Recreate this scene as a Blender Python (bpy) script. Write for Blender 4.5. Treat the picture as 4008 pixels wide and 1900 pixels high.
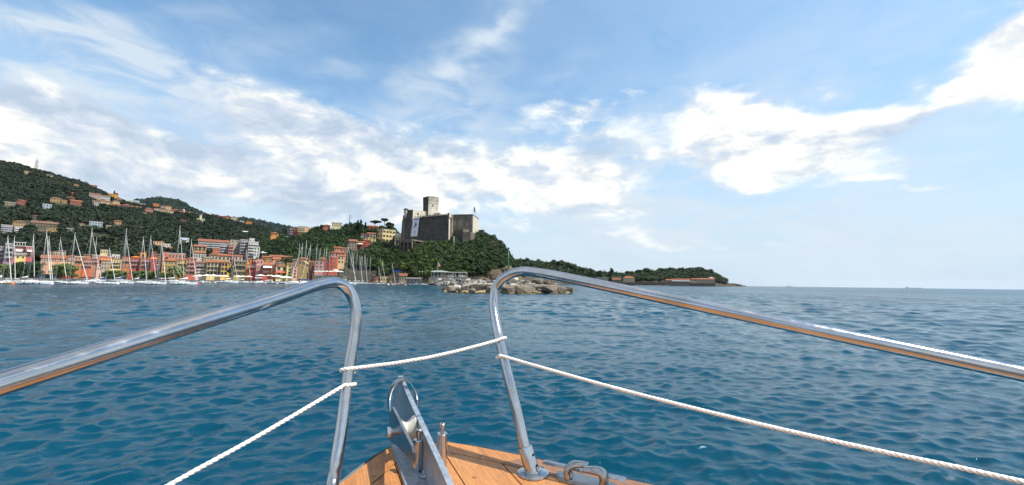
import bpy, math, random
import numpy as np
from mathutils import Vector, Matrix

for _o in list(bpy.data.objects):
    bpy.data.objects.remove(_o)
SC = bpy.context.scene
COL = SC.collection
PI = math.pi
rnd = random.Random(7)

# ------------------------------------------------------------------ camera
H = 2.0                       # eye height above the water
FPX = 1556.0                  # focal length in photograph pixels (4008 wide)
ROLL = math.atan(0.01277)
PITCH = math.atan(158.4 * math.cos(ROLL) / FPX)
FW = Vector((0, math.cos(PITCH), math.sin(PITCH)))
UP0 = Vector((0, -math.sin(PITCH), math.cos(PITCH)))
RT = Vector((1, 0, 0)) * math.cos(ROLL) + UP0 * math.sin(ROLL)
UP = UP0 * math.cos(ROLL) - Vector((1, 0, 0)) * math.sin(ROLL)
CAM = Vector((0, 0, H))
cd = bpy.data.cameras.new('camera')
cam = bpy.data.objects.new('camera', cd)
COL.objects.link(cam)
m = Matrix.Identity(4)
for i in range(3):
    m[i][0] = RT[i]; m[i][1] = UP[i]; m[i][2] = -FW[i]; m[i][3] = CAM[i]
cam.matrix_world = m
cd.sensor_fit = 'HORIZONTAL'
cd.sensor_width = 36.0
cd.lens = 36.0 * FPX / 4008.0
cd.clip_start = 0.05
cd.clip_end = 60000
SC.camera = cam


def ray(sx, sy):
    return FW + RT * ((sx - 2004) / FPX) - UP * ((sy - 950) / FPX)


def P(sx, sy, D):
    """world point seen at photograph pixel (sx, sy) whose world Y is D"""
    d = ray(sx, sy)
    return CAM + d * (D / d.y)


def ae(sx, sy):
    d = ray(sx, sy)
    return d.x / d.y, d.z / d.y


def wD(sx, sy):
    """depth of the water surface at a pixel below the horizon"""
    a, e = ae(sx, sy)
    return -H / e


def C2(u, v, z):
    return CAM + (FW + RT * ((u - 1288) / 1000.0) - UP * ((v - 610.6) / 1000.0)) * z


# ------------------------------------------------------------------ node helper
class NT:
    def __init__(s, tree):
        s.t = tree; s.n = tree.nodes; s.l = tree.links

    def node(s, typ, **kw):
        n = s.n.new(typ)
        for k, v in kw.items():
            if k.startswith('i_'):
                n.inputs[k[2:].replace('_', ' ')].default_value = v
            else:
                setattr(n, k, v)
        return n

    def put(s, sock, val):
        if hasattr(val, 'is_output') or isinstance(val, bpy.types.NodeSocket):
            s.l.new(val, sock)
        else:
            sock.default_value = val

    def math(s, op, a, b=None, c=None, clamp=False):
        n = s.n.new('ShaderNodeMath'); n.operation = op; n.use_clamp = clamp
        s.put(n.inputs[0], a)
        if b is not None: s.put(n.inputs[1], b)
        if c is not None: s.put(n.inputs[2], c)
        return n.outputs[0]

    def vmath(s, op, a, b=None):
        n = s.n.new('ShaderNodeVectorMath'); n.operation = op
        s.put(n.inputs[0], a)
        if b is not None: s.put(n.inputs[1], b)
        return n.outputs['Value' if op == 'LENGTH' else 'Vector']

    def noise(s, vec, scale, detail=3, rough=0.55, dist=0.0, col=False):
        n = s.n.new('ShaderNodeTexNoise')
        if vec is not None: s.l.new(vec, n.inputs['Vector'])
        n.inputs['Scale'].default_value = scale
        n.inputs['Detail'].default_value = detail
        n.inputs['Roughness'].default_value = rough
        n.inputs['Distortion'].default_value = dist
        return n.outputs['Color' if col else 'Fac']

    def ramp(s, fac, stops, interp='LINEAR'):
        n = s.n.new('ShaderNodeValToRGB')
        s.l.new(fac, n.inputs[0])
        cr = n.color_ramp; cr.interpolation = interp
        while len(cr.elements) < len(stops): cr.elements.new(0.5)
        for e, (p, c) in zip(cr.elements, stops):
            e.position = p
            e.color = (c, c, c, 1) if isinstance(c, (int, float)) else (c[0], c[1], c[2], 1)
        return n.outputs[0]

    def mix(s, fac, a, b, typ='MIX'):
        n = s.n.new('ShaderNodeMix'); n.data_type = 'RGBA'; n.blend_type = typ
        s.put(n.inputs[0], fac)
        for k, v in ((6, a), (7, b)):
            if isinstance(v, tuple): n.inputs[k].default_value = (v[0], v[1], v[2], 1)
            else: s.l.new(v, n.inputs[k])
        return n.outputs[2]

    def mrange(s, v, a, b, c, d, smooth=True):
        n = s.n.new('ShaderNodeMapRange')
        n.interpolation_type = 'SMOOTHSTEP' if smooth else 'LINEAR'
        s.put(n.inputs[0], v)
        for k, x in zip((1, 2, 3, 4), (a, b, c, d)): n.inputs[k].default_value = x
        return n.outputs[0]

    def mapping(s, vec, loc=(0, 0, 0), rot=(0, 0, 0), scale=(1, 1, 1), typ='POINT'):
        n = s.n.new('ShaderNodeMapping'); n.vector_type = typ
        s.l.new(vec, n.inputs['Vector'])
        n.inputs['Location'].default_value = loc
        n.inputs['Rotation'].default_value = rot
        n.inputs['Scale'].default_value = scale
        return n.outputs[0]


# ------------------------------------------------------------------ sky and sun
SUN_AZ = math.radians(106)     # clockwise from the viewing direction
SUN_EL = math.radians(56)
SKY_STRENGTH = 0.135
W = bpy.data.worlds.new('World')
SC.world = W
W.use_nodes = True
for n in list(W.node_tree.nodes): W.node_tree.nodes.remove(n)
g = NT(W.node_tree)
tc = g.node('ShaderNodeTexCoord').outputs['Generated']
sky = g.node('ShaderNodeTexSky', sky_type='NISHITA', sun_disc=False, sun_elevation=SUN_EL,
             sun_rotation=SUN_AZ, altitude=0.0, air_density=1.0, dust_density=0.25, ozone_density=1.0)
sep = g.node('ShaderNodeSeparateXYZ'); g.l.new(tc, sep.inputs[0])
az = g.math('ARCTAN2', sep.outputs[0], sep.outputs[1])
el = g.math('ARCSINE', sep.outputs[2])
cmb = g.node('ShaderNodeCombineXYZ'); g.l.new(az, cmb.inputs[0]); g.l.new(el, cmb.inputs[1])
azel = cmb.outputs[0]
stv = g.mapping(tc, scale=(1, 1, 2.1))
# domain warp gives torn, billowing edges
wn = g.noise(stv, 3.2, 3, 0.5, col=True)
wv = g.node('ShaderNodeVectorMath', operation='MULTIPLY_ADD')
g.l.new(wn, wv.inputs[0]); wv.inputs[1].default_value = (0.16, 0.16, 0.16); g.l.new(stv, wv.inputs[2])
wv = wv.outputs[0]
n_big = g.noise(wv, 5.5, 9, 0.60)
n_fine = g.noise(wv, 19.0, 6, 0.62)


def azel_px(x, y):
    d = (FW + RT * ((x - 1288) / 1000.0) - UP * ((y - 610.6) / 1000.0)).normalized()
    return math.atan2(d.x, d.y), math.asin(d.z)


def blob_sum(blobs, jitter):
    tot = None
    for (x, y, rx, ry, rot, w) in blobs:
        a0, e0 = azel_px(x, y)
        r = math.radians(rot)
        a1, e1 = azel_px(x + rx * math.cos(r), y + rx * math.sin(r))
        a2, e2 = azel_px(x - ry * math.sin(r), y + ry * math.cos(r))
        L1 = math.hypot(a1 - a0, e1 - e0); L2 = math.hypot(a2 - a0, e2 - e0)
        ph = math.atan2(e1 - e0, a1 - a0)
        v = g.mapping(jitter, loc=(a0, e0, 0), rot=(0, 0, ph), scale=(L1, L2, 1), typ='TEXTURE')
        d = g.vmath('LENGTH', v)
        k = g.mrange(d, 0.15, 1.25, w, 0.0)
        tot = k if tot is None else g.math('MAXIMUM', tot, k) if False else g.math('ADD', tot, k)
    return tot


jn = g.node('ShaderNodeVectorMath', operation='MULTIPLY_ADD')
g.l.new(g.noise(stv, 7.0, 4, 0.55, col=True), jn.inputs[0]); jn.inputs[1].default_value = (0.13, 0.10, 0)
off = g.node('ShaderNodeVectorMath', operation='ADD'); g.l.new(azel, off.inputs[0]); off.inputs[1].default_value = (-0.065, -0.05, 0)
g.l.new(off.outputs[0], jn.inputs[2])
jit = jn.outputs[0]
# dense clouds: x, y, half length, half width, slope, weight (photograph at 2576 wide)
CUM = [
    (2640, 70, 260, 110, -42, 1.15), (2560, 210, 210, 75, -28, 1.0), (2420, 255, 150, 36, -25, .75),
    (2340, 205, 60, 24, -20, .35),
    (1840, 325, 215, 95, 12, 1.15), (1770, 400, 130, 60, 8, .7), (2060, 325, 230, 60, 4, .95),
    (2240, 320, 190, 50, -8, .75), (1900, 430, 170, 45, -4, .55), (2400, 240, 140, 26, -30, .5),
    (1375, 285, 66, 36, -10, .5), (1480, 280, 64, 26, -12, .5), (1475, 335, 74, 26, 5, .5), (1520, 320, 300, 110, 10, .22), (2100, 420, 340, 60, -6, .34), (2300, 250, 200, 50, -20, .3),
    (1600, 240, 60, 22, -8, .4), (1630, 395, 50, 26, 0, .5),
    (2370, 463, 190, 20, -5, .62), (2180, 442, 130, 14, -8, .4),
    (1670, 118, 52, 20, 10, .42), (1200, 255, 46, 22, 0, .4),
    (500, 400, 760, 150, 6, .50), (1100, 460, 620, 120, 4, .45), (800, 500, 500, 70, 3, .35), (1400, 330, 260, 70, 6, .2), (1950, 380, 330, 110, 0, .25), (200, 350, 420, 110, 8, .30), (1850, 350, 300, 130, 4, .35), (2560, 130, 220, 160, -38, .75), (100, 270, 340, 80, 10, .45), (350, 500, 520, 70, 3, .42), (900, 530, 420, 40, 3, .3), (700, 300, 260, 70, 16, .25), (2000, 380, 300, 80, -4, .35), (2150, 330, 330, 70, -3, .3),
    (60, 320, 330, 90, 8, .75), (300, 400, 330, 80, 6, .62), (520, 430, 260, 80, 6, .55),
    (740, 310, 190, 90, 18, .85), (880, 390, 240, 95, 14, .82), (1100, 400, 260, 90, 6, .8),
    (1330, 420, 240, 80, 4, .85), (1500, 440, 160, 85, 8, .75), (960, 480, 260, 45, 6, .45),
    (330, 440, 90, 40, 20, .55), (120, 460, 240, 55, 0, .35), (1450, 520, 260, 45, 3, .45),
    (1560, 590, 320, 36, 3, .42), (1850, 620, 280, 26, 2, .36), (1120, 600, 300, 40, 0, .25),
    (1270, 498, 60, 9, 6, .4), (2080, 230, 60, 16, -5, .35),
]
VEIL = [
    (150, 130, 460, 150, 8, .75), (480, 230, 480, 100, 10, .75), (300, 60, 400, 50, -6, .4), (650, 110, 260, 60, -8, .38),
    (1150, 130, 230, 60, -38, .62), (1060, 240, 190, 60, -30, .5), (860, 180, 120, 30, 5, .4),
    (1270, 60, 140, 40, -35, .4), (1400, 190, 130, 30, -35, .25),
    (1300, 330, 380, 110, 0, .42), (1500, 560, 700, 140, 2, .85), (1750, 620, 700, 100, 1, .7), (1650, 440, 260, 120, 0, .5), (1230, 150, 120, 300, 35, .4), (500, 500, 700, 120, 3, .7), (900, 400, 800, 160, 5, .6), (1900, 380, 500, 170, 0, .45), (2300, 640, 900, 120, 0, .8), (2150, 300, 800, 330, 0, .5), (1650, 330, 330, 180, 0, .45),
    (2100, 560, 600, 90, 2, .35), (40, 250, 300, 80, 5, .6), (2350, 380, 400, 150, -10, .25),
]
cov = blob_sum(CUM, jit)
veil = blob_sum(VEIL, jit)
# the rest of the sky, outside the view, carries broken cloud, thickened to whiten reflections in the steel
absaz = g.math('ABSOLUTE', az)
outm = g.math('MAXIMUM', g.mrange(absaz, 0.95, 1.35, 0, 1), g.mrange(el, 0.62, 0.95, 0, 1))
rest = g.mrange(g.noise(stv, 2.3, 4, 0.55), 0.36, 0.56, 0.0, 0.95)
cov = g.math('ADD', cov, g.math('MULTIPLY', rest, outm))
nb = g.math('SUBTRACT', n_big, 0.5)
nf = g.math('SUBTRACT', n_fine, 0.5)
dens = g.math('ADD', g.math('MULTIPLY_ADD', nb, 2.0, cov), g.math('MULTIPLY_ADD', nf, 0.95, -0.27))
dens = g.math('MULTIPLY', dens, g.mrange(cov, 0.03, 0.25, 0, 1))
c_op = g.mrange(dens, -0.14, 0.88, 0.0, 0.95)
# thin veils, streaky
vs = g.mapping(tc, rot=(0, 0, 0.3), scale=(1.6, 1.0, 4.2))
n_v = g.noise(vs, 4.5, 7, 0.58, 0.7)
v_op = g.math('MULTIPLY', veil, g.mrange(n_v, 0.30, 0.72, 0.12, 1.0), clamp=True)
v_op = g.math('MULTIPLY', v_op, 0.92)
# cloud brightness: thick parts get a soft blue-grey underside, sun side is brighter
offv = g.node('ShaderNodeVectorMath', operation='ADD'); g.l.new(wv, offv.inputs[0])
offv.inputs[1].default_value = (0.045, 0.0, 0.075)
n_b2 = g.noise(offv.outputs[0], 5.5, 6, 0.60)
relief = g.math('SUBTRACT', n_big, n_b2)
side = g.mrange(az, -0.75, 0.45, 0.46, 0.90)
lit = g.math('MULTIPLY_ADD', relief, 4.2, side)
lit = g.math('ADD', lit, g.math('MULTIPLY', nf, 0.8), clamp=False)
lit = g.math('ADD', lit, g.mrange(el, 0.05, 0.40, -0.10, 0.06), clamp=True)
ccol = g.ramp(lit, [(0.0, (0.39, 0.47, 0.58)), (0.42, (0.52, 0.58, 0.66)), (0.72, (0.68, 0.70, 0.70)), (1.0, (0.86, 0.855, 0.79))])
bg_sky = g.node('ShaderNodeVectorMath', operation='SCALE'); g.l.new(sky.outputs[0], bg_sky.inputs[0])
bg_sky.inputs['Scale'].default_value = SKY_STRENGTH
skyc = g.mix(1.0, bg_sky.outputs[0], (0.84, 1.12, 1.16), 'MULTIPLY')
# pale sea haze along the horizon, all the way round
skyc = g.mix(g.mrange(el, -0.02, 0.44, 1.0, 0.0), skyc, (0.48, 0.565, 0.635))
# the air is brighter towards the sun's side
skyc = g.mix(g.mrange(az, -0.7, 1.2, 0.0, 0.42), skyc, (0.40, 0.56, 0.74))
c1 = g.mix(v_op, skyc, (0.52, 0.60, 0.68))
c2 = g.mix(c_op, c1, ccol)
bgn = g.node('ShaderNodeBackground'); g.l.new(c2, bgn.inputs['Color']); bgn.inputs['Strength'].default_value = 1.0
wo = g.node('ShaderNodeOutputWorld'); g.l.new(bgn.outputs[0], wo.inputs['Surface'])
W.cycles.sampling_method = 'MANUAL'
W.cycles.sample_map_resolution = 1024

sd = bpy.data.lights.new('sun', 'SUN'); sd.energy = 5.0; sd.angle = math.radians(0.5); sd.color = (1.0, 0.955, 0.88)
sun = bpy.data.objects.new('sun', sd); COL.objects.link(sun)
sdir = Vector((math.sin(SUN_AZ) * math.cos(SUN_EL), math.cos(SUN_AZ) * math.cos(SUN_EL), math.sin(SUN_EL)))
sun.rotation_euler = sdir.to_track_quat('Z', 'Y').to_euler()
sun.location = (60, -20, 80)
SC.view_settings.view_transform = 'Standard'
SC.view_settings.look = 'None'
SC.view_settings.exposure = 0.45
SC.view_settings.gamma = 1.0
SC.view_settings.use_curve_mapping = False
SC.cycles.max_bounces = 6
SC.cycles.diffuse_bounces = 2
SC.cycles.glossy_bounces = 4
SC.cycles.volume_bounces = 0


# ------------------------------------------------------------------ materials
def new_mat(name):
    mt = bpy.data.materials.new(name); mt.use_nodes = True
    for n in list(mt.node_tree.nodes): mt.node_tree.nodes.remove(n)
    t = NT(mt.node_tree)
    b = t.node('ShaderNodeBsdfPrincipled'); o = t.node('ShaderNodeOutputMaterial')
    t.l.new(b.outputs[0], o.inputs['Surface'])
    return mt, t, b


def simple(name, col, rough=0.6, var=0.25, scale=2.0, metal=0.0, bump=0.0, bscale=20.0, spec=0.5, ior=1.45, coat=0.0):
    mt, t, b = new_mat(name)
    oc = t.node('ShaderNodeTexCoord').outputs['Object']
    n = t.noise(oc, scale, 5, 0.6)
    f = t.ramp(n, [(0.3, 1.0 - var), (0.7, 1.0 + var * 0.4)])
    c = t.mix(1.0, (col[0], col[1], col[2]), f, 'MULTIPLY')
    t.l.new(c, b.inputs['Base Color'])
    b.inputs['Roughness'].default_value = rough
    b.inputs['Metallic'].default_value = metal
    b.inputs['IOR'].default_value = ior
    if coat: b.inputs['Coat Weight'].default_value = coat
    if bump:
        bn = t.node('ShaderNodeBump'); bn.inputs['Strength'].default_value = bump
        t.l.new(t.noise(oc, bscale, 4, 0.6), bn.inputs['Height']); t.l.new(bn.outputs[0], b.inputs['Normal'])
    return mt


_pl = {}


def plaster(col, dirt=0.35):
    """sun-bleached render with rain streaks"""
    k = ('p', col, dirt)
    lum_ = .3 * col[0] + .59 * col[1] + .11 * col[2]
    sat_ = 1.14 if max(col) - min(col) > .12 else 1.0
    col = tuple(max(.015, min(.85, lum_ + (c_ - lum_) * sat_)) for c_ in col)
    if k in _pl: return _pl[k]
    mt, t, b = new_mat('plaster')
    oc = t.node('ShaderNodeTexCoord').outputs['Object']
    n = t.noise(oc, 0.45, 5, 0.65)
    st = t.noise(t.mapping(oc, scale=(2.2, 2.2, 0.22)), 1.0, 4, 0.6)
    f = t.math('MULTIPLY', t.ramp(n, [(0.3, 1 - dirt), (0.65, 1.0)]), t.ramp(st, [(0.30, 1 - dirt * 0.8), (0.55, 1.0)]))
    c = t.mix(1.0, (col[0], col[1], col[2]), f, 'MULTIPLY')
    t.l.new(c, b.inputs['Base Color']); b.inputs['Roughness'].default_value = 0.85
    _pl[k] = mt
    return mt


def srgb(r, g_, b_):
    f = lambda c: (c / 255) / 12.92 if c <= 10 else (((c / 255) + 0.055) / 1.055) ** 2.4
    return (round(f(r), 4), round(f(g_), 4), round(f(b_), 4))


def tiles(col):
    k = ('t', col)
    if k in _pl: return _pl[k]
    mt, t, b = new_mat('roof_tile')
    oc = t.node('ShaderNodeTexCoord').outputs['Object']
    n = t.noise(oc, 0.8, 5, 0.7); n2 = t.noise(oc, 4.0, 3, 0.6)
    f = t.math('MULTIPLY', t.ramp(n, [(0.3, 0.55), (0.7, 1.1)]), t.ramp(n2, [(0.3, 0.7), (0.7, 1.15)]))
    c = t.mix(1.0, (col[0], col[1], col[2]), f, 'MULTIPLY')
    t.l.new(c, b.inputs['Base Color']); b.inputs['Roughness'].default_value = 0.9
    w = t.node('ShaderNodeTexWave'); t.l.new(oc, w.inputs['Vector']); w.inputs['Scale'].default_value = 1.3
    bn = t.node('ShaderNodeBump'); bn.inputs['Strength'].default_value = 0.5; bn.inputs['Distance'].default_value = 0.1
    t.l.new(w.outputs['Fac'], bn.inputs['Height']); t.l.new(bn.outputs[0], b.inputs['Normal'])
    _pl[k] = mt
    return mt


TERRA = tiles((0.34, 0.115, 0.05))
TERRA2 = tiles((0.26, 0.10, 0.055))
TERRA3 = tiles((0.20, 0.11, 0.075))
ORANGE_ROOF = tiles((0.62, 0.19, 0.03))
GREYROOF = tiles((0.22, 0.20, 0.18))
GLASS = simple('window_glass', (0.02, 0.025, 0.03), 0.12, 0.2, 1.0)
WHITE = simple('white_paint', (0.78, 0.78, 0.76), 0.55, 0.15, 0.8)
SHUT_G = simple('green_shutter', (0.04, 0.10, 0.06), 0.6)
SHUT_B = simple('brown_shutter', (0.09, 0.05, 0.03), 0.6)
FABRIC_W = simple('white_canvas', (0.80, 0.78, 0.74), 0.8, 0.12, 0.7)
METALRAIL = simple('grey_metal', (0.35, 0.36, 0.37), 0.45, 0.2, 3.0, 0.3)


# ------------------------------------------------------------------ mesh helpers
def tag(o, label=None, cat=None, group=None, kind=None):
    if label: o['label'] = label
    if cat: o['category'] = cat
    if group: o['group'] = group
    if kind: o['kind'] = kind
    return o


def empty(name, loc=(0, 0, 0), rz=0.0, label=None, cat=None, group=None):
    o = bpy.data.objects.new(name, None); COL.objects.link(o)
    o.location = loc; o.rotation_euler = (0, 0, rz); o.empty_display_size = 0.2
    return tag(o, label, cat, group)


def link(name, me, parent=None, loc=None, rot=None, scale=None):
    o = bpy.data.objects.new(name, me); COL.objects.link(o)
    if parent is not None: o.parent = parent
    if loc is not None: o.location = loc
    if rot is not None: o.rotation_euler = rot
    if scale is not None: o.scale = scale
    return o


class MB:
    def __init__(s):
        s.v = []; s.f = []; s.m = []

    def add(s, vs, fs, m=0):
        b = len(s.v)
        s.v += [tuple(v) for v in vs]
        s.f += [tuple(i + b for i in f) for f in fs]
        s.m += [m] * len(fs)
        return s

    def box(s, x0, x1, y0, y1, z0, z1, m=0, M=None):
        vs = [Vector(p) for p in ((x0, y0, z0), (x1, y0, z0), (x1, y1, z0), (x0, y1, z0), (x0, y0, z1), (x1, y0, z1), (x1, y1, z1), (x0, y1, z1))]
        if M is not None: vs = [M @ v for v in vs]
        return s.add(vs, [(0, 3, 2, 1), (4, 5, 6, 7), (0, 1, 5, 4), (1, 2, 6, 5), (2, 3, 7, 6), (3, 0, 4, 7)], m)

    def prism(s, bot, top, m=0):
        """bot and top: equal lists of 3D points, counter-clockwise from above"""
        n = len(bot)
        fs = [tuple(range(n - 1, -1, -1)), tuple(range(n, 2 * n))]
        fs += [(i, (i + 1) % n, n + (i + 1) % n, n + i) for i in range(n)]
        return s.add(list(bot) + list(top), fs, m)

    def plate(s, poly, axis, thick, m=0):
        """flat polygon given as 3D points, extruded along axis*thick"""
        ax = Vector(axis) * thick
        a = [Vector(p) for p in poly]
        return s.prism(a, [p + ax for p in a], m)

    def tube(s, pts, rad, n=8, m=0, caps=True, closed=False):
        pts = [Vector(p) for p in pts]
        if not hasattr(rad, '__len__'): rad = [rad] * len(pts)
        b = len(s.v)
        prev = None
        N = len(pts)
        for i, p in enumerate(pts):
            if closed: d = pts[(i + 1) % N] - pts[i - 1]
            else: d = pts[min(i + 1, N - 1)] - pts[max(i - 1, 0)]
            d.normalize()
            if prev is None:
                x = d.orthogonal().normalized()
            else:
                x = prev - d * prev.dot(d)
                x = x.normalized() if x.length > 1e-6 else d.orthogonal().normalized()
            prev = x
            y = d.cross(x)
            for k in range(n):
                t = 2 * PI * k / n
                s.v.append(tuple(p + (x * math.cos(t) + y * math.sin(t)) * rad[i]))
        segs = N if closed else N - 1
        for i in range(segs):
            j = (i + 1) % N
            for k in range(n):
                k2 = (k + 1) % n
                s.f.append((b + i * n + k, b + i * n + k2, b + j * n + k2, b + j * n + k)); s.m.append(m)
        if caps and not closed:
            s.f.append(tuple(b + k for k in range(n - 1, -1, -1))); s.m.append(m)
            s.f.append(tuple(b + (N - 1) * n + k for k in range(n))); s.m.append(m)
        return s

    def lathe(s, prof, n=24, c=(0, 0, 0), m=0, M=None):
        """prof: list of (r, z)"""
        b = len(s.v)
        for r, z in prof:
            for k in range(n):
                t = 2 * PI * k / n
                p = Vector((r * math.cos(t), r * math.sin(t), z))
                if M is not None: p = M @ p
                s.v.append(tuple(p + Vector(c)))
        for i in range(len(prof) - 1):
            for k in range(n):
                k2 = (k + 1) % n
                s.f.append((b + i * n + k, b + i * n + k2, b + (i + 1) * n + k2, b + (i + 1) * n + k)); s.m.append(m)
        s.f.append(tuple(b + k for k in range(n - 1, -1, -1))); s.m.append(m)
        s.f.append(tuple(b + (len(prof) - 1) * n + k for k in range(n))); s.m.append(m)
        return s

    def mesh(s, name, mats, smooth=False):
        me = bpy.data.meshes.new(name)
        me.from_pydata(s.v, [], s.f)
        for mt in (mats if isinstance(mats, (list, tuple)) else [mats]): me.materials.append(mt)
        if any(s.m): me.polygons.foreach_set('material_index', s.m)
        if smooth:
            me.polygons.foreach_set('use_smooth', [True] * len(me.polygons))
            if smooth != 'all':
                try: me.set_sharp_from_angle(angle=math.radians(38))
                except Exception: pass
        me.update()
        return me

    def obj(s, name, mats, parent=None, smooth=False, **kw):
        return link(name, s.mesh(name, mats, smooth), parent, **kw)


def np_mesh(name, V, F, mats, smooth=False, tint=None):
    """fast mesh from numpy arrays; F is (n,3) or (n,4)"""
    me = bpy.data.meshes.new(name)
    nf, k = F.shape
    me.vertices.add(len(V)); me.loops.add(nf * k); me.polygons.add(nf)
    me.vertices.foreach_set('co', V.astype(np.float32).ravel())
    me.loops.foreach_set('vertex_index', F.astype(np.int32).ravel())
    me.polygons.foreach_set('loop_start', np.arange(0, nf * k, k, dtype=np.int32))
    me.polygons.foreach_set('loop_total', np.full(nf, k, dtype=np.int32))
    if smooth: me.polygons.foreach_set('use_smooth', np.ones(nf, dtype=bool))
    for mt in (mats if isinstance(mats, (list, tuple)) else [mats]): me.materials.append(mt)
    if tint is not None:
        at = me.attributes.new('tint', 'FLOAT', 'POINT'); at.data.foreach_set('value', tint.astype(np.float32))
    me.update(calc_edges=True)
    return me


def hash2(ix, iy, seed):
    h = (ix.astype(np.int64) * 374761393 + iy.astype(np.int64) * 668265263 + seed * 2147483647) & 0x7fffffff
    h = ((h ^ (h >> 13)) * 1274126177) & 0x7fffffff
    return ((h ^ (h >> 16)) & 0xffff) / 65535.0


def vnoise(x, y, seed=0, octs=4):
    """value noise about -1..1"""
    x = np.asarray(x, float); y = np.asarray(y, float)
    out = np.zeros(np.broadcast(x, y).shape); amp = 1.0; tot = 0
    for o in range(octs):
        ix = np.floor(x); iy = np.floor(y); fx = x - ix; fy = y - iy
        fx = fx * fx * (3 - 2 * fx); fy = fy * fy * (3 - 2 * fy)
        a = hash2(ix, iy, seed + o); b = hash2(ix + 1, iy, seed + o); c = hash2(ix, iy + 1, seed + o); d = hash2(ix + 1, iy + 1, seed + o)
        out += amp * ((a * (1 - fx) + b * fx) * (1 - fy) + (c * (1 - fx) + d * fx) * fy * 1.0 - 0.5) * 2
        tot += amp; amp *= 0.5; x = x * 2.03 + 11.7; y = y * 2.03 + 5.3
    return out / tot


# ------------------------------------------------------------------ water
wm, t, b = new_mat('sea_water')
geo = t.node('ShaderNodeNewGeometry').outputs['Position']
patch = t.noise(t.mapping(geo, scale=(0.035, 0.05, 1)), 1.0, 4, 0.6)
body = t.mix(t.ramp(patch, [(0.35, 0.0), (0.68, 1.0)]), (0.0, 0.036, 0.068), (0.0, 0.050, 0.086))
t.l.new(body, b.inputs['Base Color'])
WATER_B = b
b.inputs['IOR'].default_value = 1.333
b.inputs['Specular IOR Level'].default_value = 0.25
b.inputs['Specular Tint'].default_value = (0.50, 0.82, 1.0, 1)
h1 = t.noise(t.mapping(geo, scale=(0.6, 1.4, 1)), 4.6, 5, 0.66, 0.5)
h2 = t.noise(t.mapping(geo, rot=(0, 0, 0.3), scale=(0.7, 1.6, 1)), 1.3, 4, 0.6, 0.5)
h3 = t.noise(t.mapping(geo, rot=(0, 0, -0.25), scale=(0.6, 1.5, 1)), 0.20, 3, 0.6, 0.3)
dist = t.vmath('LENGTH', geo)
far = t.mrange(dist, 15, 120, 0.0, 1.0)
t.l.new(t.mrange(dist, 20, 260, 0.05, 0.20), WATER_B.inputs['Roughness'])
hh = t.math('MULTIPLY', h1, 0.020)
gust = t.ramp(t.noise(t.mapping(geo, rot=(0, 0, .2), scale=(0.10, 0.045, 1)), 1.0, 4, 0.62), [(0.34, 0.35), (0.62, 1.25)])
hh = t.math('MULTIPLY_ADD', t.math('MULTIPLY', t.math('MULTIPLY', h2, far), gust), 0.40, hh)
hh = t.math('MULTIPLY_ADD', t.math('MULTIPLY', h3, t.mrange(dist, 120, 600, 0.0, 1.0)), 0.9, hh)
bn = t.node('ShaderNodeBump'); bn.inputs['Strength'].default_value = 1.0; bn.inputs['Distance'].default_value = 1.0
t.l.new(hh, bn.inputs['Height']); t.l.new(bn.outputs[0], b.inputs['Normal'])


def build_water():
    rs = [1.4]
    while rs[-1] < 170: rs.append(rs[-1] * 1.0045)
    while rs[-1] < 30000: rs.append(rs[-1] * 1.25)
    rs = np.array(rs)
    th = np.concatenate([np.arange(-math.radians(64), math.radians(64), 0.0041),
                         np.linspace(math.radians(64), 2 * PI - math.radians(64), 72)[:-1]])
    R, T = np.meshgrid(rs, th, indexing='ij')
    X = R * np.sin(T); Y = R * np.cos(T); Z = np.zeros_like(X)
    DX = np.zeros_like(X); DY = np.zeros_like(X)
    rg = np.random.RandomState(5)
    spacing = R * 0.0045
    dense = (np.abs(T) <= math.radians(64)) & (R < 168)
    n = 104
    open_ = np.clip((R - 9) / 26.0, 0, 1); open_ = 1 + 1.9 * open_ * open_ * (3 - 2 * open_)
    gust = 0.72 + 0.5 * vnoise(X / 6.0, Y / 4.0, 3, 3) + 0.25 * vnoise(X / 22, Y / 16, 9, 2)
    for i in range(n):
        lam = 0.12 * (3.0 / 0.12) ** ((i + rg.rand()) / n)
        k = 2 * PI / lam
        di = math.radians(8) + rg.randn() * 0.78 + (PI if rg.rand() < .12 else 0)
        kx = k * math.sin(di); ky = -k * math.cos(di)
        st = 0.066 if lam < 0.42 else (0.046 if lam < 0.7 else 0.013)
        A = st / k
        fade = np.clip((lam / spacing - 3.0) / 3.0, 0, 1) * dense
        ph = rg.rand() * 2 * PI
        q = kx * X + ky * Y + ph
        amp = A * fade * (gust if lam < 1.5 else 1) * (open_ * np.clip(1.6 - lam * .2, .5, 1) if lam >= .7 else 1)
        Z += amp * np.cos(q)
        DX -= amp * math.sin(di) * np.sin(q) * 0.9
        DY += amp * math.cos(di) * np.sin(q) * 0.9
    V = np.stack([X + DX, Y + DY, Z], -1).reshape(-1, 3)
    nr, nt = R.shape
    i, j = np.meshgrid(np.arange(nr - 1), np.arange(nt), indexing='ij')
    j2 = (j + 1) % nt
    F = np.stack([i * nt + j, (i + 1) * nt + j, (i + 1) * nt + j2, i * nt + j2], -1).reshape(-1, 4)[:, ::-1]
    me = np_mesh('sea', V, F, wm, smooth=True)
    o = link('sea', me); tag(o, 'open blue sea with short choppy waves', kind='structure')


build_water()


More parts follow.
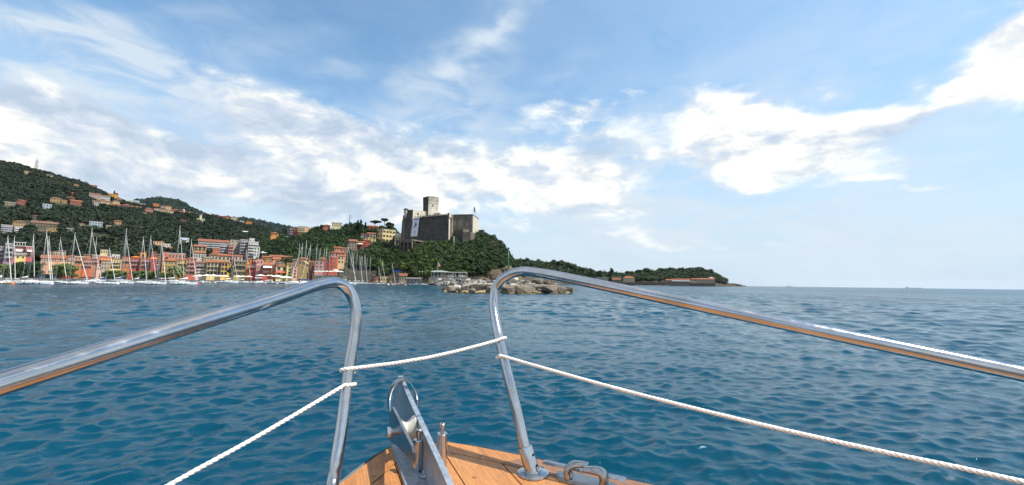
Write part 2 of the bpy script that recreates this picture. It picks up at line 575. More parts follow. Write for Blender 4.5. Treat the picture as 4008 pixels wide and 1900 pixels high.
# ------------------------------------------------------------------ land
def soil(name, c1, c2, sc=0.05):
    mt, t, b = new_mat(name)
    geo = t.node('ShaderNodeNewGeometry').outputs['Position']
    n = t.noise(geo, sc, 6, 0.65); n2 = t.noise(geo, sc * 12, 4, 0.6)
    c = t.mix(t.ramp(n, [(0.38, 0.0), (0.62, 1.0)]), c1, c2)
    c = t.mix(1.0, c, t.ramp(n2, [(0.3, 0.6), (0.7, 1.15)]), 'MULTIPLY')
    t.l.new(c, b.inputs['Base Color']); b.inputs['Roughness'].default_value = 0.95
    bn = t.node('ShaderNodeBump'); bn.inputs['Distance'].default_value = 1.5; bn.inputs['Strength'].default_value = 0.8
    t.l.new(n2, bn.inputs['Height']); t.l.new(bn.outputs[0], b.inputs['Normal'])
    return mt


SOIL_HILL = soil('hill_ground', (0.018, 0.028, 0.012), (0.055, 0.060, 0.028))
SOIL_NEAR = soil('headland_ground', (0.016, 0.024, 0.010), (0.06, 0.05, 0.032), 0.09)
SOIL_ROCK = soil('peninsula_ground', (0.02, 0.026, 0.014), (0.075, 0.058, 0.042), 0.04)


class Layer:
    """A hill: columns of (shore depth, shore height, ridge depth, ridge height) over the azimuth a = X / Y."""
    def __init__(s, cols, ground_drop, power=1.0, namp=0.0, seed=1, back=1.3):
        rows = []
        for (sx, sy, D0, z0, D1) in cols:
            a, e = ae(sx, sy)
            rows.append((a, D0, z0, D1, H + e * D1 - ground_drop))
        rows.sort()
        s.A = np.array(rows); s.power = power; s.namp = namp; s.seed = seed; s.back = back

    def par(s, a):
        c = s.A
        return [np.interp(a, c[:, 0], c[:, k]) for k in (1, 2, 3, 4)]

    def z(s, a, D):
        a = np.asarray(a, float); D = np.asarray(D, float)
        D0, z0, D1, z1 = s.par(a)
        tt = (D - D0) / (D1 - D0)
        tc_ = np.clip(tt, 0, 1)
        up = z0 + (z1 - z0) * tc_ ** s.power
        up = up - np.clip(tt - 1, 0, 9) * (z1 - z0) * s.back
        up = np.where(tt < 0, z0 + tt * 60, up)
        nz = vnoise(a * D / 45.0, D / 45.0, s.seed, 3) * s.namp
        return up + nz * np.clip(tc_ * 4, 0, 1) * np.clip((1.15 - tt) * 3, 0, 1)

    def solve(s, sx, sy):
        a, e = ae(sx, sy)
        D0, z0, D1, z1 = [float(v) for v in s.par(a)]
        Ds = np.linspace(D0, D1, 400)
        f = s.z(np.full(400, a), Ds) - (H + e * Ds)
        idx = np.where(f >= 0)[0]
        return float(Ds[idx[0]]) if len(idx) else D1

    def build(s, name, mat, na, nd, d_over=1.25):
        a0, a1 = s.A[0, 0], s.A[-1, 0]
        aa = np.linspace(a0, a1, na); tt = np.linspace(-0.06, d_over, nd)
        A, T_ = np.meshgrid(aa, tt, indexing='ij')
        D0, z0, D1, z1 = s.par(A)
        D = D0 + T_ * (D1 - D0)
        Z = s.z(A, D)
        V = np.stack([A * D, D, Z], -1).reshape(-1, 3)
        i, j = np.meshgrid(np.arange(na - 1), np.arange(nd - 1), indexing='ij')
        F = np.stack([i * nd + j, (i + 1) * nd + j, (i + 1) * nd + j + 1, i * nd + j + 1], -1).reshape(-1, 4)
        o = link(name, np_mesh(name, V, F, mat, smooth=True))
        return tag(o, kind='structure')


main_hill = Layer([(-900, 560, 264, 1.2, 860), (-400, 590, 264, 1.2, 860), (0, 631, 264, 1.2, 850), (60, 640, 264, 1.2, 850), (140, 662, 264, 1.2, 850), (240, 690, 264, 1.2, 840),
                   (330, 712, 264, 1.2, 840), (380, 742, 264, 1.2, 830), (440, 766, 264, 1.2, 820), (480, 784, 264, 1.2, 820), (560, 800, 264, 1.2, 820),
                   (620, 812, 264, 1.2, 820), (700, 828, 264, 1.2, 810), (800, 840, 264, 1.2, 800), (860, 852, 264, 1.2, 800), (920, 862, 264, 1.2, 790),
                   (1000, 882, 264, 1.2, 780), (1060, 902, 264, 1.2, 760), (1140, 915, 264, 1.2, 740), (1300, 960, 264, 1.2, 700)], 5.0, 1.0, 7.0, 3, 1.0)
second_hill = Layer([(420, 860, 1150, 60, 1500), (500, 798, 1150, 90, 1500), (540, 781, 1150, 90, 1500), (600, 775, 1150, 90, 1500), (660, 775, 1150, 90, 1500), (700, 783, 1150, 80, 1500),
                     (740, 806, 1150, 70, 1500), (793, 833, 1150, 60, 1500), (850, 858, 1150, 40, 1500), (1000, 900, 1150, 20, 1500), (1100, 940, 1150, 10, 1500)], 6.0, 1.0, 10.0, 11)
far_hill = Layer([(760, 850, 1900, 80, 2500), (880, 850, 1900, 80, 2500), (960, 853, 1900, 80, 2500), (1000, 860, 1900, 70, 2500), (1050, 872, 1900, 70, 2500), (1130, 886, 1900, 60, 2500),
                  (1200, 905, 1900, 50, 2500), (1300, 940, 1900, 30, 2500), (1400, 990, 1900, 20, 2500)], 6.0, 1.0, 10.0, 17)
headland = Layer([(985, 990, 270, 1.2, 380), (1010, 962, 270, 1.2, 390), (1060, 935, 270, 1.2, 400), (1090, 924, 270, 1.2, 400), (1125, 917, 270, 1.2, 400), (1180, 912, 270, 1.2, 400), (1215, 896, 270, 1.2, 400),
                  (1260, 890, 270, 1.2, 400), (1340, 884, 280, 3, 400), (1400, 878, 296, 3, 400), (1480, 884, 296, 3, 400), (1540, 893, 296, 3, 400),
                  (1580, 930, 296, 3, 400), (1640, 1000, 296, 2, 400)], 4.0, 0.9, 2.5, 23, 0.9)
castle_rock = Layer([(1480, 1060, 294, 2, 325), (1530, 985, 294, 2, 325), (1560, 950, 294, 2, 328), (1600, 938, 294, 2, 326), (1750, 928, 294, 2, 322), (1800, 925, 294, 2, 330), (1860, 915, 294, 2, 340),
                     (1900, 920, 294, 2, 345), (1935, 930, 294, 2, 345), (1960, 955, 294, 2, 342), (1985, 990, 294, 2, 338), (2003, 1018, 294, 2, 332),
                     (2013, 1060, 294, 1.5, 326), (2022, 1106, 300, 0.5, 322)], 2.0, 0.72, 1.6, 29, 0.25)
peninsula = Layer([(1930, 1025, 560, 1, 700), (1990, 1017, 600, 1, 740), (2066, 1015, 640, 1, 780), (2110, 1016, 680, 1, 820), (2145, 1027, 720, 1, 860), (2190, 1020, 760, 1, 890),
                   (2248, 1036, 790, 1, 910), (2300, 1050, 810, 1, 920), (2353, 1062, 820, 1, 920), (2412, 1068, 830, 1, 920), (2476, 1064, 840, 1, 930),
                   (2528, 1052, 850, 1, 950), (2565, 1058, 860, 1, 950), (2621, 1049, 890, 1, 980), (2737, 1047, 930, 1, 1020), (2777, 1056, 950, 1, 1030), (2800, 1070, 970, 1, 1040),
                   (2830, 1086, 1000, 1, 1050), (2856, 1097, 1020, 1, 1060), (2882, 1103, 1040, 1, 1080), (2904, 1110, 1060, .5, 1095), (2914, 1117, 1075, .2, 1100)], 10.0, 0.8, 2.0, 31, 0.6)
main_hill.build('main_hill', SOIL_HILL, 240, 120)
second_hill.build('second_hill', SOIL_HILL, 90, 40)
far_hill.build('far_hill', SOIL_HILL, 90, 40)
headland.build('town_headland', SOIL_NEAR, 140, 60)
castle_rock.build('castle_headland', SOIL_NEAR, 140, 60, 2.2)
peninsula.build('peninsula_land', SOIL_ROCK, 180, 50, 1.5)


def z_of(layer, x, y):
    return float(layer.z(x / y, y))


# ------------------------------------------------------------------ foliage
def leaf_mat(name, dark, light, yellow=None):
    mt, t, b = new_mat(name)
    at = t.node('ShaderNodeAttribute'); at.attribute_name = 'tint'
    f = at.outputs['Fac']
    stops = [(0.0, dark), (0.75, light)]
    stops.append((1.0, yellow if yellow else light))
    c = t.ramp(f, stops)
    t.l.new(c, b.inputs['Base Color']); b.inputs['Roughness'].default_value = 0.7
    b.inputs['Specular IOR Level'].default_value = 0.2
    tr = t.node('ShaderNodeBsdfTranslucent'); t.l.new(c, tr.inputs['Color'])
    mx = t.node('ShaderNodeMixShader'); mx.inputs[0].default_value = 0.10
    t.l.new(b.outputs[0], mx.inputs[1]); t.l.new(tr.outputs[0], mx.inputs[2])
    out = [n for n in t.n if n.type == 'OUTPUT_MATERIAL'][0]
    t.l.new(mx.outputs[0], out.inputs['Surface'])
    return mt


LEAF_HILL_SHADED = leaf_mat('shaded_hill_leaves', (0.008, 0.018, 0.012), (0.021, 0.034, 0.016), (0.045, 0.056, 0.022))  # leaf colour darkened to hold the cloud shade over this hill
LEAF_NEAR = leaf_mat('headland_leaves', (0.010, 0.024, 0.010), (0.034, 0.064, 0.016), (0.085, 0.115, 0.026))
LEAF_PINE = leaf_mat('pine_needles', (0.013, 0.028, 0.013), (0.034, 0.058, 0.019))
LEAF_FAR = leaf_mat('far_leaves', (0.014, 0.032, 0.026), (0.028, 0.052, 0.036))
LEAF_BRIGHT = leaf_mat('garden_leaves', (0.045, 0.075, 0.018), (0.11, 0.16, 0.035), (0.16, 0.18, 0.04))


def crowns(C, rad, hgt, q, size, rg, tint_var=0.5, tint_mid=0.45):
    """leaf clumps on the shells of lumpy crowns. C (n,3) centres; rad, hgt (n,) half width and half height"""
    n = len(C)
    L = 7
    lump = rg.randn(n, L, 3); lump /= np.linalg.norm(lump, axis=2, keepdims=True)
    lump[:, :, 2] = np.abs(lump[:, :, 2]) * 0.9 - 0.15
    li = rg.randint(0, L, (n, q))
    lc = np.take_along_axis(lump, li[:, :, None].repeat(3, 2), 1) * 0.55
    d = rg.randn(n, q, 3); d /= np.linalg.norm(d, axis=2, keepdims=True)
    loc = lc + d * (0.48 * (0.65 + 0.4 * rg.rand(n, q, 1)))
    sc = np.stack([rad, rad, hgt], -1)[:, None, :]
    pos = C[:, None, :] + loc * sc
    nrm = d + loc * 0.8 + rg.randn(n, q, 3) * 0.35
    nrm /= np.linalg.norm(nrm, axis=2, keepdims=True)
    a1 = np.cross(nrm, rg.randn(n, q, 3)); a1 /= np.linalg.norm(a1, axis=2, keepdims=True)
    a2 = np.cross(nrm, a1)
    s = (size if np.ndim(size) == 0 else size[:, None, None]) * (0.6 + 0.8 * rg.rand(n, q, 1)) * 0.5
    a1 = a1 * s; a2 = a2 * s * (0.6 + 0.5 * rg.rand(n, q, 1))
    V = np.stack([pos - a1 - a2 * 0.6, pos + a1 - a2, pos + a1 * 0.7 + a2, pos - a1 + a2 * 0.8], 2).reshape(-1, 3)
    F = np.arange(len(V)).reshape(-1, 4)
    ti = np.clip(tint_mid + tint_var * (rg.rand(n, 1) - 0.5) + 0.25 * (rg.rand(n, q) - 0.5), 0, 1)
    return V, F, np.repeat(ti.ravel(), 4)


CLEAR = []   # (azimuth lo, azimuth hi, depth lo, depth hi) kept free of trees for houses


def forest(name, label, layer, n, r0, r1, q, size, mat, seed, arange=None, trange=(0.0, 1.06), sink=0.25, tint_mid=.45, keep=None, tv=.6):
    rg = np.random.RandomState(seed)
    a0, a1 = arange if arange else (layer.A[0, 0], layer.A[-1, 0])
    a = a0 + (a1 - a0) * rg.rand(n * 2)
    tt = trange[0] + (trange[1] - trange[0]) * rg.rand(n * 2)
    D0, z0, D1, z1 = layer.par(a)
    D = D0 + tt * (D1 - D0)
    wgt = D / D.max()
    ok = rg.rand(n * 2) < wgt
    for (b0, b1, d0, d1) in CLEAR:
        ok &= ~((a > b0) & (a < b1) & (D > d0) & (D < d1))
    if keep is not None: ok &= keep(a, D)
    a = a[ok][:n]; D = D[ok][:n]
    r = r0 + (r1 - r0) * rg.rand(len(a)) ** 1.5
    h = r * (0.75 + 0.35 * rg.rand(len(a)))
    Z = layer.z(a, D) + h * (1 - sink)
    C = np.stack([a * D, D, Z], -1)
    V, F, ti = crowns(C, r, h, q, size, rg, tv, tint_mid)
    # broad patches of lighter and darker woodland
    cx = V[:, 0] / 60.0; cy = V[:, 1] / 60.0
    ti = np.clip(ti + 0.42 * vnoise(cx, cy, seed + 5, 4), 0, 1)
    o = link(name, np_mesh(name, V, F, mat, tint=ti))
    return tag(o, label, kind='stuff')


BARK = simple('bark', (0.09, 0.06, 0.045), 0.9, 0.4, 3.0)


def tree(kind, label, sx, sytop, sybase, D=None, layer=None, w=None, mat=None, group=None, name=None, cat='tree', q=260, leaf=None, seed=None):
    """one tree: trunk with limbs and a crown of leaf clumps; w is the crown width in photograph pixels"""
    if D is None: D = layer.solve(sx, sybase)
    base = P(sx, sybase, D); top = P(sx, sytop, D)
    hgt = top.z - base.z
    k = D / FPX
    rad = (w * k / 2) if w else hgt * 0.4
    sd_ = seed if seed is not None else int(sx * 7 + sytop)
    rg = np.random.RandomState(sd_)
    root = empty(name or {'pine': 'umbrella_pine', 'cypress': 'cypress_tree', 'round': 'broadleaf_tree', 'bush': 'bush'}[kind], base, 0, label, cat, group)
    mb = MB(); tr = max(0.12, hgt * 0.025)
    lf = leaf or max(0.35, k * 3.2)
    if kind == 'pine':
        ch = hgt * 0.22; cz = hgt - ch
        mb.tube([(0, 0, -1), (hgt * .02, 0, hgt * .3), (hgt * .05, 0, hgt * .55), (hgt * .03, 0, cz)], [tr * 1.2, tr, tr * .8, tr * .4], 7)
        for i in range(6):
            an = i * 1.05 + rg.rand(); mb.tube([(hgt * .045, 0, hgt * .52), (math.cos(an) * rad * .35, math.sin(an) * rad * .35, hgt * .68), (math.cos(an) * rad * .7, math.sin(an) * rad * .7, cz)], [tr * .5, tr * .35, tr * .2], 5)
        nC = 9
        an = rg.rand(nC) * 2 * PI; rr = np.sqrt(rg.rand(nC)) * rad * .66
        C = np.stack([np.cos(an) * rr, np.sin(an) * rr, np.full(nC, cz) - rr * rr / max(rad, .1) * 0.25 + ch * .2 * rg.rand(nC)], -1)
        V, F, ti = crowns(C, np.full(nC, rad * .48), np.full(nC, ch * .75), q // 5, lf, rg, .3)
    elif kind == 'cypress':
        mb.tube([(0, 0, -1), (0, 0, hgt * .6), (0, 0, hgt * .9)], [tr, tr * .6, tr * .2], 6)
        nC = 12; f = np.linspace(0.1, 0.93, nC)
        C = np.stack([rg.randn(nC) * rad * .08, rg.randn(nC) * rad * .08, f * hgt], -1)
        rr = rad * (1.05 - f) ** .55 * np.minimum(1, f * 5 + .3)
        V, F, ti = crowns(C, rr, np.full(nC, hgt * .09), q // 8, lf, rg, .2, .2)
    elif kind == 'round':
        mb.tube([(0, 0, -1), (rad * .05, 0, hgt * .3), (0, 0, hgt * .7)], [tr * 1.3, tr, tr * .4], 7)
        for i in range(5):
            an = i * 1.25 + rg.rand(); mb.tube([(0, 0, hgt * .3), (math.cos(an) * rad * .6, math.sin(an) * rad * .6, hgt * .65)], [tr * .6, tr * .2], 5)
        nC = 11
        d = rg.randn(nC, 3); d /= np.linalg.norm(d, axis=1, keepdims=True)
        C = d * np.array([rad * .55, rad * .55, hgt * .22]); C[:, 2] += hgt * .62
        V, F, ti = crowns(C, np.full(nC, rad * .5), np.full(nC, hgt * .24), q // 5, lf, rg, .4)
    else:
        mb.tube([(0, 0, -.5), (0, 0, hgt * .5)], [tr, tr * .4], 5)
        nC = 6
        C = rg.randn(nC, 3) * np.array([rad * .4, rad * .3, hgt * .1]); C[:, 2] += hgt * .45
        V, F, ti = crowns(C, np.full(nC, rad * .55), np.full(nC, hgt * .48), q // 5, lf, rg, .4)
    mb.obj('trunk', BARK, root)
    link('crown', np_mesh('crown', V, F, mat or LEAF_PINE, tint=ti), root)
    return root


# ------------------------------------------------------------------ castle
def stone(name, c, c2, sc=0.25, courses=True):
    mt, t, b = new_mat(name)
    oc = t.node('ShaderNodeTexCoord').outputs['Object']
    n = t.noise(oc, sc, 6, 0.7); st = t.noise(t.mapping(oc, scale=(0.30, 0.30, 0.045)), 1.0, 6, 0.7)
    n3 = t.noise(t.mapping(oc, scale=(.7, .7, 2.6)), 0.9, 5, 0.7)
    col = t.mix(t.ramp(n, [(0.35, 0.0), (0.65, 1.0)]), c, c2)
    col = t.mix(1.0, col, t.ramp(st, [(0.34, 0.76), (0.6, 1.06)]), 'MULTIPLY')
    col = t.mix(1.0, col, t.ramp(n3, [(0.3, 0.72), (0.7, 1.15)]), 'MULTIPLY')
    t.l.new(col, b.inputs['Base Color']); b.inputs['Roughness'].default_value = 0.92
    bn = t.node('ShaderNodeBump'); bn.inputs['Distance'].default_value = 0.25; bn.inputs['Strength'].default_value = 0.7
    t.l.new(n3, bn.inputs['Height']); t.l.new(bn.outputs[0], b.inputs['Normal'])
    return mt


ST_DARK = stone('dark_and_shaded_stone', (0.046, 0.042, 0.039), (0.095, 0.083, 0.071))  # also on castle faces turned from the sun, shade painted into the stone
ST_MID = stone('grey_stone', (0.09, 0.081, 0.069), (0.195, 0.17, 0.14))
ST_LIGHT = stone('pale_and_sunlit_stone', (0.50, 0.455, 0.37), (0.62, 0.565, 0.47))  # also on sunward castle faces, sunlight painted into the stone
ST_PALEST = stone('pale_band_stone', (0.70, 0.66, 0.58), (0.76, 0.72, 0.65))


def ground_pt(sx, sy, D, z):
    p = P(sx, sy, D); return Vector((p.x, p.y, z))


def castle():
    root = empty('castle', ground_pt(1700, 935, 330, 30), 0, 'medieval grey stone fortress with a tall square tower on the wooded headland', 'castle')
    o0 = root.location
    L = lambda p: Vector(p) - o0

    def block(name, plan, sytop_ref, zbot, mats, batter=0.0, midx=None):
        """plan: list of (sx, D) counter-clockwise from above, first two are the front edge"""
        sxr, syr, Dr = sytop_ref
        zt = P(sxr, syr, Dr).z
        top = [ground_pt(sx, syr, D, zt) for sx, D in plan]
        cx = sum(p.x for p in top) / len(top); cy = sum(p.y for p in top) / len(top)
        bot = []
        for p in top:
            d = Vector((p.x - cx, p.y - cy, 0)); d.normalize()
            bot.append(Vector((p.x + d.x * batter, p.y + d.y * batter, zbot)))
        mb = MB(); mb.prism([L(p) for p in bot], [L(p) for p in top])
        # the first face gets material 0, the second material 1 ...: shade and sun painted by face
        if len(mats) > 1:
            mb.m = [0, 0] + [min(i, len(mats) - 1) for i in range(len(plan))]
        return mb.obj(name, mats, root), zt
    # long curtain wall facing the harbour
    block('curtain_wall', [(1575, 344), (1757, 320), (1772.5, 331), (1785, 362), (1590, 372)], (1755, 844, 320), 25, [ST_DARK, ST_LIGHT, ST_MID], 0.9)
    block('corner_buttress', [(1751.5, 320.5), (1758.5, 319.4), (1768, 324.5), (1763, 327)], (1758, 834, 320), 54.5, [ST_MID, ST_LIGHT, ST_MID])
    block('corner_buttress', [(1768, 324.2), (1772.5, 323.6), (1773.5, 334), (1769, 334)], (1770, 839, 324), 26, [ST_LIGHT, ST_LIGHT, ST_MID])
    # coping stones along the wall head
    a = P(1640, 850, 334.8); bb = P(1752, 844, 320.6)
    zt = P(1755, 844, 320).z
    mb = MB()
    d = Vector((bb.x - a.x, bb.y - a.y, 0)); nrm = Vector((-d.y, d.x, 0)).normalized()
    p0 = Vector((a.x, a.y, zt)) - nrm * 0.5; p1 = Vector((bb.x, bb.y, zt)) - nrm * 0.5
    pl = [p0, p1, p1 + nrm * 1.6, p0 + nrm * 1.6]
    mb.prism([L(p) for p in pl], [L(p + Vector((0, 0, .55))) for p in pl]); mb.obj('wall_coping', ST_MID, root)
    # parapet a little behind, its sunlight painted in with pale stone
    block('parapet', [(1652, 338), (1750, 326), (1752, 331), (1655, 343)], (1745, 838, 326), 50, [ST_LIGHT])
    block('parapet', [(1676, 352), (1722, 344), (1730, 350), (1690, 358)], (1717, 833, 345), 50, [ST_LIGHT])
    # keep block at the left
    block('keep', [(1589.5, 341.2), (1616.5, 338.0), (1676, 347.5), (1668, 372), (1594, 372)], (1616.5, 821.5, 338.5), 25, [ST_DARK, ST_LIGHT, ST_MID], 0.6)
    block('keep_wing', [(1577.5, 343.6), (1589.2, 342.3), (1592, 370), (1584, 372)], (1585, 843, 343), 25, [ST_MID, ST_MID], 1.2)
    # window in the lit side of the keep
    q = P(1636, 838, 340.9); u = (ground_pt(1676, 838, 347.5, 0) - ground_pt(1616.5, 838, 338.0, 0)).normalized(); nr = Vector((u.y, -u.x, 0))
    def opening(q, u, nr, w, h, name='window', dpt=0.5):
        mb = MB()
        M = Matrix((u, -nr, Vector((0, 0, 1)))).transposed().to_4x4(); M.translation = L(q)
        mb.box(-w / 2 - .25, w / 2 + .25, -.14, .2, -h / 2 - .25, -h / 2, 0, M); mb.box(-w / 2 - .25, w / 2 + .25, -.14, .2, h / 2, h / 2 + .25, 0, M)
        mb.box(-w / 2 - .25, -w / 2, -.14, .2, -h / 2, h / 2, 0, M); mb.box(w / 2, w / 2 + .25, -.14, .2, -h / 2, h / 2, 0, M)
        mb.box(-w / 2, w / 2, -.03, .2, -h / 2, h / 2, 1, M)
        mb.obj(name, [ST_MID, GLASS], root)
    t_ = (q.x - ground_pt(1616.5, 838, 338, 0).x) / u.x
    q2 = ground_pt(1616.5, 838, 338, q.z) + u * t_
    opening(q2, u, nr, 0.9, 1.5)
    # bartizan turret on the far left corner
    zc = P(1589, 822, 342).z; zb = P(1589, 848, 342).z; c = ground_pt(1589.5, 822, 341.5, 0)
    mb = MB(); mb.lathe([(0.3, zb - 2), (1.7, zb + 2.6), (1.75, zc - 2.6), (1.75, zc - .2)], 14, L(Vector((c.x, c.y, 0))))
    mb.obj('turret', ST_LIGHT, root, smooth=True)
    mb = MB(); mb.lathe([(2.25, zc - .2), (2.3, zc + .1), (1.7, zc + .75), (0.8, zc + 1.25), (0.1, zc + 1.4)], 14, L(Vector((c.x, c.y, 0)))); mb.obj('turret_roof', ST_MID, root, smooth=True)
    # bastion on the right
    block('bastion', [(1768, 331.5), (1851, 328), (1874, 350), (1850, 372), (1775, 372)], (1850, 841.5, 328), 34, [ST_MID, ST_LIGHT, ST_MID], 0.6)
    zt = P(1850, 841.5, 328).z
    top = [ground_pt(1767, 842, 331.1, zt - .0), ground_pt(1851.3, 842, 327.6, zt), ground_pt(1874.8, 842, 350, zt), ground_pt(1850, 842, 372.5, zt), ground_pt(1774, 842, 372.5, zt)]
    mb = MB(); mb.prism([L(p + Vector((0, 0, .003))) for p in top], [L(p + Vector((0, 0, .5))) for p in top]); mb.obj('wall_coping', ST_DARK, root)
    ub = (ground_pt(1851, 0, 328, 0) - ground_pt(1768, 0, 331.5, 0)).normalized(); nb2 = Vector((ub.y, -ub.x, 0))
    for (sx, sy, w_, h_) in ((1819, 873, 1.3, .7), (1792, 868, .5, 1.0), (1836, 868, .5, 1.0), (1800, 851, .6, .5), (1829, 852, .6, .5)):
        f_ = (sx - 1768) / 83.0; Dq = 331.5 - 3.5 * f_; q_ = P(sx, sy, Dq)
        opening(q_ + nb2 * .15, ub, nb2, w_, h_, 'embrasure')
    uc = (ground_pt(1757, 0, 320, 0) - ground_pt(1575, 0, 344, 0)).normalized(); nc2 = Vector((uc.y, -uc.x, 0))
    for (sx, sy) in ((1660, 868), (1684, 867), (1704, 866), (1722, 865), (1737, 864), (1598, 862), (1602, 880)):
        f_ = (sx - 1575) / 182.0; q_ = P(sx, sy, 344 - 24 * f_)
        opening(q_ + nc2 * .52, uc, nc2, .45, .55, 'embrasure')
    zt_ = P(1755, 844, 320).z + .5
    for i_ in range(9):
        f_ = .45 + .52 * i_ / 9; A_ = ground_pt(1575, 0, 344, zt_).lerp(ground_pt(1757, 0, 320, zt_), f_) + nc2 * .1
        mb = MB(); M = Matrix((uc, -nc2, Vector((0, 0, 1)))).transposed().to_4x4(); M.translation = L(A_)
        mb.box(0, 1.25 + .3 * (i_ % 2), 0, .8, 0, .45 + .15 * ((i_ * 7) % 3), 0, M); mb.obj('merlon', ST_MID, root)
    # terraces and ruined outworks below the bastion
    block('outwork', [(1778, 326), (1812, 322), (1836, 326), (1830, 332), (1780, 333)], (1790, 899, 325), 30, [ST_DARK, ST_MID])
    block('outwork', [(1812, 321.8), (1842, 323), (1860, 329), (1850, 336), (1815, 331)], (1830, 908, 322), 30, [ST_DARK, ST_MID])
    block('gatehouse', [(1873, 349), (1893, 346), (1897, 352), (1876, 356)], (1890, 900, 347), 34, [ST_DARK, ST_MID])
    block('gate_pillar', [(1774, 316), (1779, 315.7), (1779.5, 317), (1774.5, 317.3)], (1776, 926, 316), 32, [ST_LIGHT])
    # tower
    zt0 = P(1676.6, 802, 345).z; zt1 = P(1676.6, 770.5, 345).z
    pl = [(1656.5, 350.7), (1677, 345), (1716, 350.6), (1696, 356.5)]
    bot = [ground_pt(s_, 800, D, 48) for s_, D in pl]; mid = [ground_pt(s_, 800, D, zt0) for s_, D in pl]
    mb = MB(); mb.prism([L(p) for p in bot], [L(p) for p in mid]); mb.m = [0] * 6; mb.m[2] = 0; mb.m[3] = 1  # left face painted as shaded, right face as sunlit
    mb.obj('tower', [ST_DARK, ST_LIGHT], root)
    cxy = sum((Vector((p.x, p.y, 0)) for p in mid), Vector()) / 4

    def scaled(z, g):
        r = []
        for p in mid:
            d = Vector((p.x, p.y, 0)) - cxy
            r.append(cxy + d * (1 + g / d.length) + Vector((0, 0, z)))
        return r
    nb_ = 7; hgt = zt1 - zt0
    for i in range(nb_):
        za = zt0 + hgt * i / nb_; zb_ = zt0 + hgt * (i + 1) / nb_
        g0 = 0.10 + 0.05 * i
        mb = MB(); mb.prism([L(p) for p in scaled(za, g0)], [L(p) for p in scaled(zb_ - .32, g0 + .05)])
        mb.m = [0, 0, 0, 1, 0, 0]  # pale stone on the sunward face only, its light painted in
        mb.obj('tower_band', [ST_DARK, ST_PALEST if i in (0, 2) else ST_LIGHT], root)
        mb = MB(); mb.prism([L(p) for p in scaled(zb_ - .32, g0 - .12)], [L(p) for p in scaled(zb_, g0 - .12)]); mb.obj('tower_recess', [ST_DARK], root)
    mb = MB(); mb.prism([L(p) for p in scaled(zt1, .55)], [L(p) for p in scaled(zt1 + .4, .55)]); mb.obj('tower_coping', [ST_MID], root)
    ap = cxy + Vector((1.0, 1, zt1 + .4))
    mb = MB(); mb.prism([L(ap + Vector(v)) for v in ((-1.4, -1, 0), (1.4, -1, 0), (1.4, 1, 0), (-1.4, 1, 0))], [L(ap + Vector(v)) for v in ((.4, -.8, 1.1), (1.3, -.8, 1.3), (1.3, .8, 1.3), (.4, .8, 1.1))])
    mb.obj('stair_hatch', ST_MID, root)
    mb = MB(); mb.tube([L(ap + Vector((1, 0, 0))), L(ap + Vector((1, 0, 3.4)))], .07, 5); mb.obj('antenna', METALRAIL, root)
    u = (mid[2] - mid[1]).normalized(); nr = Vector((u.y, -u.x, 0))
    opening(mid[1] + u * 4.2 + Vector((0, 0, P(1696, 805, 347).z - zt0)), u, nr, 1.0, 1.5)
    # arcade under the left end
    Da_ = castle_rock.solve(1578, 988); A_ = P(1549, 990, Da_ + 4); B_ = P(1610, 990, Da_ - 3)
    dirv = Vector((B_.x - A_.x, B_.y - A_.y, 0)); Lg = dirv.length; dirv.normalize(); nn = Vector((-dirv.y, dirv.x, 0))
    zt = P(1580, 944, Da_).z; zs = P(1580, 957, Da_).z; zbm = P(1580, 1000, Da_).z - 3
    M = Matrix((dirv, nn, Vector((0, 0, 1)))).transposed().to_4x4(); M.translation = L(Vector((A_.x, A_.y, 0)))
    bay = Lg / 4; pw = 0.55; R_ = (bay - pw) / 2
    for i in range(4):
        mb = MB(); cx = bay * (i + .5)
        seg = 9; prev = None
        for k in range(seg + 1):
            an = PI - PI * k / seg
            p = (cx + R_ * math.cos(an), zs + R_ * math.sin(an))
            if prev:
                vs = [M @ Vector(v) for v in ((prev[0], 0, prev[1]), (p[0], 0, p[1]), (p[0], 0, zt), (prev[0], 0, zt), (prev[0], 1.2, prev[1]), (p[0], 1.2, p[1]), (p[0], 1.2, zt), (prev[0], 1.2, zt))]
                mb.add(vs, [(0, 1, 2, 3), (7, 6, 5, 4), (0, 4, 5, 1), (3, 2, 6, 7)])
            prev = p
        mb.obj('arch', ST_MID, root)
    for i in range(5):
        mb = MB(); mb.box(bay * i - pw / 2, bay * i + pw / 2, -.1, 1.3, zbm - 3 * (i % 2 == 0), zt, 0, M); mb.obj('arch_pier', ST_MID, root)
    mb = MB(); mb.box(-.6, Lg + .6, -.3, 26, zt, zt + 1.2, 0, M); mb.obj('arcade_wall', ST_MID, root)
    mb = MB(); mb.box(-.6, Lg + .6, 3.2, 4, zbm, zt, 0, M); mb.obj('arcade_back', ST_DARK, root)
    return root


castle()
DA_ = castle_rock.solve(1578, 988)

# zigzag path wall on the slope
def slope_wall(label, pts, hgt_px, mat, D_off=0.0, layer=castle_rock, name='path_wall'):
    mb = MB(); w3 = []
    for sx, sy in pts:
        D = layer.solve(sx, sy); p = P(sx, sy, D - 1.5); w3.append((p, hgt_px * D / FPX))
    o = w3[0][0]
    for (p, h), (q, h2) in zip(w3[:-1], w3[1:]):
        mb.prism([p - o + Vector((0, 0, -h - 1)), q - o + Vector((0, 0, -h - 1)), q - o + Vector((0, .6, -h - 1)), p - o + Vector((0, .6, -h - 1))],
                 [p - o, q - o, q - o + Vector((0, .6, 0)), p - o + Vector((0, .6, 0))])
    ob = mb.obj(name, mat); ob.location = o
    return tag(ob, label, 'wall')


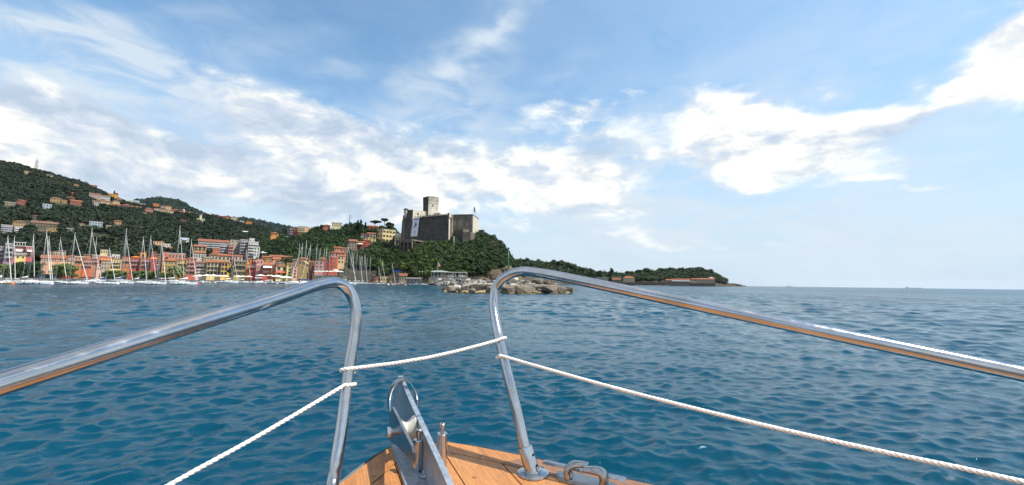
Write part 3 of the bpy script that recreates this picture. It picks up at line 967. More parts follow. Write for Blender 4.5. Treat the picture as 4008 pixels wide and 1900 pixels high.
slope_wall('grey stone parapet descending the green slope below the bastion', [(1788, 938), (1830, 950), (1862, 962), (1897, 975)], 2.2, ST_MID)
slope_wall('pale parapet of the lower path near the brown cliff', [(1905, 974), (1930, 977), (1953, 979)], 2.0, ST_LIGHT)
slope_wall('dark retaining wall left of the castle arches under the yellow villa', [(1492, 962), (1520, 964), (1549, 960)], 22, ST_DARK, layer=headland, name='retaining_wall')

# banner on the curtain wall
def banner():
    def wallD(sx): return 344 - 24 * (sx - 1575) / 182.0
    tl, tr, bl, br = P(1617.5, 854, wallD(1617.5) - 1.3), P(1642.5, 850.5, wallD(1642) - 1.3), P(1607, 926.5, wallD(1607) - 2.2), P(1633, 926, wallD(1633) - 2.2)
    root = empty('banner', bl, 0, 'tall white exhibition banner with a red and dark figure hanging on the castle wall', 'banner')
    nrm = (tr - tl).cross(bl - tl).normalized()
    if nrm.y > 0: nrm = -nrm

    def q(u, v, o=0.0):
        return tl.lerp(tr, u).lerp(bl.lerp(br, u), v) + nrm * o - bl
    cloth = simple('banner_cloth', (0.62, 0.66, 0.74), 0.7, 0.08, .3)
    ink = simple('banner_blue_ink', (0.10, 0.16, 0.36), 0.7); red = simple('banner_red_ink', (0.45, 0.03, 0.03), 0.7)
    dark = simple('banner_grey_ink', (0.10, 0.11, 0.16), 0.7); pale = simple('banner_faint_ink', (0.30, 0.33, 0.42), 0.7)
    mb = MB()
    n = 8
    for i in range(n):
        for j in range(n * 2):
            u0, u1, v0, v1 = i / n, (i + 1) / n, j / (2 * n), (j + 1) / (2 * n)
            mb.add([q(u0, v0), q(u0, v1), q(u1, v1), q(u1, v0), q(u0, v0, -.06), q(u0, v1, -.06), q(u1, v1, -.06), q(u1, v0, -.06)], [(0, 1, 2, 3), (7, 6, 5, 4)])
    mb.obj('cloth', cloth, root)

    def poly(name, pts, mat):
        mb = MB(); n = len(pts)
        mb.add([q(u, v, .03) for u, v in pts], [tuple(range(n))]); mb.obj(name, mat, root)
    rr = random.Random(3)
    for v0, h, a, b_ in ((.055, .03, .14, .86), (.095, .018, .14, .90), (.125, .012, .30, .84)):
        x = a
        while x < b_:
            w = .04 + rr.random() * .06; poly('lettering', [(x, v0), (x, v0 + h), (x + w, v0 + h), (x + w, v0)], ink); x += w + .018
    poly('emblem', [(.46, .26), (.40, .30), (.42, .35), (.36, .40), (.40, .44), (.52, .43), (.66, .42), (.72, .38), (.62, .33), (.58, .28), (.52, .25)], dark)
    poly('emblem', [(.40, .44), (.30, .47), (.24, .52), (.32, .53), (.40, .50), (.44, .55), (.48, .56), (.50, .50), (.60, .45), (.66, .42), (.52, .43)], red)
    for v0 in (.74, .765, .79):
        x = .32
        while x < .68: poly('lettering', [(x, v0), (x, v0 + .016), (x + .05, v0 + .016), (x + .05, v0)], dark); x += .07
    for v0, a, b_ in ((.90, .14, .86), (.925, .14, .86), (.95, .14, .86)):
        poly('lettering', [(a, v0), (a, v0 + .008), (b_, v0 + .008), (b_, v0)], pale)


banner()


def flag_on_pole(label, sx, sytop, sybase, D, fh, colors, vertical=True, name='flagpole', fw=4.0):
    a = P(sx, sybase, D); b_ = P(sx, sytop, D); h = b_.z - a.z
    root = empty(name, a, 0, label, 'flagpole')
    mb = MB(); mb.tube([(0, 0, -1), (0, 0, h)], [.14, .08], 7); mb.lathe([(.05, h), (.16, h + .12), (.05, h + .26)], 8); mb.obj('pole', simple('flagpole_paint', (.45, .45, .45), .5), root)
    mb = MB(); nx, nz = 9, 8
    for i in range(nx):
        for j in range(nz):
            def f(u, v):
                dr = u * u * fh * 0.55
                return (u * fw * .6 + .1, math.sin(u * 7 + v * 2) * .35 * u, h - .3 - v * fh - dr)
            u0, u1, v0, v1 = i / nx, (i + 1) / nx, j / nz, (j + 1) / nz
            mb.add([f(u0, v1), f(u1, v1), f(u1, v0), f(u0, v0)], [(0, 1, 2, 3)], min(2, i * 3 // nx))
    mb.obj('flag', [simple('flag_cloth', c, .8, .1) for c in colors], root, smooth='all')
    return root


flag_on_pole('flagpole with a drooping flag on the castle bastion', 1854, 808, 842, 345, 4.5, [(.03, .08, .06), (.25, .25, .25), (.35, .03, .03)], fw=2.2)
flag_on_pole('thick white flagpole with Italian tricolour beside the terrace pavilion', 1712, 1025, 1087, 250, 2.2, [(.05, .33, .20), (.75, .75, .72), (.5, .04, .04)], fw=2.2)


# ------------------------------------------------------------------ houses
WIN_CACHE = {}
PGB = plaster((.50, .48, .45)); FRAME = simple('window_surround', (.50, .46, .40), .7, .1)


def win_mesh(w, h, shut, frame):
    k = (w, h, shut, frame)
    if k in WIN_CACHE: return WIN_CACHE[k]
    mb = MB()
    mb.box(-w / 2, w / 2, -.03, .03, 0, h, 1)
    fr = .07
    mb.box(-w / 2 - fr, w / 2 + fr, -.09, .02, h, h + fr, 0); mb.box(-w / 2 - fr * 1.6, w / 2 + fr * 1.6, -.16, .02, -fr, 0, 0)
    mb.box(-w / 2 - fr, -w / 2, -.09, .02, 0, h, 0); mb.box(w / 2, w / 2 + fr, -.09, .02, 0, h, 0)
    if shut:
        mb.box(-w / 2 - fr - w * .45, -w / 2 - fr, -.13, -.08, 0, h, 2); mb.box(w / 2 + fr, w / 2 + fr + w * .45, -.13, -.08, 0, h, 2)
    me = mb.mesh('window', [frame, GLASS, shut or WHITE])
    WIN_CACHE[k] = me
    return me


def roof_mesh(mb, kind, w, d, z, over=.5, ridge=None, m=0, mw=1):
    x0, x1, y0, y1 = -w / 2 - over, w / 2 + over, -over, d + over
    t = .22
    rh = ridge or min(w, d) * .22
    if kind == 'hip':
        i = min((x1 - x0), (y1 - y0)) / 2 * .96
        if (x1 - x0) > (y1 - y0): r0, r1 = (x0 + i, (y0 + y1) / 2), (x1 - i, (y0 + y1) / 2)
        else: r0, r1 = ((x0 + x1) / 2, y0 + i), ((x0 + x1) / 2, y1 - i)
        vs = [(x0, y0, z), (x1, y0, z), (x1, y1, z), (x0, y1, z), (x0, y0, z + t), (x1, y0, z + t), (x1, y1, z + t), (x0, y1, z + t), (r0[0], r0[1], z + t + rh), (r1[0], r1[1], z + t + rh)]
        if (x1 - x0) > (y1 - y0): tops = [(4, 5, 9, 8), (5, 6, 9), (6, 7, 8, 9), (7, 4, 8)]
        else: tops = [(4, 5, 8), (5, 6, 9, 8), (6, 7, 9), (7, 4, 8, 9)]
        mb.add(vs, [(0, 3, 2, 1), (0, 1, 5, 4), (1, 2, 6, 5), (2, 3, 7, 6), (3, 0, 4, 7)] + tops, m)
    elif kind == 'gable':      # ridge parallel to the facade
        yc = (y0 + y1) / 2
        vs = [(x0, y0, z), (x1, y0, z), (x1, yc, z + rh), (x0, yc, z + rh), (x1, y1, z), (x0, y1, z)]
        vs2 = [(a, b_, c + t) for a, b_, c in vs]
        mb.add(vs + vs2, [(0, 3, 2, 1), (3, 5, 4, 2), (6, 7, 8, 9), (9, 8, 10, 11), (0, 1, 7, 6), (5, 11, 10, 4), (1, 2, 8, 7), (2, 4, 10, 8), (0, 6, 9, 3), (3, 9, 11, 5)], m)
        mb.add([(-w / 2, 0, z - .02), (-w / 2, d, z - .02), (-w / 2, d / 2, z + rh * .92)], [(0, 2, 1)], mw)
        mb.add([(w / 2, 0, z - .02), (w / 2, d, z - .02), (w / 2, d / 2, z + rh * .92)], [(0, 1, 2)], mw)
    elif kind == 'front':      # gable end faces the viewer
        vs = [(x0, y0, z), (0, y0, z + rh), (0, y1, z + rh), (x0, y1, z), (x1, y0, z), (x1, y1, z)]
        vs2 = [(a, b_, c + t) for a, b_, c in vs]
        mb.add(vs + vs2, [(0, 3, 2, 1), (1, 2, 5, 4), (6, 7, 8, 9), (7, 10, 11, 8), (0, 1, 7, 6), (1, 4, 10, 7), (3, 9, 8, 2), (2, 8, 11, 5), (0, 6, 9, 3), (4, 5, 11, 10)], m)
        mb.add([(-w / 2, 0.02, z - .02), (w / 2, 0.02, z - .02), (0, 0.02, z + rh * .92)], [(0, 1, 2)], mw)
        mb.add([(-w / 2, d - .02, z - .02), (w / 2, d - .02, z - .02), (0, d - .02, z + rh * .92)], [(0, 2, 1)], mw)
    elif kind == 'mono':       # single slope falling towards the viewer
        vs = [(x0, y0, z), (x1, y0, z), (x1, y1, z + rh * 2), (x0, y1, z + rh * 2)]
        vs2 = [(a, b_, c + t) for a, b_, c in vs]
        mb.add(vs + vs2, [(0, 3, 2, 1), (4, 5, 6, 7), (0, 1, 5, 4), (1, 2, 6, 5), (2, 3, 7, 6), (3, 0, 4, 7)], m)
        mb.add([(-w / 2, 0, z), (-w / 2, d, z), (-w / 2, d, z + rh * 1.9)], [(0, 2, 1)], mw)
        mb.add([(w / 2, 0, z), (w / 2, d, z), (w / 2, d, z + rh * 1.9)], [(0, 1, 2)], mw)


def house(label, x0, x1, yt, yb, D, col, roof='hip', fl=2, nc=3, rot=0, rcol=None, shut=None, cat='house', name='house', group=None,
          balc=0, depth=None, ridge=None, awn=None, layer=None, frame=None, wsize=None, chim=0, foot=8.0, parapet=True, dirt=.35, onside=1, clear=True, door=0, terrace=0):
    xm = (x0 + x1) / 2
    if D is None: D = (layer or main_hill).solve(xm, yb)
    aL, _ = ae(x0, (yt + yb) / 2); aR, _ = ae(x1, (yt + yb) / 2); am, em = ae(xm, yb)
    th = math.atan(am); R_ = D / math.cos(th)
    Wv = 2 * R_ * math.tan(abs(math.atan(aR) - math.atan(aL)) / 2)
    r = math.radians(rot)
    k = R_ / FPX * math.cos(th)
    hgt = P(xm, yt, D).z - P(xm, yb, D).z
    d = depth or max(4.0, min(Wv * .75, 11.0))
    if abs(r) > .01:
        if depth is None: d = min(d, Wv * .5 / max(.2, abs(math.sin(r))))
        w = max(2.0, (Wv - d * abs(math.sin(r))) / math.cos(r))
    else: w = Wv
    rz = -th + r
    # centre of the seen outline sits on the line of sight
    cen = (0.5 * d * math.sin(abs(r)) * (1 if r > 0 else -1)) if abs(r) > .01 else 0
    perp = Vector((math.cos(-th), math.sin(-th), 0)); fwd = Vector((math.sin(th), math.cos(th), 0))
    base = P(xm, yb, D)
    base = base + perp * cen * 1.0 + fwd * (abs(math.sin(r)) * w * .5)
    root = empty(name, base, rz, label, cat, group)
    if clear: CLEAR.append((min(aL, aR) - 2.0 / D, max(aL, aR) + 2.0 / D, D - (21 if D > 420 else (12 if D > 330 else 5)), D + d + 3))
    wm_ = plaster(col, dirt) if isinstance(col, tuple) else col
    fr = frame or FRAME
    if layer is not None or clear and x1 < 1000 and D > 420: foot = min(foot, 4.0)
    mb = MB(); mb.box(-w / 2, w / 2, 0, d, -foot, hgt, 0); mb.obj('wall', wm_, root)
    rm = rcol or TERRA
    if roof == 'flat':
        mb = MB(); mb.box(-w / 2 - .15, w / 2 + .15, -.15, d + .15, hgt, hgt + .35, 0); mb.obj('roof', rcol or plaster((.55, .53, .5)), root)
    else:
        mb = MB(); roof_mesh(mb, roof, w, d, hgt, .45 if w > 5 else .3, ridge, 0, 1)
        ro = mb.obj('roof', [rm, wm_], root)
        for i in range(chim):
            cx = (-.28 + .5 * i) * w; c_ = MB(); rh = ridge or min(w, d) * .22
            c_.box(cx - .35, cx + .35, d * .5 - .35, d * .5 + .35, hgt + rh * .3, hgt + rh + 1.1, 0); c_.box(cx - .45, cx + .45, d * .5 - .45, d * .5 + .45, hgt + rh + 1.1, hgt + rh + 1.25, 1); c_.obj('chimney', [wm_, rm], ro)
    # windows, facade and visible side
    fh = hgt / fl
    ww, wh = wsize or (min(1.15, w / max(nc, 1) * .42), min(1.7, fh * .5))
    ww = round(ww, 2); wh = round(wh, 2)
    me = win_mesh(ww, wh, shut, fr)
    for i in range(fl):
        for j in range(nc):
            link('window', me, root, loc=(-w / 2 + w * (j + .5) / nc, 0, i * fh + (fh - wh) * .45))
    if onside:
        side = -1 if r > 0.02 else 1
        ns = max(1, int(d / 4)) if (abs(r) > .1 or True) else 0
        for i in range(fl):
            for j in range(ns):
                link('window', me, root, loc=(side * w / 2, d * (j + .5) / ns, i * fh + (fh - wh) * .45), rot=(0, 0, side * PI / 2))
    for i in range(balc):
        zf = (fl - 1 - i) * fh if balc < fl else (i) * fh + .05
        zf = max(zf, .3)
        mb = MB(); bw = w * .42
        mb.box(-bw, bw, -1.0, 0, zf - .12, zf, 0); mb.box(-bw, bw, -1.0, -.96, zf + .85, zf + .95, 0)
        for q_ in range(7): x = -bw + 2 * bw * q_ / 6; mb.box(x - .05, x + .05, -1.0, -.95, zf, zf + .85, 0)
        mb.box(-bw, -bw + .06, -.94, 0, zf + .85, zf + .94, 0); mb.box(bw - .06, bw, -.94, 0, zf + .85, zf + .94, 0)
        mb.obj('balcony', PGB, root)
    if awn:
        colr, zf, fw_ = awn
        mb = MB(); z = hgt * zf
        mb.prism([(-w * fw_, -1.8, z - .9), (w * fw_, -1.8, z - .9), (w * fw_, 0, z), (-w * fw_, 0, z)], [(-w * fw_, -1.8, z - .82), (w * fw_, -1.8, z - .82), (w * fw_, 0, z + .08), (-w * fw_, 0, z + .08)])
        mb.box(-w * fw_, w * fw_, -1.84, -1.8, z - 1.15, z - .82)
        mb.obj('awning', simple('awning_canvas', colr, .8, .15), root)
    if door:
        mb = MB(); mb.box(-.6, .6, -.06, .05, 0, min(2.3, fh * .8)); mb.obj('door', SHUT_B, root)
    if terrace:
        mb = MB(); mb.box(-w / 2 - .4, w / 2 + .4, -.8, d * .7, hgt + .35, hgt + .5); 
        for i in range(5):
            x = -w / 2 + w * i / 4; mb.box(x - .08, x + .08, -.7, -.54, hgt + .5, hgt + 2.6)
        mb.box(-w / 2 - .4, w / 2 + .4, -.9, d * .7, hgt + 2.6, hgt + 2.8); mb.obj('roof_terrace', WHITE, root)
    return root


def flats(label, x0, x1, yt, yb, D, col, fl, nc, rot=0, slab=None, rcol=None, roof='flat', depth=12, layer=None, name='apartment_block', cat='apartment block', railc=None, **kw):
    """apartment block: every storey has a full-width balcony band with dark window bays behind"""
    root = house(label, x0, x1, yt, yb, D, col, roof, fl, nc, rot, rcol=rcol, depth=depth, layer=layer, name=name, cat=cat, **kw)
    wall = [c for c in root.children if c.name.startswith('wall')][0]
    xs = [v.co.x for v in wall.data.vertices]; zs = [v.co.z for v in wall.data.vertices]
    w = max(xs) - min(xs); hgt = max(zs); fh = hgt / fl
    sm = slab or plaster((.45, .45, .46)); rl = railc or sm
    mb = MB(); mb.box(-w / 2 + .2, w / 2 - .2, -1.5, 0, -.1, .06, 0); mb.box(-w / 2 + .2, w / 2 - .2, -1.5, -1.42, .06, .95, 1)
    n = max(2, nc // 2)
    for j in range(n + 1):
        x = -w / 2 + .2 + (w - .4) * j / n; mb.box(x - .09, x + .09, -1.41, 0, .06, fh - .1, 0)
    me = mb.mesh('balcony', [sm, rl])
    for i in range(fl):
        link('balcony', me, root, loc=(0, 0, i * fh + .02))
    return root

# ------------------------------------------------------------------ colours of the renders
PINK = (0.50, 0.24, 0.17); SALM = (0.52, 0.22, 0.12); CORAL = (0.58, 0.17, 0.09); RED = (0.42, 0.07, 0.045); DRED = (0.25, 0.045, 0.04)
BRED = (0.60, 0.10, 0.045); ORG = (0.68, 0.27, 0.06); YEL = (0.74, 0.48, 0.10); PYEL = (0.72, 0.58, 0.26); CREAM = (0.66, 0.54, 0.34)
OCH = (0.50, 0.33, 0.14); PEACH = (0.68, 0.40, 0.26); WHT = (0.70, 0.69, 0.65); GRY = (0.34, 0.34, 0.36); BEI = (0.46, 0.38, 0.27)
OLI = (0.42, 0.36, 0.16); STN = (0.30, 0.24, 0.18); BRN = (0.22, 0.15, 0.11); LPINK = (0.64, 0.46, 0.42); PURP = (0.33, 0.20, 0.24); BLUEW = (0.45, 0.55, 0.64)
PG = plaster((0.40, 0.40, 0.42)); PW = plaster((0.66, 0.65, 0.62)); PR = plaster(RED); PO = plaster((.66, .24, .03))

# --- ridge village and hillside, found on the main hill by their base line
HILL = [
 ('small ochre farmhouse highest on the hill near the radio mast', 92, 113, 671, 681, CREAM, 'gable', 1, 3, 0, TERRA3),
 ('cream cottage with pale roof just below the hill crest', 178, 207, 687, 699, CREAM, 'gable', 1, 3, 10, GREYROOF),
 ('beige cottage with orange roof on the upper slope', 288, 309, 724, 733, BEI, 'gable', 1, 2, 0, TERRA),
 ('pink house with red side wall on the shoulder of the hill', 347, 379, 727, 740, PINK, 'gable', 2, 3, -10, TERRA2),
 ('tiny red-roofed house alone on the dark slope', 277, 295, 756, 765, RED, 'gable', 1, 2, 0, TERRA),
 ('brick red villa with brown roof at the left of the hillside', 61, 103, 786, 806, (0.40, .11, .07), 'hip', 2, 4, 5, TERRA2),
 ('long low pale house left of the brick red villa', 14, 60, 795, 806, BEI, 'gable', 1, 5, 0, GREYROOF),
 ('ochre villa with hip roof in the middle of the slope', 192, 241, 777, 794, OCH, 'hip', 2, 4, 5, TERRA3),
 ('small ochre annex right of the ochre hip-roofed villa', 241, 262, 785, 798, OCH, 'gable', 1, 2, 0, TERRA3),
 ('brown red house behind the long red row', 257, 292, 774, 787, (0.32, .12, .10), 'hip', 2, 3, 0, TERRA2),
 ('long red row of houses on the slope under the brown red house', 270, 320, 788, 805, (0.38, .10, .07), 'gable', 2, 6, 5, TERRA),
 ('white and blue modern villa with stepped terraces', 162, 202, 800, 820, BLUEW, 'flat', 2, 3, 5, PW),
 ('low brown roof half buried in the dark trees', 124, 153, 847, 853, BRN, 'gable', 1, 3, 0, TERRA3),
 ('yellow ochre villa above the white block on the left', 48, 101, 869, 888, OCH, 'hip', 2, 5, 0, TERRA3),
 ('long low brown roofed building among dark trees', 122, 237, 876, 890, BRN, 'gable', 1, 10, 0, TERRA3),
 ('ochre two-storey villa with white awning below the long brown roof', 180, 228, 893, 915, OCH, 'flat', 2, 4, 0, GREYROOF),
 ('small low terrace house left of the ochre villa with awning', 147, 175, 905, 914, GRY, 'gable', 1, 3, 0, TERRA3),
 ('pale cottage among the dark trees', 259, 288, 897, 906, BEI, 'gable', 1, 3, 0, GREYROOF),
 ('beige house with brown roof left of the light blue villa', 304, 331, 877, 888, BEI, 'hip', 1, 2, 0, TERRA3),
 ('light blue and white two-storey villa alone in dark woods', 345, 401, 869, 887, BLUEW, 'flat', 2, 5, 5, PW),
 ('peach house with white side terrace in the dark woods', 446, 475, 867, 881, PEACH, 'gable', 2, 2, 0, TERRA2),
 ('small cream house below the peach house', 412, 435, 885, 895, CREAM, 'gable', 1, 2, 10, GREYROOF),
 ('lilac pink terrace row with long white balconies', 347, 394, 761, 777, LPINK, 'gable', 2, 6, 0, TERRA3),
 ('white balconied row stepping down from the lilac pink row', 390, 430, 769, 783, WHT, 'gable', 2, 5, 0, TERRA3),
 ('grey cream apartment row at the left of the hillside cluster', 359, 388, 788, 810, (0.5, .48, .44), 'gable', 3, 3, 0, TERRA3),
 ('tall cream apartment house with two cypresses in front', 388, 430, 788, 811, CREAM, 'gable', 3, 5, 0, TERRA2),
 ('cream corner house at the right of the hillside cluster', 438, 468, 788, 802, CREAM, 'hip', 2, 3, 5, TERRA3),
 ('peach terrace row under the cream corner house', 430, 470, 801, 811, PEACH, 'gable', 1, 5, 0, TERRA),
 ('bright yellow villa just under the ridge cypresses', 418, 461, 762, 776, YEL, 'gable', 2, 4, 0, TERRA),
 ('ochre house stepping down right of the bright yellow villa', 441, 475, 778, 788, OCH, 'gable', 1, 3, 0, TERRA2),
 ('white flat-roofed row on the saddle of the ridge', 496, 522, 784, 794, WHT, 'flat', 1, 4, 0, PW),
 ('white and turquoise row at the right of the saddle', 522, 545, 786, 797, BLUEW, 'flat', 1, 3, 0, PW),
 ('red brown house with a raised red attic below the saddle', 474, 514, 804, 818, (0.34, .11, .09), 'hip', 2, 4, 0, TERRA2),
 ('brown row house right of the red brown house', 512, 550, 812, 825, (0.40, .22, .14), 'gable', 1, 4, 0, TERRA2),
 ('pink house under a big dark hip roof', 566, 598, 818, 835, PINK, 'hip', 2, 3, 0, TERRA3),
 ('cream block in front of the pink house with big dark roof', 556, 574, 833, 844, CREAM, 'flat', 1, 2, 0, GREYROOF),
 ('pale grey terrace wall house below the ridge', 541, 571, 798, 806, (0.55, .55, .52), 'flat', 1, 3, 0, PW),
 ('bright orange house on the ridge left of the cream village', 598, 623, 800, 810, ORG, 'gable', 1, 3, 0, TERRA),
 ('white house at the left end of the ridge village', 602, 623, 818, 827, WHT, 'gable', 1, 3, 0, TERRA2),
 ('wide cream building on the front edge of the ridge village', 623, 651, 821, 832, CREAM, 'gable', 2, 4, 0, TERRA2),
 ('cream house stepping down in the ridge village', 650, 679, 826, 838, CREAM, 'gable', 2, 3, 0, TERRA2),
 ('pale pink house at the top of the ridge village', 628, 643, 807, 818, LPINK, 'gable', 2, 2, 0, TERRA3),
 ('cream house behind the top of the ridge village', 645, 671, 810, 821, CREAM, 'gable', 1, 3, 0, TERRA2),
 ('red roofed row left of the church on the ridge', 676, 697, 822, 830, (0.36, .14, .10), 'gable', 1, 3, 0, TERRA),
 ('long red-tiled nave of the ridge church', 697, 744, 832, 840, CREAM, 'gable', 1, 6, 5, TERRA),
 ('ochre cube house right of the ridge church', 744, 763, 834, 842, OCH, 'flat', 1, 2, 0, TERRA3),
 ('yellow ochre house behind the tower villa', 766, 781, 835, 844, (0.55, .38, .16), 'flat', 1, 2, 0, TERRA3),
 ('rose pink gabled house on the ridge behind the tower villa', 789, 802, 835, 843, PINK, 'front', 1, 2, 0, TERRA2),
 ('pink balcony house right of the tower villa', 800, 821, 841, 852, LPINK, 'gable', 2, 3, 0, TERRA2),
 ('cream tall house rising on the ridge', 824, 841, 837, 849, CREAM, 'flat', 2, 2, 0, PW),
 ('rose house under a dark hip roof on the ridge', 841, 857, 842, 856, (0.46, .27, .24), 'hip', 2, 3, 0, TERRA3),
 ('red brown house right of the rose house on the ridge', 857, 878, 848, 858, (0.34, .13, .10), 'gable', 1, 3, 0, TERRA2),
 ('salmon cottage on the ridge right of the red brown house', 879, 895, 848, 857, SALM, 'gable', 1, 2, 0, TERRA2),
 ('cream house with a dark gable near the end of the ridge', 901, 929, 854, 864, CREAM, 'front', 1, 3, 0, TERRA3),
 ('first of two small white cube houses below the ridge end', 922, 936, 866, 873, WHT, 'flat', 1, 1, 0, PW),
 ('second white cube house nearer the orange house', 938, 955, 866, 874, WHT, 'flat', 1, 2, 0, PW),
 ('orange yellow house alone at the right end of the ridge', 962, 986, 868, 878, ORG, 'flat', 1, 3, 0, TERRA),
 ('dark red villa with pale terraces in the woods left of the tower villa', 704, 729, 862, 881, DRED, 'flat', 2, 3, 0, TERRA3),
 ('small white house on the right hillside above the tall blocks', 947, 969, 908, 917, BLUEW, 'gable', 1, 2, 5, PW),
]
for (lb, x0, x1, yt, yb, c, rf, fl, nc, rt, rc) in HILL:
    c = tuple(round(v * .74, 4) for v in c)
    house(lb, x0, x1, yt, yb, None, c, rf, fl, nc, rt, rc, onside=(x1 - x0 > 24), foot=5.0, name='villa' if 'villa' in lb else 'house')

# villa with a tower on the hillside
r_ = house('pale yellow villa with a square central tower and white terrace', 768, 800, 857, 872, None, (0.56, .56, .34), 'flat', 2, 4, 0, PW, name='villa', cat='villa')
w_ = [c for c in r_.children if c.name.startswith('wall')][0]
hx = max(v.co.x for v in w_.data.vertices); hz = max(v.co.z for v in w_.data.vertices)
mb = MB(); mb.box(-hx * .28, hx * .28, 2, 2 + hx * .56, hz + .35, hz * 1.95); mb.obj('tower', plaster((0.56, .56, .34)), r_)
mb = MB(); mb.box(-hx * .36, hx * .36, 1.5, 2.5 + hx * .56, hz * 1.95, hz * 1.95 + .8); mb.obj('tower_parapet', PW, r_)
mb = MB(); mb.box(-hx * 1.9, hx * 1.7, -9, -8, -6, -.4); mb.obj('terrace_wall', PG, r_)
# church dome
Dm = main_hill.solve(719, 832); p = P(719, 830, Dm)
ch = empty('bell_tower', p, 0, 'small domed bell tower rising from the ridge church', 'bell tower')
k = Dm / FPX
mb = MB(); mb.box(-1.6, 1.6, -1.6, 1.6, -3, 3.0); mb.obj('tower_shaft', plaster(PEACH), ch)
mb = MB(); mb.lathe([(1.9, 3.0), (1.7, 3.8), (1.2, 4.7), (.3, 5.4), (.1, 6.6)], 12); mb.obj('dome', plaster(LPINK), ch, smooth=True)

# pale retaining walls on the slopes
for lb, pts in (('pale stepped terrace wall on the right hillside', [(813, 893), (828, 889), (845, 883)]),
                ('pale terrace wall above the hillside cluster', [(400, 754), (412, 757), (424, 760)]),
                ('thin pale road wall crossing under the hill crest', [(320, 736), (350, 743), (385, 746)])):
    slope_wall(lb, pts, 2.2, PW, layer=main_hill, name='terrace_wall')

# --- apartment blocks at the foot of the hill
flats('white and grey apartment block with white balconies at the far left', 0, 46, 882, 915, None, (.42, .43, .44), 4, 6, 0, PG)
flats('white apartment block right of the white and grey one', 46, 86, 888, 914, None, (.60, .61, .62), 3, 4, 5, PW)
house('grey green house with shallow roof above the pink terraced building', 66, 117, 934, 947, 400, (.40, .46, .42), 'gable', 1, 5, 0, TERRA3)
house('peach house with two small windows behind the masts', 135, 184, 943, 963, 380, (.50, .30, .20), 'hip', 2, 3, 10, TERRA3, shut=SHUT_B)
flats('small grey block left of the long brown-roofed apartment block', 304, 345, 948, 968, 420, GRY, 2, 4, 0, PG)
flats('long grey apartment block under a thin brown roof', 347, 478, 943, 982, 390, (.26, .28, .31), 4, 12, 0, PG, TERRA3, 'gable')
house('grey stair tower dividing the long brown-roofed blocks', 452, 476, 941, 975, 386, (.42, .42, .42), 'flat', 3, 1, 0, PG, name='stair_tower', cat='building')
flats('right half of the brown-roofed apartments with a blank grey wall', 478, 516, 941, 984, 388, (.38, .39, .41), 4, 2, 0, PG, TERRA3, 'hip')
flats('grey white block with stacked round balconies behind the orange-roofed house', 516, 545, 946, 990, 384, (.44, .46, .50), 4, 4, 0, PW, TERRA3, 'hip')
flats('white flats with dark arched windows beside the stacked balconies', 560, 616, 966, 988, 370, WHT, 2, 6, 0, PW, rcol=GREYROOF)
house('peach orange house with open loggia above the white flats', 598, 641, 946, 966, 385, PEACH, 'flat', 2, 4, 0, TERRA2)
house('low white building right of the peach loggia house', 641, 668, 956, 966, 385, WHT, 'flat', 1, 3, 0, PW)
house('white house with wide red hip roof', 641, 690, 974, 992, 365, (.55, .55, .52), 'hip', 2, 6, 0, TERRA)
house('white villa with blue awning high behind the tall masts', 701, 739, 932, 953, 400, WHT, 'flat', 2, 4, 5, PW, awn=((.22, .36, .55), .8, .3), cat='villa', name='villa')
flats('long grey apartment row under a thin red roof behind the town', 773, 896, 948, 972, 370, GRY, 3, 12, 2, PG, TERRA2, 'gable')
house('beige blank-sided wing of the tall apartment block', 896, 936, 941, 1006, 345, (.38, .34, .27), 'flat', 6, 2, 0, PG, name='apartment_block', cat='apartment block', wsize=(.9, 1.0))
flats('tall grey apartment block with stacked balconies', 936, 970, 939, 1006, 343, (.36, .37, .42), 6, 4, 0, PG)
flats('white modern apartment block stepping down to the right', 968, 1008, 948, 1004, 338, (.62, .62, .58), 5, 4, 0, PW, rcol=PW)
house('lower white wing with small windows at the right of the white modern block', 992, 1015, 968, 1004, 332, (.66, .66, .60), 'flat', 3, 2, 0, PW, name='apartment_block', cat='apartment block')
house('flat white penthouse on top of the white modern block', 976, 996, 935, 948, 342, WHT, 'flat', 1, 3, 0, PW, name='penthouse', cat='building', foot=1.0)
house('ochre house with three dark loggias on the left below the long row', 758, 807, 966, 982, 345, OCH, 'gable', 2, 3, 0, TERRA, wsize=(2.0, 1.3))
house('bright coral cube house among the rear roofs', 829, 858, 973, 997, 322, CORAL, 'flat', 2, 2, 8, TERRA)
flats('grey mauve balcony block beside the coral cube', 858, 891, 957, 998, 328, (.36, .33, .38), 4, 3, 0, PG)
flats('rose pink balcony block left of the tall beige wing', 891, 911, 957, 1004, 324, (.50, .24, .22), 4, 2, 0, plaster((.45, .25, .24)))

# --- left waterfront quarter
flats('mauve pink apartment building at the left edge', -40, 14, 965, 1012, 262, PURP, 3, 5, 0, PG)
flats('mauve wing with white railings left of the pink building', 14, 49, 955, 1010, 260, PURP, 3, 3, 0, PG)
house('bright pink building with white awnings and roof terrace', 49, 92, 966, 1010, 255, (.50, .17, .16), 'flat', 3, 4, 0, PW, awn=((.8, .8, .8), .72, .3), terrace=1, name='apartment_block', cat='apartment block', balc=2)
house('red and pink corner house with a white awning over its terrace', 92, 128, 966, 1010, 257, (.52, .12, .13), 'flat', 3, 3, 5, PW, awn=((.8, .8, .78), .70, .3), balc=2)
house('low cream annex under the pink building', 59, 100, 1001, 1012, 250, PYEL, 'mono', 1, 2, 0, GREYROOF)
house('long low house under a continuous terracotta roof', 160, 262, 1013, 1026, 262, PEACH, 'mono', 1, 10, 0, TERRA, ridge=1.2)
house('beige gabled house behind the long terracotta roof', 207, 233, 986, 1003, 290, BEI, 'front', 1, 3, 0, TERRA3)
house('beige house with twin attic windows right of the gabled one', 232, 256, 985, 1003, 288, BEI, 'gable', 1, 3, 0, TERRA3)
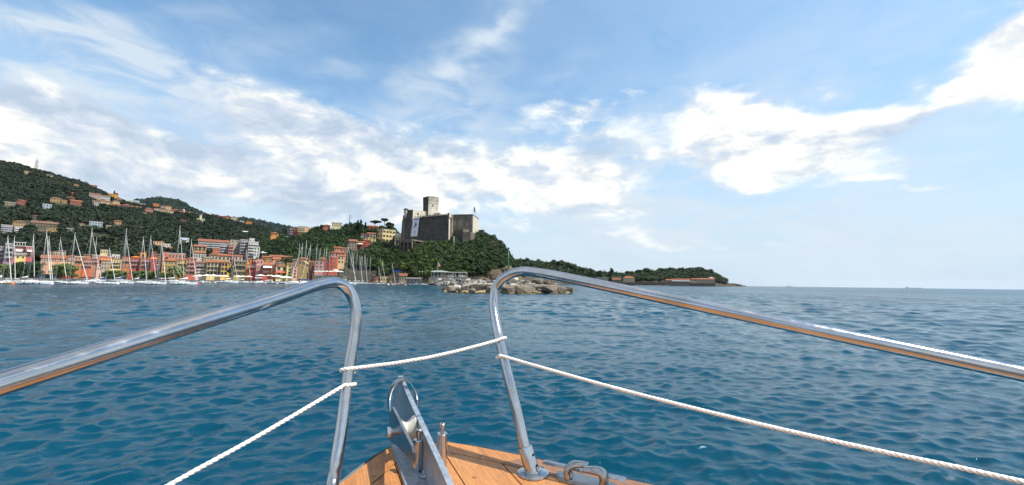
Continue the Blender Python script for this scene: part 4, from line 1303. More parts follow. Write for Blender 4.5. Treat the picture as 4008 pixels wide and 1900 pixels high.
house('brown rose house half hidden behind the first masts', 186, 208, 990, 1004, 292, (.35, .2, .17), 'gable', 1, 2, 0, TERRA3)
house('lilac pink house with terracotta roof behind the red sail cover', 262, 290, 1003, 1040, 268, (.55, .32, .30), 'hip', 3, 3, 0, TERRA)
house('low pale house with a yellow shed roof near the hedge', 255, 282, 1026, 1054, 252, PYEL, 'flat', 2, 2, 0, GREYROOF)
house('salmon house with white upper terrace', 289, 324, 1006, 1052, 262, SALM, 'flat', 3, 3, 0, PW, balc=1)
house('bright orange salmon house with balconies beside the tall mast', 320, 358, 1014, 1055, 255, CORAL, 'hip', 3, 3, 5, TERRA, balc=2)
house('terracotta house with brown hip roof behind the orange salmon one', 324, 352, 1000, 1018, 285, SALM, 'hip', 1, 3, 0, TERRA3)
house('pink house with open balconies and pillars', 357, 386, 1000, 1040, 268, PINK, 'flat', 3, 3, 0, PW, balc=2)
house('pale pink gable house by the harbour park', 373, 394, 1033, 1057, 250, (.64, .40, .34), 'front', 2, 1, 10, TERRA2)
house('beige house right of the pale pink gable', 394, 428, 1024, 1057, 252, BEI, 'flat', 2, 3, 0, GREYROOF)
house('coral house with white roof slab and striped awnings', 388, 443, 1004, 1030, 274, CORAL, 'flat', 2, 5, 0, PW, awn=((.62, .16, .05), .62, .42))
house('cream penthouse cube above the coral house', 392, 422, 978, 993, 300, CREAM, 'flat', 1, 3, 0, GREYROOF)
house('white house with black openings above the cream orange house', 436, 468, 998, 1016, 286, (.68, .67, .58), 'flat', 1, 4, 0, PW)
house('cream and orange balcony house right of the beige one', 430, 473, 1016, 1054, 258, PYEL, 'flat', 3, 4, 0, TERRA, balc=2)
house('rosy red gable house at the left of the orange-roofed house', 474, 506, 1008, 1052, 262, SALM, 'front', 3, 3, 0, TERRA, balc=1)
house('crimson house with bright orange roof and long white balconies', 508, 546, 1009, 1056, 252, (.46, .075, .065), 'hip', 3, 3, 0, ORANGE_ROOF, balc=2)
house('orange penthouse block on the crimson house', 547, 571, 990, 1012, 262, (.62, .25, .02), 'flat', 1, 1, 0, ORANGE_ROOF)
house('crimson house with white balconies continuing to the right', 547, 588, 1010, 1056, 253, (.44, .07, .065), 'flat', 3, 4, 0, TERRA, balc=2)
house('crimson end house with tilted orange roof', 588, 609, 1016, 1056, 251, (.44, .07, .065), 'mono', 3, 2, 0, ORANGE_ROOF)
house('brick red small house above the crimson end house', 590, 612, 990, 1004, 292, (.36, .10, .08), 'hip', 1, 2, 0, TERRA2)
house('dark brown house in the gap before the salmon block', 608, 632, 1000, 1050, 275, (.24, .14, .11), 'gable', 3, 2, 0, TERRA3)
house('big salmon pink block with blank left wall', 627, 656, 988, 1050, 276, (.54, .24, .17), 'flat', 4, 1, 8, TERRA2, onside=0, wsize=(.6, .7))
house('salmon pink block with white roof line and dark windows', 656, 723, 994, 1030, 274, (.50, .23, .17), 'flat', 2, 5, 0, PW)
house('ochre house with terracotta roofs behind the palm', 632, 690, 1022, 1062, 262, OCH, 'hip', 3, 5, 0, TERRA)
house('yellow ochre house with yellow balconies right of the palm', 690, 727, 1018, 1078, 258, (.62, .42, .12), 'gable', 4, 3, 0, TERRA, balc=3)
house('red pink house with dark balconies left of the pink white house', 727, 764, 1014, 1078, 256, (.55, .15, .12), 'hip', 4, 3, 0, TERRA, balc=3)
house('grey white house with hip roof behind the pink white house', 754, 806, 991, 1012, 300, (.50, .50, .48), 'hip', 1, 5, 0, TERRA)
house('grey stone house right behind the yellow arches', 787, 812, 1008, 1028, 280, STN, 'hip', 1, 2, 0, TERRA3)
# --- central waterfront row
house('pale pink four-storey house with white window frames', 764, 807, 1030, 1078, 250, (.66, .52, .50), 'gable', 4, 3, 0, TERRA2, shut=SHUT_G, balc=1)
house('pale yellow house with arched loggias and terracotta eaves', 807, 863, 1028, 1078, 250, (.74, .60, .30), 'gable', 3, 4, 0, TERRA, balc=2, wsize=(1.3, 2.0))
house('golden yellow house right of the loggia house', 863, 888, 1028, 1078, 250, (.80, .46, .03), 'gable', 3, 2, 0, TERRA, wsize=(1.3, 1.9))
house('deep yellow narrow end house in the shade of a tree', 888, 902, 1030, 1070, 251, (.72, .38, .02), 'gable', 3, 1, 0, TERRA)
house('beige house with three square windows over the yellow row', 852, 900, 1002, 1020, 276, BEI, 'gable', 1, 3, 0, TERRA)
house('house with brown hip roof and arched top left of the beige house', 816, 852, 998, 1018, 284, (.42, .30, .24), 'hip', 1, 3, 0, TERRA2)
house('cream roofed cottage at the left over the yellow row', 797, 830, 1012, 1026, 272, CREAM, 'gable', 1, 3, 0, GREYROOF)
house('pale pink cottage with red roof behind the olive palace', 917, 948, 1005, 1019, 275, LPINK, 'gable', 1, 2, 0, TERRA)
house('olive ochre palace with classical windows and small balconies', 913, 962, 1021, 1079, 252, OLI, 'flat', 3, 3, 0, PG, shut=SHUT_B, balc=1, wsize=(1.0, 2.1))
house('tall orange house between the olive palace and the red house', 962, 980, 1016, 1070, 254, (.74, .30, .03), 'gable', 4, 1, 0, TERRA)
house('deep red house with white balcony line', 976, 1000, 1031, 1078, 250, (.50, .09, .08), 'front', 3, 2, 0, TERRA2, balc=1)
house('long rose pink house with white cornice on the quay', 1000, 1040, 1040, 1080, 248, (.56, .22, .20), 'flat', 2, 3, 0, PW, balc=1)
house('red loggia house with dark balconies and white awning', 1028, 1062, 1038, 1080, 247, (.48, .10, .08), 'mono', 3, 3, 0, TERRA, balc=2, awn=((.8, .8, .78), .9, .5))
house('small orange red house right of the loggia house', 1060, 1077, 1056, 1081, 247, (.60, .16, .05), 'flat', 2, 1, 0, TERRA)
house('salmon gable house above the deep red house', 990, 1043, 1018, 1033, 268, (.68, .34, .28), 'front', 1, 4, 0, TERRA)
house('yellow sliver house between the pink gables', 1040, 1050, 1012, 1035, 270, YEL, 'flat', 2, 1, 0, TERRA)
house('peach block with one dark loggia in the roofscape', 1068, 1096, 1017, 1045, 264, (.70, .38, .28), 'mono', 2, 1, 0, TERRA)
house('pink low house left of the peach block', 1048, 1070, 1026, 1044, 268, LPINK, 'gable', 1, 2, 0, TERRA2)
house('terracotta roofed house at the left back of the old town', 1026, 1058, 1008, 1024, 300, (.52, .25, .16), 'gable', 1, 3, 0, TERRA)
house('brown roofed long house at the back of the old town', 1056, 1108, 1006, 1018, 312, (.42, .24, .18), 'gable', 1, 5, 0, TERRA2)
house('brick roofed house at the foot of the wooded slope', 1104, 1146, 1008, 1022, 304, (.42, .20, .14), 'gable', 1, 4, 0, TERRA2)
house('grey gabled house behind the cream hotel', 1080, 1112, 1026, 1040, 262, STN, 'front', 1, 2, 0, TERRA3)
house('cream waterfront house with hip roof and red awning', 1079, 1122, 1043, 1082, 246, (.72, .60, .34), 'hip', 2, 2, 0, TERRA, awn=((.62, .12, .08), .52, .46), balc=1, wsize=(1.6, 1.8))
house('tall pale yellow house beside the cream one', 1120, 1143, 1036, 1086, 246, (.74, .62, .30), 'gable', 4, 1, 0, TERRA2)
house('pink side house with a dark loggia under its flat top', 1141, 1162, 1042, 1090, 245, (.66, .36, .30), 'flat', 4, 1, 6, TERRA2)
house('brown stone house behind the first group of masts', 1143, 1166, 1020, 1060, 262, STN, 'gable', 3, 2, 0, TERRA3)
house('mustard yellow church-like house with blank gable', 1164, 1210, 1036, 1082, 252, (.46, .34, .13), 'front', 2, 1, -16, plaster((.50, .38, .15)), wsize=(.7, .9), ridge=2.2)
house('orange red roof house above the mustard gable', 1172, 1208, 1014, 1030, 272, (.62, .22, .10), 'hip', 1, 3, 0, TERRA)
house('dark red house behind masts right of the mustard gable', 1210, 1232, 1028, 1082, 256, DRED, 'gable', 4, 2, 0, TERRA)
house('salmon pink gabled house with grey shutters', 1230, 1268, 1024, 1064, 252, (.70, .36, .29), 'front', 3, 2, -10, TERRA, shut=PG)
house('small brown house between the salmon gable and the crimson wall', 1250, 1272, 1014, 1040, 275, (.35, .2, .14), 'gable', 2, 2, 0, TERRA)
house('crimson narrow house beside the tall vermilion one', 1268, 1288, 1016, 1062, 256, (.46, .05, .06), 'flat', 4, 1, 0, TERRA2)
house('tall vermilion red house with pale window frames', 1287, 1321, 1010, 1062, 256, (.64, .115, .045), 'flat', 4, 2, -12, TERRA2)
# --- old town climbing the headland
house('cream pale house with round arch behind the vermilion house', 1321, 1346, 1004, 1032, 282, (.66, .52, .30), 'gable', 2, 2, 0, TERRA, layer=headland)
house('pink hip-roofed house above the vermilion house', 1296, 1350, 990, 1005, 292, (.62, .30, .27), 'hip', 1, 4, 0, TERRA)
house('peach house with orange roof higher on the slope', 1308, 1336, 971, 987, 306, (.70, .38, .26), 'gable', 1, 3, 0, TERRA)
house('dull rose house beside the peach one', 1332, 1356, 974, 988, 302, PINK, 'gable', 1, 2, 0, TERRA2)
house('brown stone house with orange roof edge on the slope', 1364, 1396, 946, 980, None, STN, 'mono', 3, 3, 0, TERRA2, layer=headland)
house('dark red loggia house with rounded awning', 1392, 1426, 950, 977, None, DRED, 'gable', 2, 3, 0, TERRA, awn=((.6, .5, .38), .9, .3), layer=headland)
house('brick red house with one white window and a glazed veranda', 1420, 1448, 942, 968, None, (.48, .085, .055), 'gable', 2, 2, 6, TERRA, layer=headland)
house('whitish house with red roof tiles high on the slope', 1412, 1440, 918, 940, None, (.62, .52, .46), 'hip', 2, 3, 0, TERRA, layer=headland)
house('pink white gable house beside the whitish one', 1437, 1470, 916, 932, None, (.60, .50, .46), 'gable', 1, 3, 0, TERRA, layer=headland)
house('pale yellow house with gable beside the villa garden', 1431, 1473, 930, 949, None, (.68, .56, .28), 'front', 2, 3, -6, TERRA3, layer=headland)
house('yellow four-storey villa with flat roof left of the castle', 1476, 1547, 898, 948, None, (.74, .62, .34), 'flat', 3, 4, 30, PW, shut=SHUT_B, cat='villa', name='villa', depth=9, balc=0, layer=headland)
house('low cream wing between the yellow villa and the castle', 1545, 1575, 922, 944, 345, (.72, .60, .36), 'mono', 1, 2, -15, plaster((.6, .58, .5)))
house('long dark red house under the umbrella pines', 1440, 1480, 888, 900, None, (.40, .09, .06), 'gable', 1, 5, 0, TERRA, layer=headland)
house('small coral house on the crest of the wooded headland', 1266, 1292, 883, 896, None, (.62, .20, .11), 'hip', 1, 2, -8, TERRA, layer=headland)
house('pale round-fronted villa with terrace on the headland crest', 1298, 1338, 873, 887, None, (.62, .56, .38), 'flat', 2, 6, 0, PG, cat='villa', name='villa', layer=headland)
flats('dark balconied side of the red hotel on the wooded crest', 1124, 1151, 892, 919, None, (.20, .16, .17), 3, 4, 10, simple('hotel_slab', (.22, .2, .2)), rcol=simple('hotel_roof', (.08, .08, .08)), layer=headland)
house('red corner stair block of the hotel on the wooded crest', 1151, 1165, 891, 920, None, (.55, .08, .05), 'flat', 3, 1, -12, simple('hotel_roof2', (.08, .08, .08)), name='hotel', cat='hotel', onside=0, layer=headland)
flats('cream and coral balcony wing of the red hotel', 1165, 1215, 888, 910, None, (.62, .36, .20), 3, 8, -22, plaster((.62, .52, .36)), rcol=simple('hotel_roof3', (.08, .08, .08)), name='hotel', cat='hotel', layer=headland)
house('orange villa with tiled roof left of the red hotel', 1060, 1090, 913, 925, None, (.72, .34, .12), 'hip', 1, 3, -8, TERRA, cat='villa', name='villa', layer=headland)

# --- small harbour buildings under the castle rock
house('low red stone boat shed at the foot of the cliff', 1452, 1490, 1084, 1102, 290, (.30, .12, .09), 'flat', 1, 3, 0, TERRA3)
house('low cream store with three small windows by the pier', 1489, 1519, 1082, 1103, 290, (.46, .36, .20), 'flat', 1, 3, 0, TERRA3, wsize=(.9, 1.1))
house('long low ochre warehouse under the cliff with brown roof edge', 1521, 1562, 1082, 1104, 291, (.40, .30, .19), 'flat', 1, 4, 0, TERRA3)
house('grey beige warehouse right of the ochre one', 1562, 1592, 1081, 1103, 291, (.34, .29, .23), 'mono', 1, 3, 0, TERRA2)
house('white roofed boathouse with dark blue doors on the quay', 1590, 1648, 1090, 1106, 282, (.06, .075, .12), 'flat', 1, 4, 0, FABRIC_W, name='boathouse', cat='boathouse', wsize=(1.6, 2.0))
house('squat dark stone harbour tower at the end of the quay', 1677, 1706, 1087, 1112, 262, STN, 'flat', 1, 2, 0, GREYROOF, name='quay_tower', cat='building', wsize=(.5, .5))

# --- buildings of the peninsula on the right
house('pale bathing house with white flat roof on the wooded point', 2332, 2381, 1087, 1104, 800, (.34, .30, .24), 'flat', 1, 6, 0, FABRIC_W, clear=True)
house('grey flat house behind the low orange roof', 2395, 2433, 1083, 1104, 812, (.28, .24, .19), 'flat', 1, 4, 0, GREYROOF)
house('low dark house with orange roof on the point', 2397, 2428, 1095, 1109, 800, (.20, .16, .13), 'gable', 1, 3, 0, TERRA, ridge=2.2)
house('two-storey cream house with bright orange hip roof on the point', 2439, 2484, 1089, 1106, 806, (.56, .50, .34), 'hip', 2, 4, 0, TERRA, ridge=3.6)
house('small orange-roofed house in the middle of the point', 2606, 2630, 1098, 1112, 880, (.22, .18, .15), 'gable', 1, 2, 0, TERRA, ridge=2.4)
house('long house with orange roof and a white sun awning over the water', 2630, 2700, 1096, 1112, 885, (.22, .19, .16), 'gable', 1, 8, 0, TERRA, ridge=2.4, awn=((.8, .8, .78), .8, .5))
house('longest orange-roofed building near the tip of the point', 2704, 2797, 1094, 1104, 940, (.42, .36, .28), 'gable', 1, 12, 0, TERRA, ridge=2.8, depth=11)
for lb, x0, x1, y0, y1, D in (('long grey sea wall of the point between the cream house and the orange-roofed one', 2484, 2606, 1104, 1116, 838),
                              ('grey stone terrace wall left of the cream house on the point', 2375, 2484, 1105, 1116, 792),
                              ('dark arcaded terrace wall under the orange-roofed buildings', 2606, 2800, 1108, 1119, 900)):
    a = P(x0, y1, D); b_ = P(x1, y1, D); zt = P((x0 + x1) / 2, y0, D).z
    mb = MB(); L_ = b_.x - a.x
    mb.box(0, L_, 0, 6, -a.z - 1, zt - a.z)
    n = int(L_ / 7)
    for i in range(n): mb.box(L_ * (i + .5) / n - .4, L_ * (i + .5) / n + .4, -.7, 0, -a.z - 1, zt - a.z - .5)
    w_ = mb.obj('sea_wall', ST_DARK); w_.location = a; tag(w_, lb, 'wall')
a = P(2450, 1116, 812)
mb = MB(); mb.box(0, 88, -3, 5, -a.z - 1, .4 - a.z + .3); q_ = mb.obj('quay', plaster((.5, .48, .44))); q_.location = a; tag(q_, 'thin pale bathing quay along the point', kind='structure')

# ------------------------------------------------------------------ woods
def not_town(a, D): return D > 268
forest('hillside_forest', 'evergreen woodland covering the big hill, darkened with painted cloud shade', main_hill, 15500, 2.8, 5.2, 36, 1.85, LEAF_HILL_SHADED, 11, (ae(-300, 700)[0], ae(1180, 900)[0]), (0.05, 1.04), keep=lambda a, D: ((D > 300) | (a < -.6) & (D > 275)) & ((vnoise(a * D / 34, D / 16, 91, 3) > -.34) | (D < 430)))
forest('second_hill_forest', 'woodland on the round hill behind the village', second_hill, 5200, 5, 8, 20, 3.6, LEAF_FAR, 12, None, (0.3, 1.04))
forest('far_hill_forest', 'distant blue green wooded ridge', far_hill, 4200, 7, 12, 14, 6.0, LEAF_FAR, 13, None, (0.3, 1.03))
forest('headland_forest', 'bright green wood on the slope behind the old town', headland, 1500, 2.4, 4.6, 130, 0.95, LEAF_NEAR, 14, (ae(1000, 950)[0], ae(1585, 950)[0]), (0.12, 1.04), tint_mid=.40,
       keep=lambda a, D: ((D > 275) | (a > ae(1345, 1000)[0])) & ~((a > ae(1285, 1000)[0]) & (a < ae(1352, 1000)[0]) & (D < 300)))
forest('castle_slope_thicket', 'dense green thicket on the castle rock', castle_rock, 1800, 1.7, 3.6, 150, 0.75, LEAF_NEAR, 15, (ae(1490, 1000)[0], ae(2026, 1000)[0]), (0.04, 1.25), tint_mid=.42,
       keep=lambda a, D: ~((a > ae(1549, 970)[0]) & (a < ae(1612, 970)[0]) & (D > DA_ - 5)) & ~((a > ae(1612, 930)[0]) & (a < ae(1775, 930)[0]) & (D > 318)))
forest('peninsula_forest', 'dark pine wood along the right headland', peninsula, 1300, 5.0, 9.0, 90, 2.0, LEAF_PINE, 16, (ae(1940, 1030)[0], ae(2842, 1090)[0]), (0.22, 1.05), tint_mid=.42, tv=.8)

forest('olive_groves', 'paler olive groves on the terraces of the big hill', main_hill, 2600, 1.6, 2.6, 30, 1.1, LEAF_BRIGHT, 21, (ae(-300, 700)[0], ae(1180, 900)[0]), (0.3, 1.0), tint_mid=.12, tv=.3, keep=lambda a, D: vnoise(a * D / 34, D / 16, 91, 3) < -.18)
for lb, sx, yb in (('lone dark cypress below the upper ochre farmhouse', 118, 706), ('cypress beside the brick red villa', 112, 812), ('cypress left of the white and blue modern villa', 152, 826), ('cypress between the blue villa and the peach house', 424, 902),
                   ('cypress below the long red row', 300, 824), ('cypress under the tower villa', 806, 896), ('cypress right of the dark red villa', 740, 884), ('cypress above the long grey apartments', 566, 934),
                   ('cypress near the right end of the wooded slope', 930, 902), ('cypress under the ridge church', 712, 858), ('cypress left of the peach loggia house', 590, 958), ('cypress on the slope over the tall blocks', 882, 930)):
    tree('cypress', lb, sx, yb - 16, yb, None, main_hill, w=5, q=140)
# trees one can tell apart
tree('pine', 'broad umbrella pine left of the castle, lower of the pair', 1465, 860, 898, 366, w=58, q=900)
tree('pine', 'higher umbrella pine with rounded crown beside the castle pines', 1503, 852, 895, 366, w=34, q=700)
tree('round', 'dark round tree below the high umbrella pine', 1525, 868, 905, 360, w=36, q=600)
tree('cypress', 'tall dark cypress at the left of the crest group', 1398, 862, 905, 372, w=24, q=500)
tree('cypress', 'thick dark cypress at the right of the crest group', 1411, 860, 910, 370, w=22, q=500)
tree('cypress', 'slim cypress right of the thick crest group', 1430, 870, 900, 372, w=11, q=300)
tree('cypress', 'thin cypress next to the crane', 1376, 875, 893, 372, w=7, q=240)
tree('cypress', 'thin cypress left of the thick crest group', 1370, 878, 893, 375, w=6, q=240)
tree('round', 'dark ball-shaped tree left of the crane on the crest', 1354, 876, 896, 375, w=15, q=400)
tree('round', 'dark tree at the left of the small coral house', 1258, 880, 900, 392, w=16, q=400)
tree('cypress', 'left cypress of the pair beside the hotel', 1108, 894, 912, 392, w=6, q=240)
tree('cypress', 'right cypress of the pair beside the hotel', 1118, 891, 912, 392, w=6, q=240)
tree('cypress', 'tallest cypress on the ridge above the yellow villa', 447, 748, 762, None, main_hill, w=5, q=160)
tree('cypress', 'second ridge cypress right of the tallest', 454, 757, 765, None, main_hill, w=4, q=140)
tree('cypress', 'third ridge cypress near the dip', 460, 758, 768, None, main_hill, w=4, q=140)
tree('cypress', 'left dark cypress in front of the tall cream apartment house', 390, 799, 816, None, main_hill, w=8, q=200)
tree('cypress', 'right dark cypress in front of the tall cream apartment house', 427, 801, 816, None, main_hill, w=6, q=200)
tree('round', 'olive green tree above the pier at the foot of the cliff', 1488, 1018, 1075, 286, w=40, mat=LEAF_BRIGHT, q=700)
tree('round', 'bright green tree on the cliff above the blue canopy', 1570, 1026, 1065, 287, w=34, mat=LEAF_BRIGHT, q=600)
tree('round', 'light green bush-like tree left of the terrace pavilion', 1668, 1057, 1090, 275, w=26, mat=LEAF_BRIGHT, q=500)
tree('round', 'dark tree in the shade beside the golden yellow house', 898, 1052, 1080, 246, w=24, q=500)
for i, (sx, yt, w) in enumerate(((2163, 1017, 34), (2194, 1019, 40), (2222, 1028, 32), (2250, 1036, 30), (2279, 1046, 26), (2315, 1057, 28), (2349, 1060, 26))):
    tree('round', ['round-topped pine first right of the gap on the low headland', 'tall rounded pine on the low headland skyline', 'pine right of the tall rounded one', 'dark pine above the rail on the low headland',
                   'pine with a small crest on the falling skyline', 'pine at the foot of the falling skyline', 'last low pine before the pointed tree'][i], sx, yt, yt + 34, 850, w=w, q=420, leaf=2.4)
tree('cypress', 'pointed conical tree standing above the point', 2394, 1051, 1085, 862, w=30, q=500, leaf=2.4)
for i, (sx, yt, w) in enumerate(((2460, 1061, 34), (2502, 1056, 34), (2529, 1049, 38), (2590, 1049, 40), (2621, 1047, 30), (2668, 1048, 34), (2700, 1050, 34), (2737, 1045, 44), (2778, 1053, 34), (2815, 1075, 24))):
    tree('round', ['low dark pine above the cream house of the point', 'sloping pine left of the first hump of the point', 'tall pine on the first hump of the point', 'wide pine at the left of the main hump',
                   'small pine with flat top on the main hump', 'rounded pine in the middle of the main hump', 'pine between the two tallest of the main hump', 'tallest broad pine on the main hump of the point',
                   'single rounded pine at the right of the main hump', 'last small pine above the rocky tip'][i], sx, yt, yt + 36, 900 + i * 14, w=w, q=420, leaf=2.6)


def palm(label, sx, sytop, sybase, D):
    a = P(sx, sybase, D); h = P(sx, sytop, D).z - a.z
    root = empty('palm_tree', a, 0, label, 'palm tree')
    mb = MB(); mb.tube([(0, 0, -.5), (0, 0, h * .3), (0, 0, h * .62)], [.55, .42, .5], 9); mb.obj('trunk', BARK, root)
    rg = random.Random(int(sx))
    for i in range(64):
        an = rg.random() * 2 * PI; up = rg.uniform(-.35, 1.1); Ln = h * .62 * rg.uniform(.8, 1.1)
        fb = MB(); pts = []
        for k in range(7):
            s_ = k / 6; r_ = Ln * s_ * math.cos(up * .8); z = h * .62 + Ln * (math.sin(up) * s_ - .75 * s_ * s_)
            pts.append(Vector((math.cos(an) * r_, math.sin(an) * r_, z)))
        sd_ = Vector((-math.sin(an), math.cos(an), 0))
        for k in range(6):
            w0 = Ln * .07 * math.sin(PI * (k + .4) / 6.6); w1 = Ln * .07 * math.sin(PI * (k + 1.4) / 6.6) if k < 5 else .02
            p_, q_ = pts[k], pts[k + 1]; dn = Vector((0, 0, -1))
            fb.add([p_, q_, q_ + sd_ * w1 + dn * w1 * .6, p_ + sd_ * w0 + dn * w0 * .6, q_ - sd_ * w1 + dn * w1 * .6, p_ - sd_ * w0 + dn * w0 * .6], [(0, 1, 2, 3), (0, 5, 4, 1)])
        fb.obj('frond', PALM_M[i % 2], root)


PALM_M = [simple('palm_frond', (.13, .16, .05), .6, .3), simple('palm_frond_pale', (.20, .22, .09), .6, .3)]
palm('large date palm with wide drooping crown on the waterfront', 677, 1026, 1084, 238)
palm('smaller date palm partly behind the tall mast', 700, 1034, 1084, 240)

for lb, x0, x1, yt, yb, D, n_ in (('wide green park hedge behind the leftmost masts', 36, 132, 1020, 1072, 243, 26), ('rounded green trees below the long terracotta roof', 200, 264, 1028, 1072, 243, 16),
                                  ('low hedge below the beige and coral houses', 395, 478, 1056, 1076, 243, 16), ('green hedge in front of the crimson house', 508, 612, 1056, 1080, 242, 22),
                                  ('low hedge below the ochre house left of the palm', 612, 660, 1064, 1082, 241, 10), ('dull green hedge at the far left waterfront', -40, 34, 1030, 1072, 243, 18)):
    rg = np.random.RandomState(x0 + 500)
    a0 = P(x0, yb, D); b0 = P(x1, yb, D); zt = P((x0 + x1) / 2, yt, D).z
    a0 = Vector((a0.x, a0.y, 1.3)); hh_ = zt - 1.3
    n2 = n_ * 4
    C = np.stack([a0.x + (b0.x - a0.x) * rg.rand(n2), D + rg.rand(n2) * 4, a0.z + hh_ * (0.12 + .68 * rg.rand(n2))], -1) - np.array(a0)
    V, F, ti = crowns(C, np.full(n2, hh_ * .27), np.full(n2, hh_ * .21), 110, .6, rg, .5, .5)
    root = empty('hedge', a0, 0, lb, 'hedge')
    link('foliage', np_mesh('foliage', V, F, LEAF_BRIGHT if 'wide' not in lb else LEAF_NEAR, tint=ti), root)
    mb = MB(); mb.box(0, b0.x - a0.x, 2.2, 3.6, -1, hh_ * .5); mb.obj('stems', BARK, root)

# ------------------------------------------------------------------ quays
def strip(name, label, pts, D, back, z1, mat, z0=-2.0):
    """a quay or promenade: front edge through photo columns at given depths"""
    fr = [P(sx, 1110, d) for sx, d in zip(pts, D)]
    o = Vector((fr[0].x, fr[0].y, 0))
    mb = MB()
    for p, q in zip(fr[:-1], fr[1:]):
        a = Vector((p.x, p.y, 0)) - o; b_ = Vector((q.x, q.y, 0)) - o
        ar = a * 1.0 + Vector((p.x / p.y * back, back, 0)); br = b_ * 1.0 + Vector((q.x / q.y * back, back, 0))
        mb.prism([a + Vector((0, 0, z0)), b_ + Vector((0, 0, z0)), br + Vector((0, 0, z0)), ar + Vector((0, 0, z0))],
                 [a + Vector((0, 0, z1)), b_ + Vector((0, 0, z1)), br + Vector((0, 0, z1)), ar + Vector((0, 0, z1))])
    ob = mb.obj(name, mat); ob.location = o
    return tag(ob, label, kind='structure')


QUAY = stone('quay_stone', (0.16, 0.15, 0.13), (0.30, 0.28, 0.24))
strip('promenade', 'stone promenade along the harbour front', [-300, 0, 400, 800, 1100, 1345], [232, 232, 234, 238, 238, 242], 40, 1.3, QUAY)
strip('harbour_quay', 'low quay under the cliff', [1345, 1450, 1600, 1700], [262, 280, 278, 262], 40, 1.0, QUAY)

# ------------------------------------------------------------------ boats
HULLW = simple('white_gelcoat', (0.62, 0.66, 0.70), 0.3, 0.12, .4)
DECKW = simple('white_deck', (0.82, 0.81, 0.77), 0.5, 0.08, .6)
ANTI = simple('dark_antifouling', (0.015, 0.02, 0.04), 0.6)
ALU = simple('mast_aluminium', (0.42, 0.43, 0.43), 0.35, 0.15, .5, 0.2)
ALU_D = simple('mast_grey', (0.35, 0.36, 0.37), 0.4, 0.15, .5, 0.2)
SAILC = simple('furled_sail', (0.72, 0.72, 0.70), 0.8, 0.15, .5)
COVERS = {'navy': simple('navy_cover', (0.015, 0.02, 0.06), .8), 'blue': simple('blue_cover', (0.02, 0.07, 0.30), .8), 'black': simple('black_cover', (0.012, 0.012, 0.016), .8),
          'red': simple('red_cover', (0.35, 0.02, 0.02), .8), 'white': FABRIC_W, 'teal': simple('teal_cover', (.05, .25, .30), .8), 'yellow': simple('yellow_paint', (.50, .33, .02), .5),
          'green': simple('lime_canvas', (.42, .50, .06), .8), 'olive': simple('olive_yellow_hull', (0.30, 0.21, 0.015), .4), 'orange': simple('orange_cover', (.62, .22, .05), .8)}


def hull_mesh(L, col, kind='sail'):
    B = L * (0.30 if kind == 'sail' else .34); fb = L * .105 if kind == 'sail' else L * .12
    N = 15; secs = []
    for i in range(N):
        s = i / (N - 1); x = -L / 2 + L * s
        hb = B / 2 * (1 - max(0, (s - .42) / .58) ** 2.1) * (0.74 + .26 * min(1, s / .35))
        if i == N - 1: hb = .03
        sh = fb * (1.0 + .25 * (s ** 2)); rake = (sh * .35 if i == N - 1 else 0)
        secs.append([(x + rake, -hb, sh), (x + rake * .6, -hb * .96, sh * .55), (x, -hb * .82, .12), (x - .1 * s, -hb * .6, -.25), (x - .2 * s, 0, -.5),
                     (x - .1 * s, hb * .6, -.25), (x, hb * .82, .12), (x + rake * .6, hb * .96, sh * .55), (x + rake, hb, sh)])
    mb = MB()
    for i in range(N - 1):
        a, b_ = secs[i], secs[i + 1]
        for k in range(8):
            mb.add([a[k], b_[k], b_[k + 1], a[k + 1]], [(0, 1, 2, 3)], 1 if 2 <= k <= 5 else 0)
    mb.add(secs[0], [tuple(range(8, -1, -1))], 0)
    dk = MB()
    for i in range(N - 1):
        a, b_ = secs[i], secs[i + 1]
        z = .03
        dk.add([(a[0][0], a[0][1], a[0][2]), (b_[0][0], b_[0][1], b_[0][2]), (b_[8][0], b_[8][1], b_[8][2]), (a[8][0], a[8][1], a[8][2])], [(0, 1, 2, 3)], 0)
        dk.add([(a[0][0], a[0][1] - .03, a[0][2] - .14), (b_[0][0], b_[0][1] - .03, b_[0][2] - .14), (b_[0][0], b_[0][1] - .03, b_[0][2] + .05), (a[0][0], a[0][1] - .03, a[0][2] + .05)], [(0, 1, 2, 3)], 0)
        dk.add([(a[8][0], a[8][1] + .03, a[8][2] - .14), (a[8][0], a[8][1] + .03, a[8][2] + .05), (b_[8][0], b_[8][1] + .03, b_[8][2] + .05), (b_[8][0], b_[8][1] + .03, b_[8][2] - .14)], [(0, 1, 2, 3)], 0)
    return mb.mesh('hull', [col, ANTI], smooth=True), dk.mesh('deck', [DECKW]), fb, B


def cabin_mb(x0, x1, w, z0, h, slope=.5):
    mb = MB()
    mb.prism([(x0, -w / 2, z0), (x1, -w / 2 * .7, z0), (x1, w / 2 * .7, z0), (x0, w / 2, z0)],
             [(x0 + h * .3, -w / 2 * .82, z0 + h), (x1 - h * slope * 2, -w / 2 * .55, z0 + h), (x1 - h * slope * 2, w / 2 * .55, z0 + h), (x0 + h * .3, w / 2 * .82, z0 + h)])
    return mb


def place_boat(root, sxc, sybase, yaw_deg, bow_right):
    """yaw 0 = broadside; positive turns the bow towards the viewer"""
    a, e = ae(sxc, sybase); D = -H / e if e < -.001 else 999
    D = min(D, 221 + (sxc * 7 % 6) if sxc < 1345 else (252 if sxc < 1450 else (270 if sxc < 1640 else (250 if sxc < 1700 else 9999))))
    th = math.atan(a)
    p = P(sxc, sybase, D); root.location = (p.x, p.y, 0)
    if bow_right: root.rotation_euler = (0, 0, -th - math.radians(yaw_deg))
    else: root.rotation_euler = (0, 0, -th + PI + math.radians(yaw_deg))
    return D / math.cos(th)


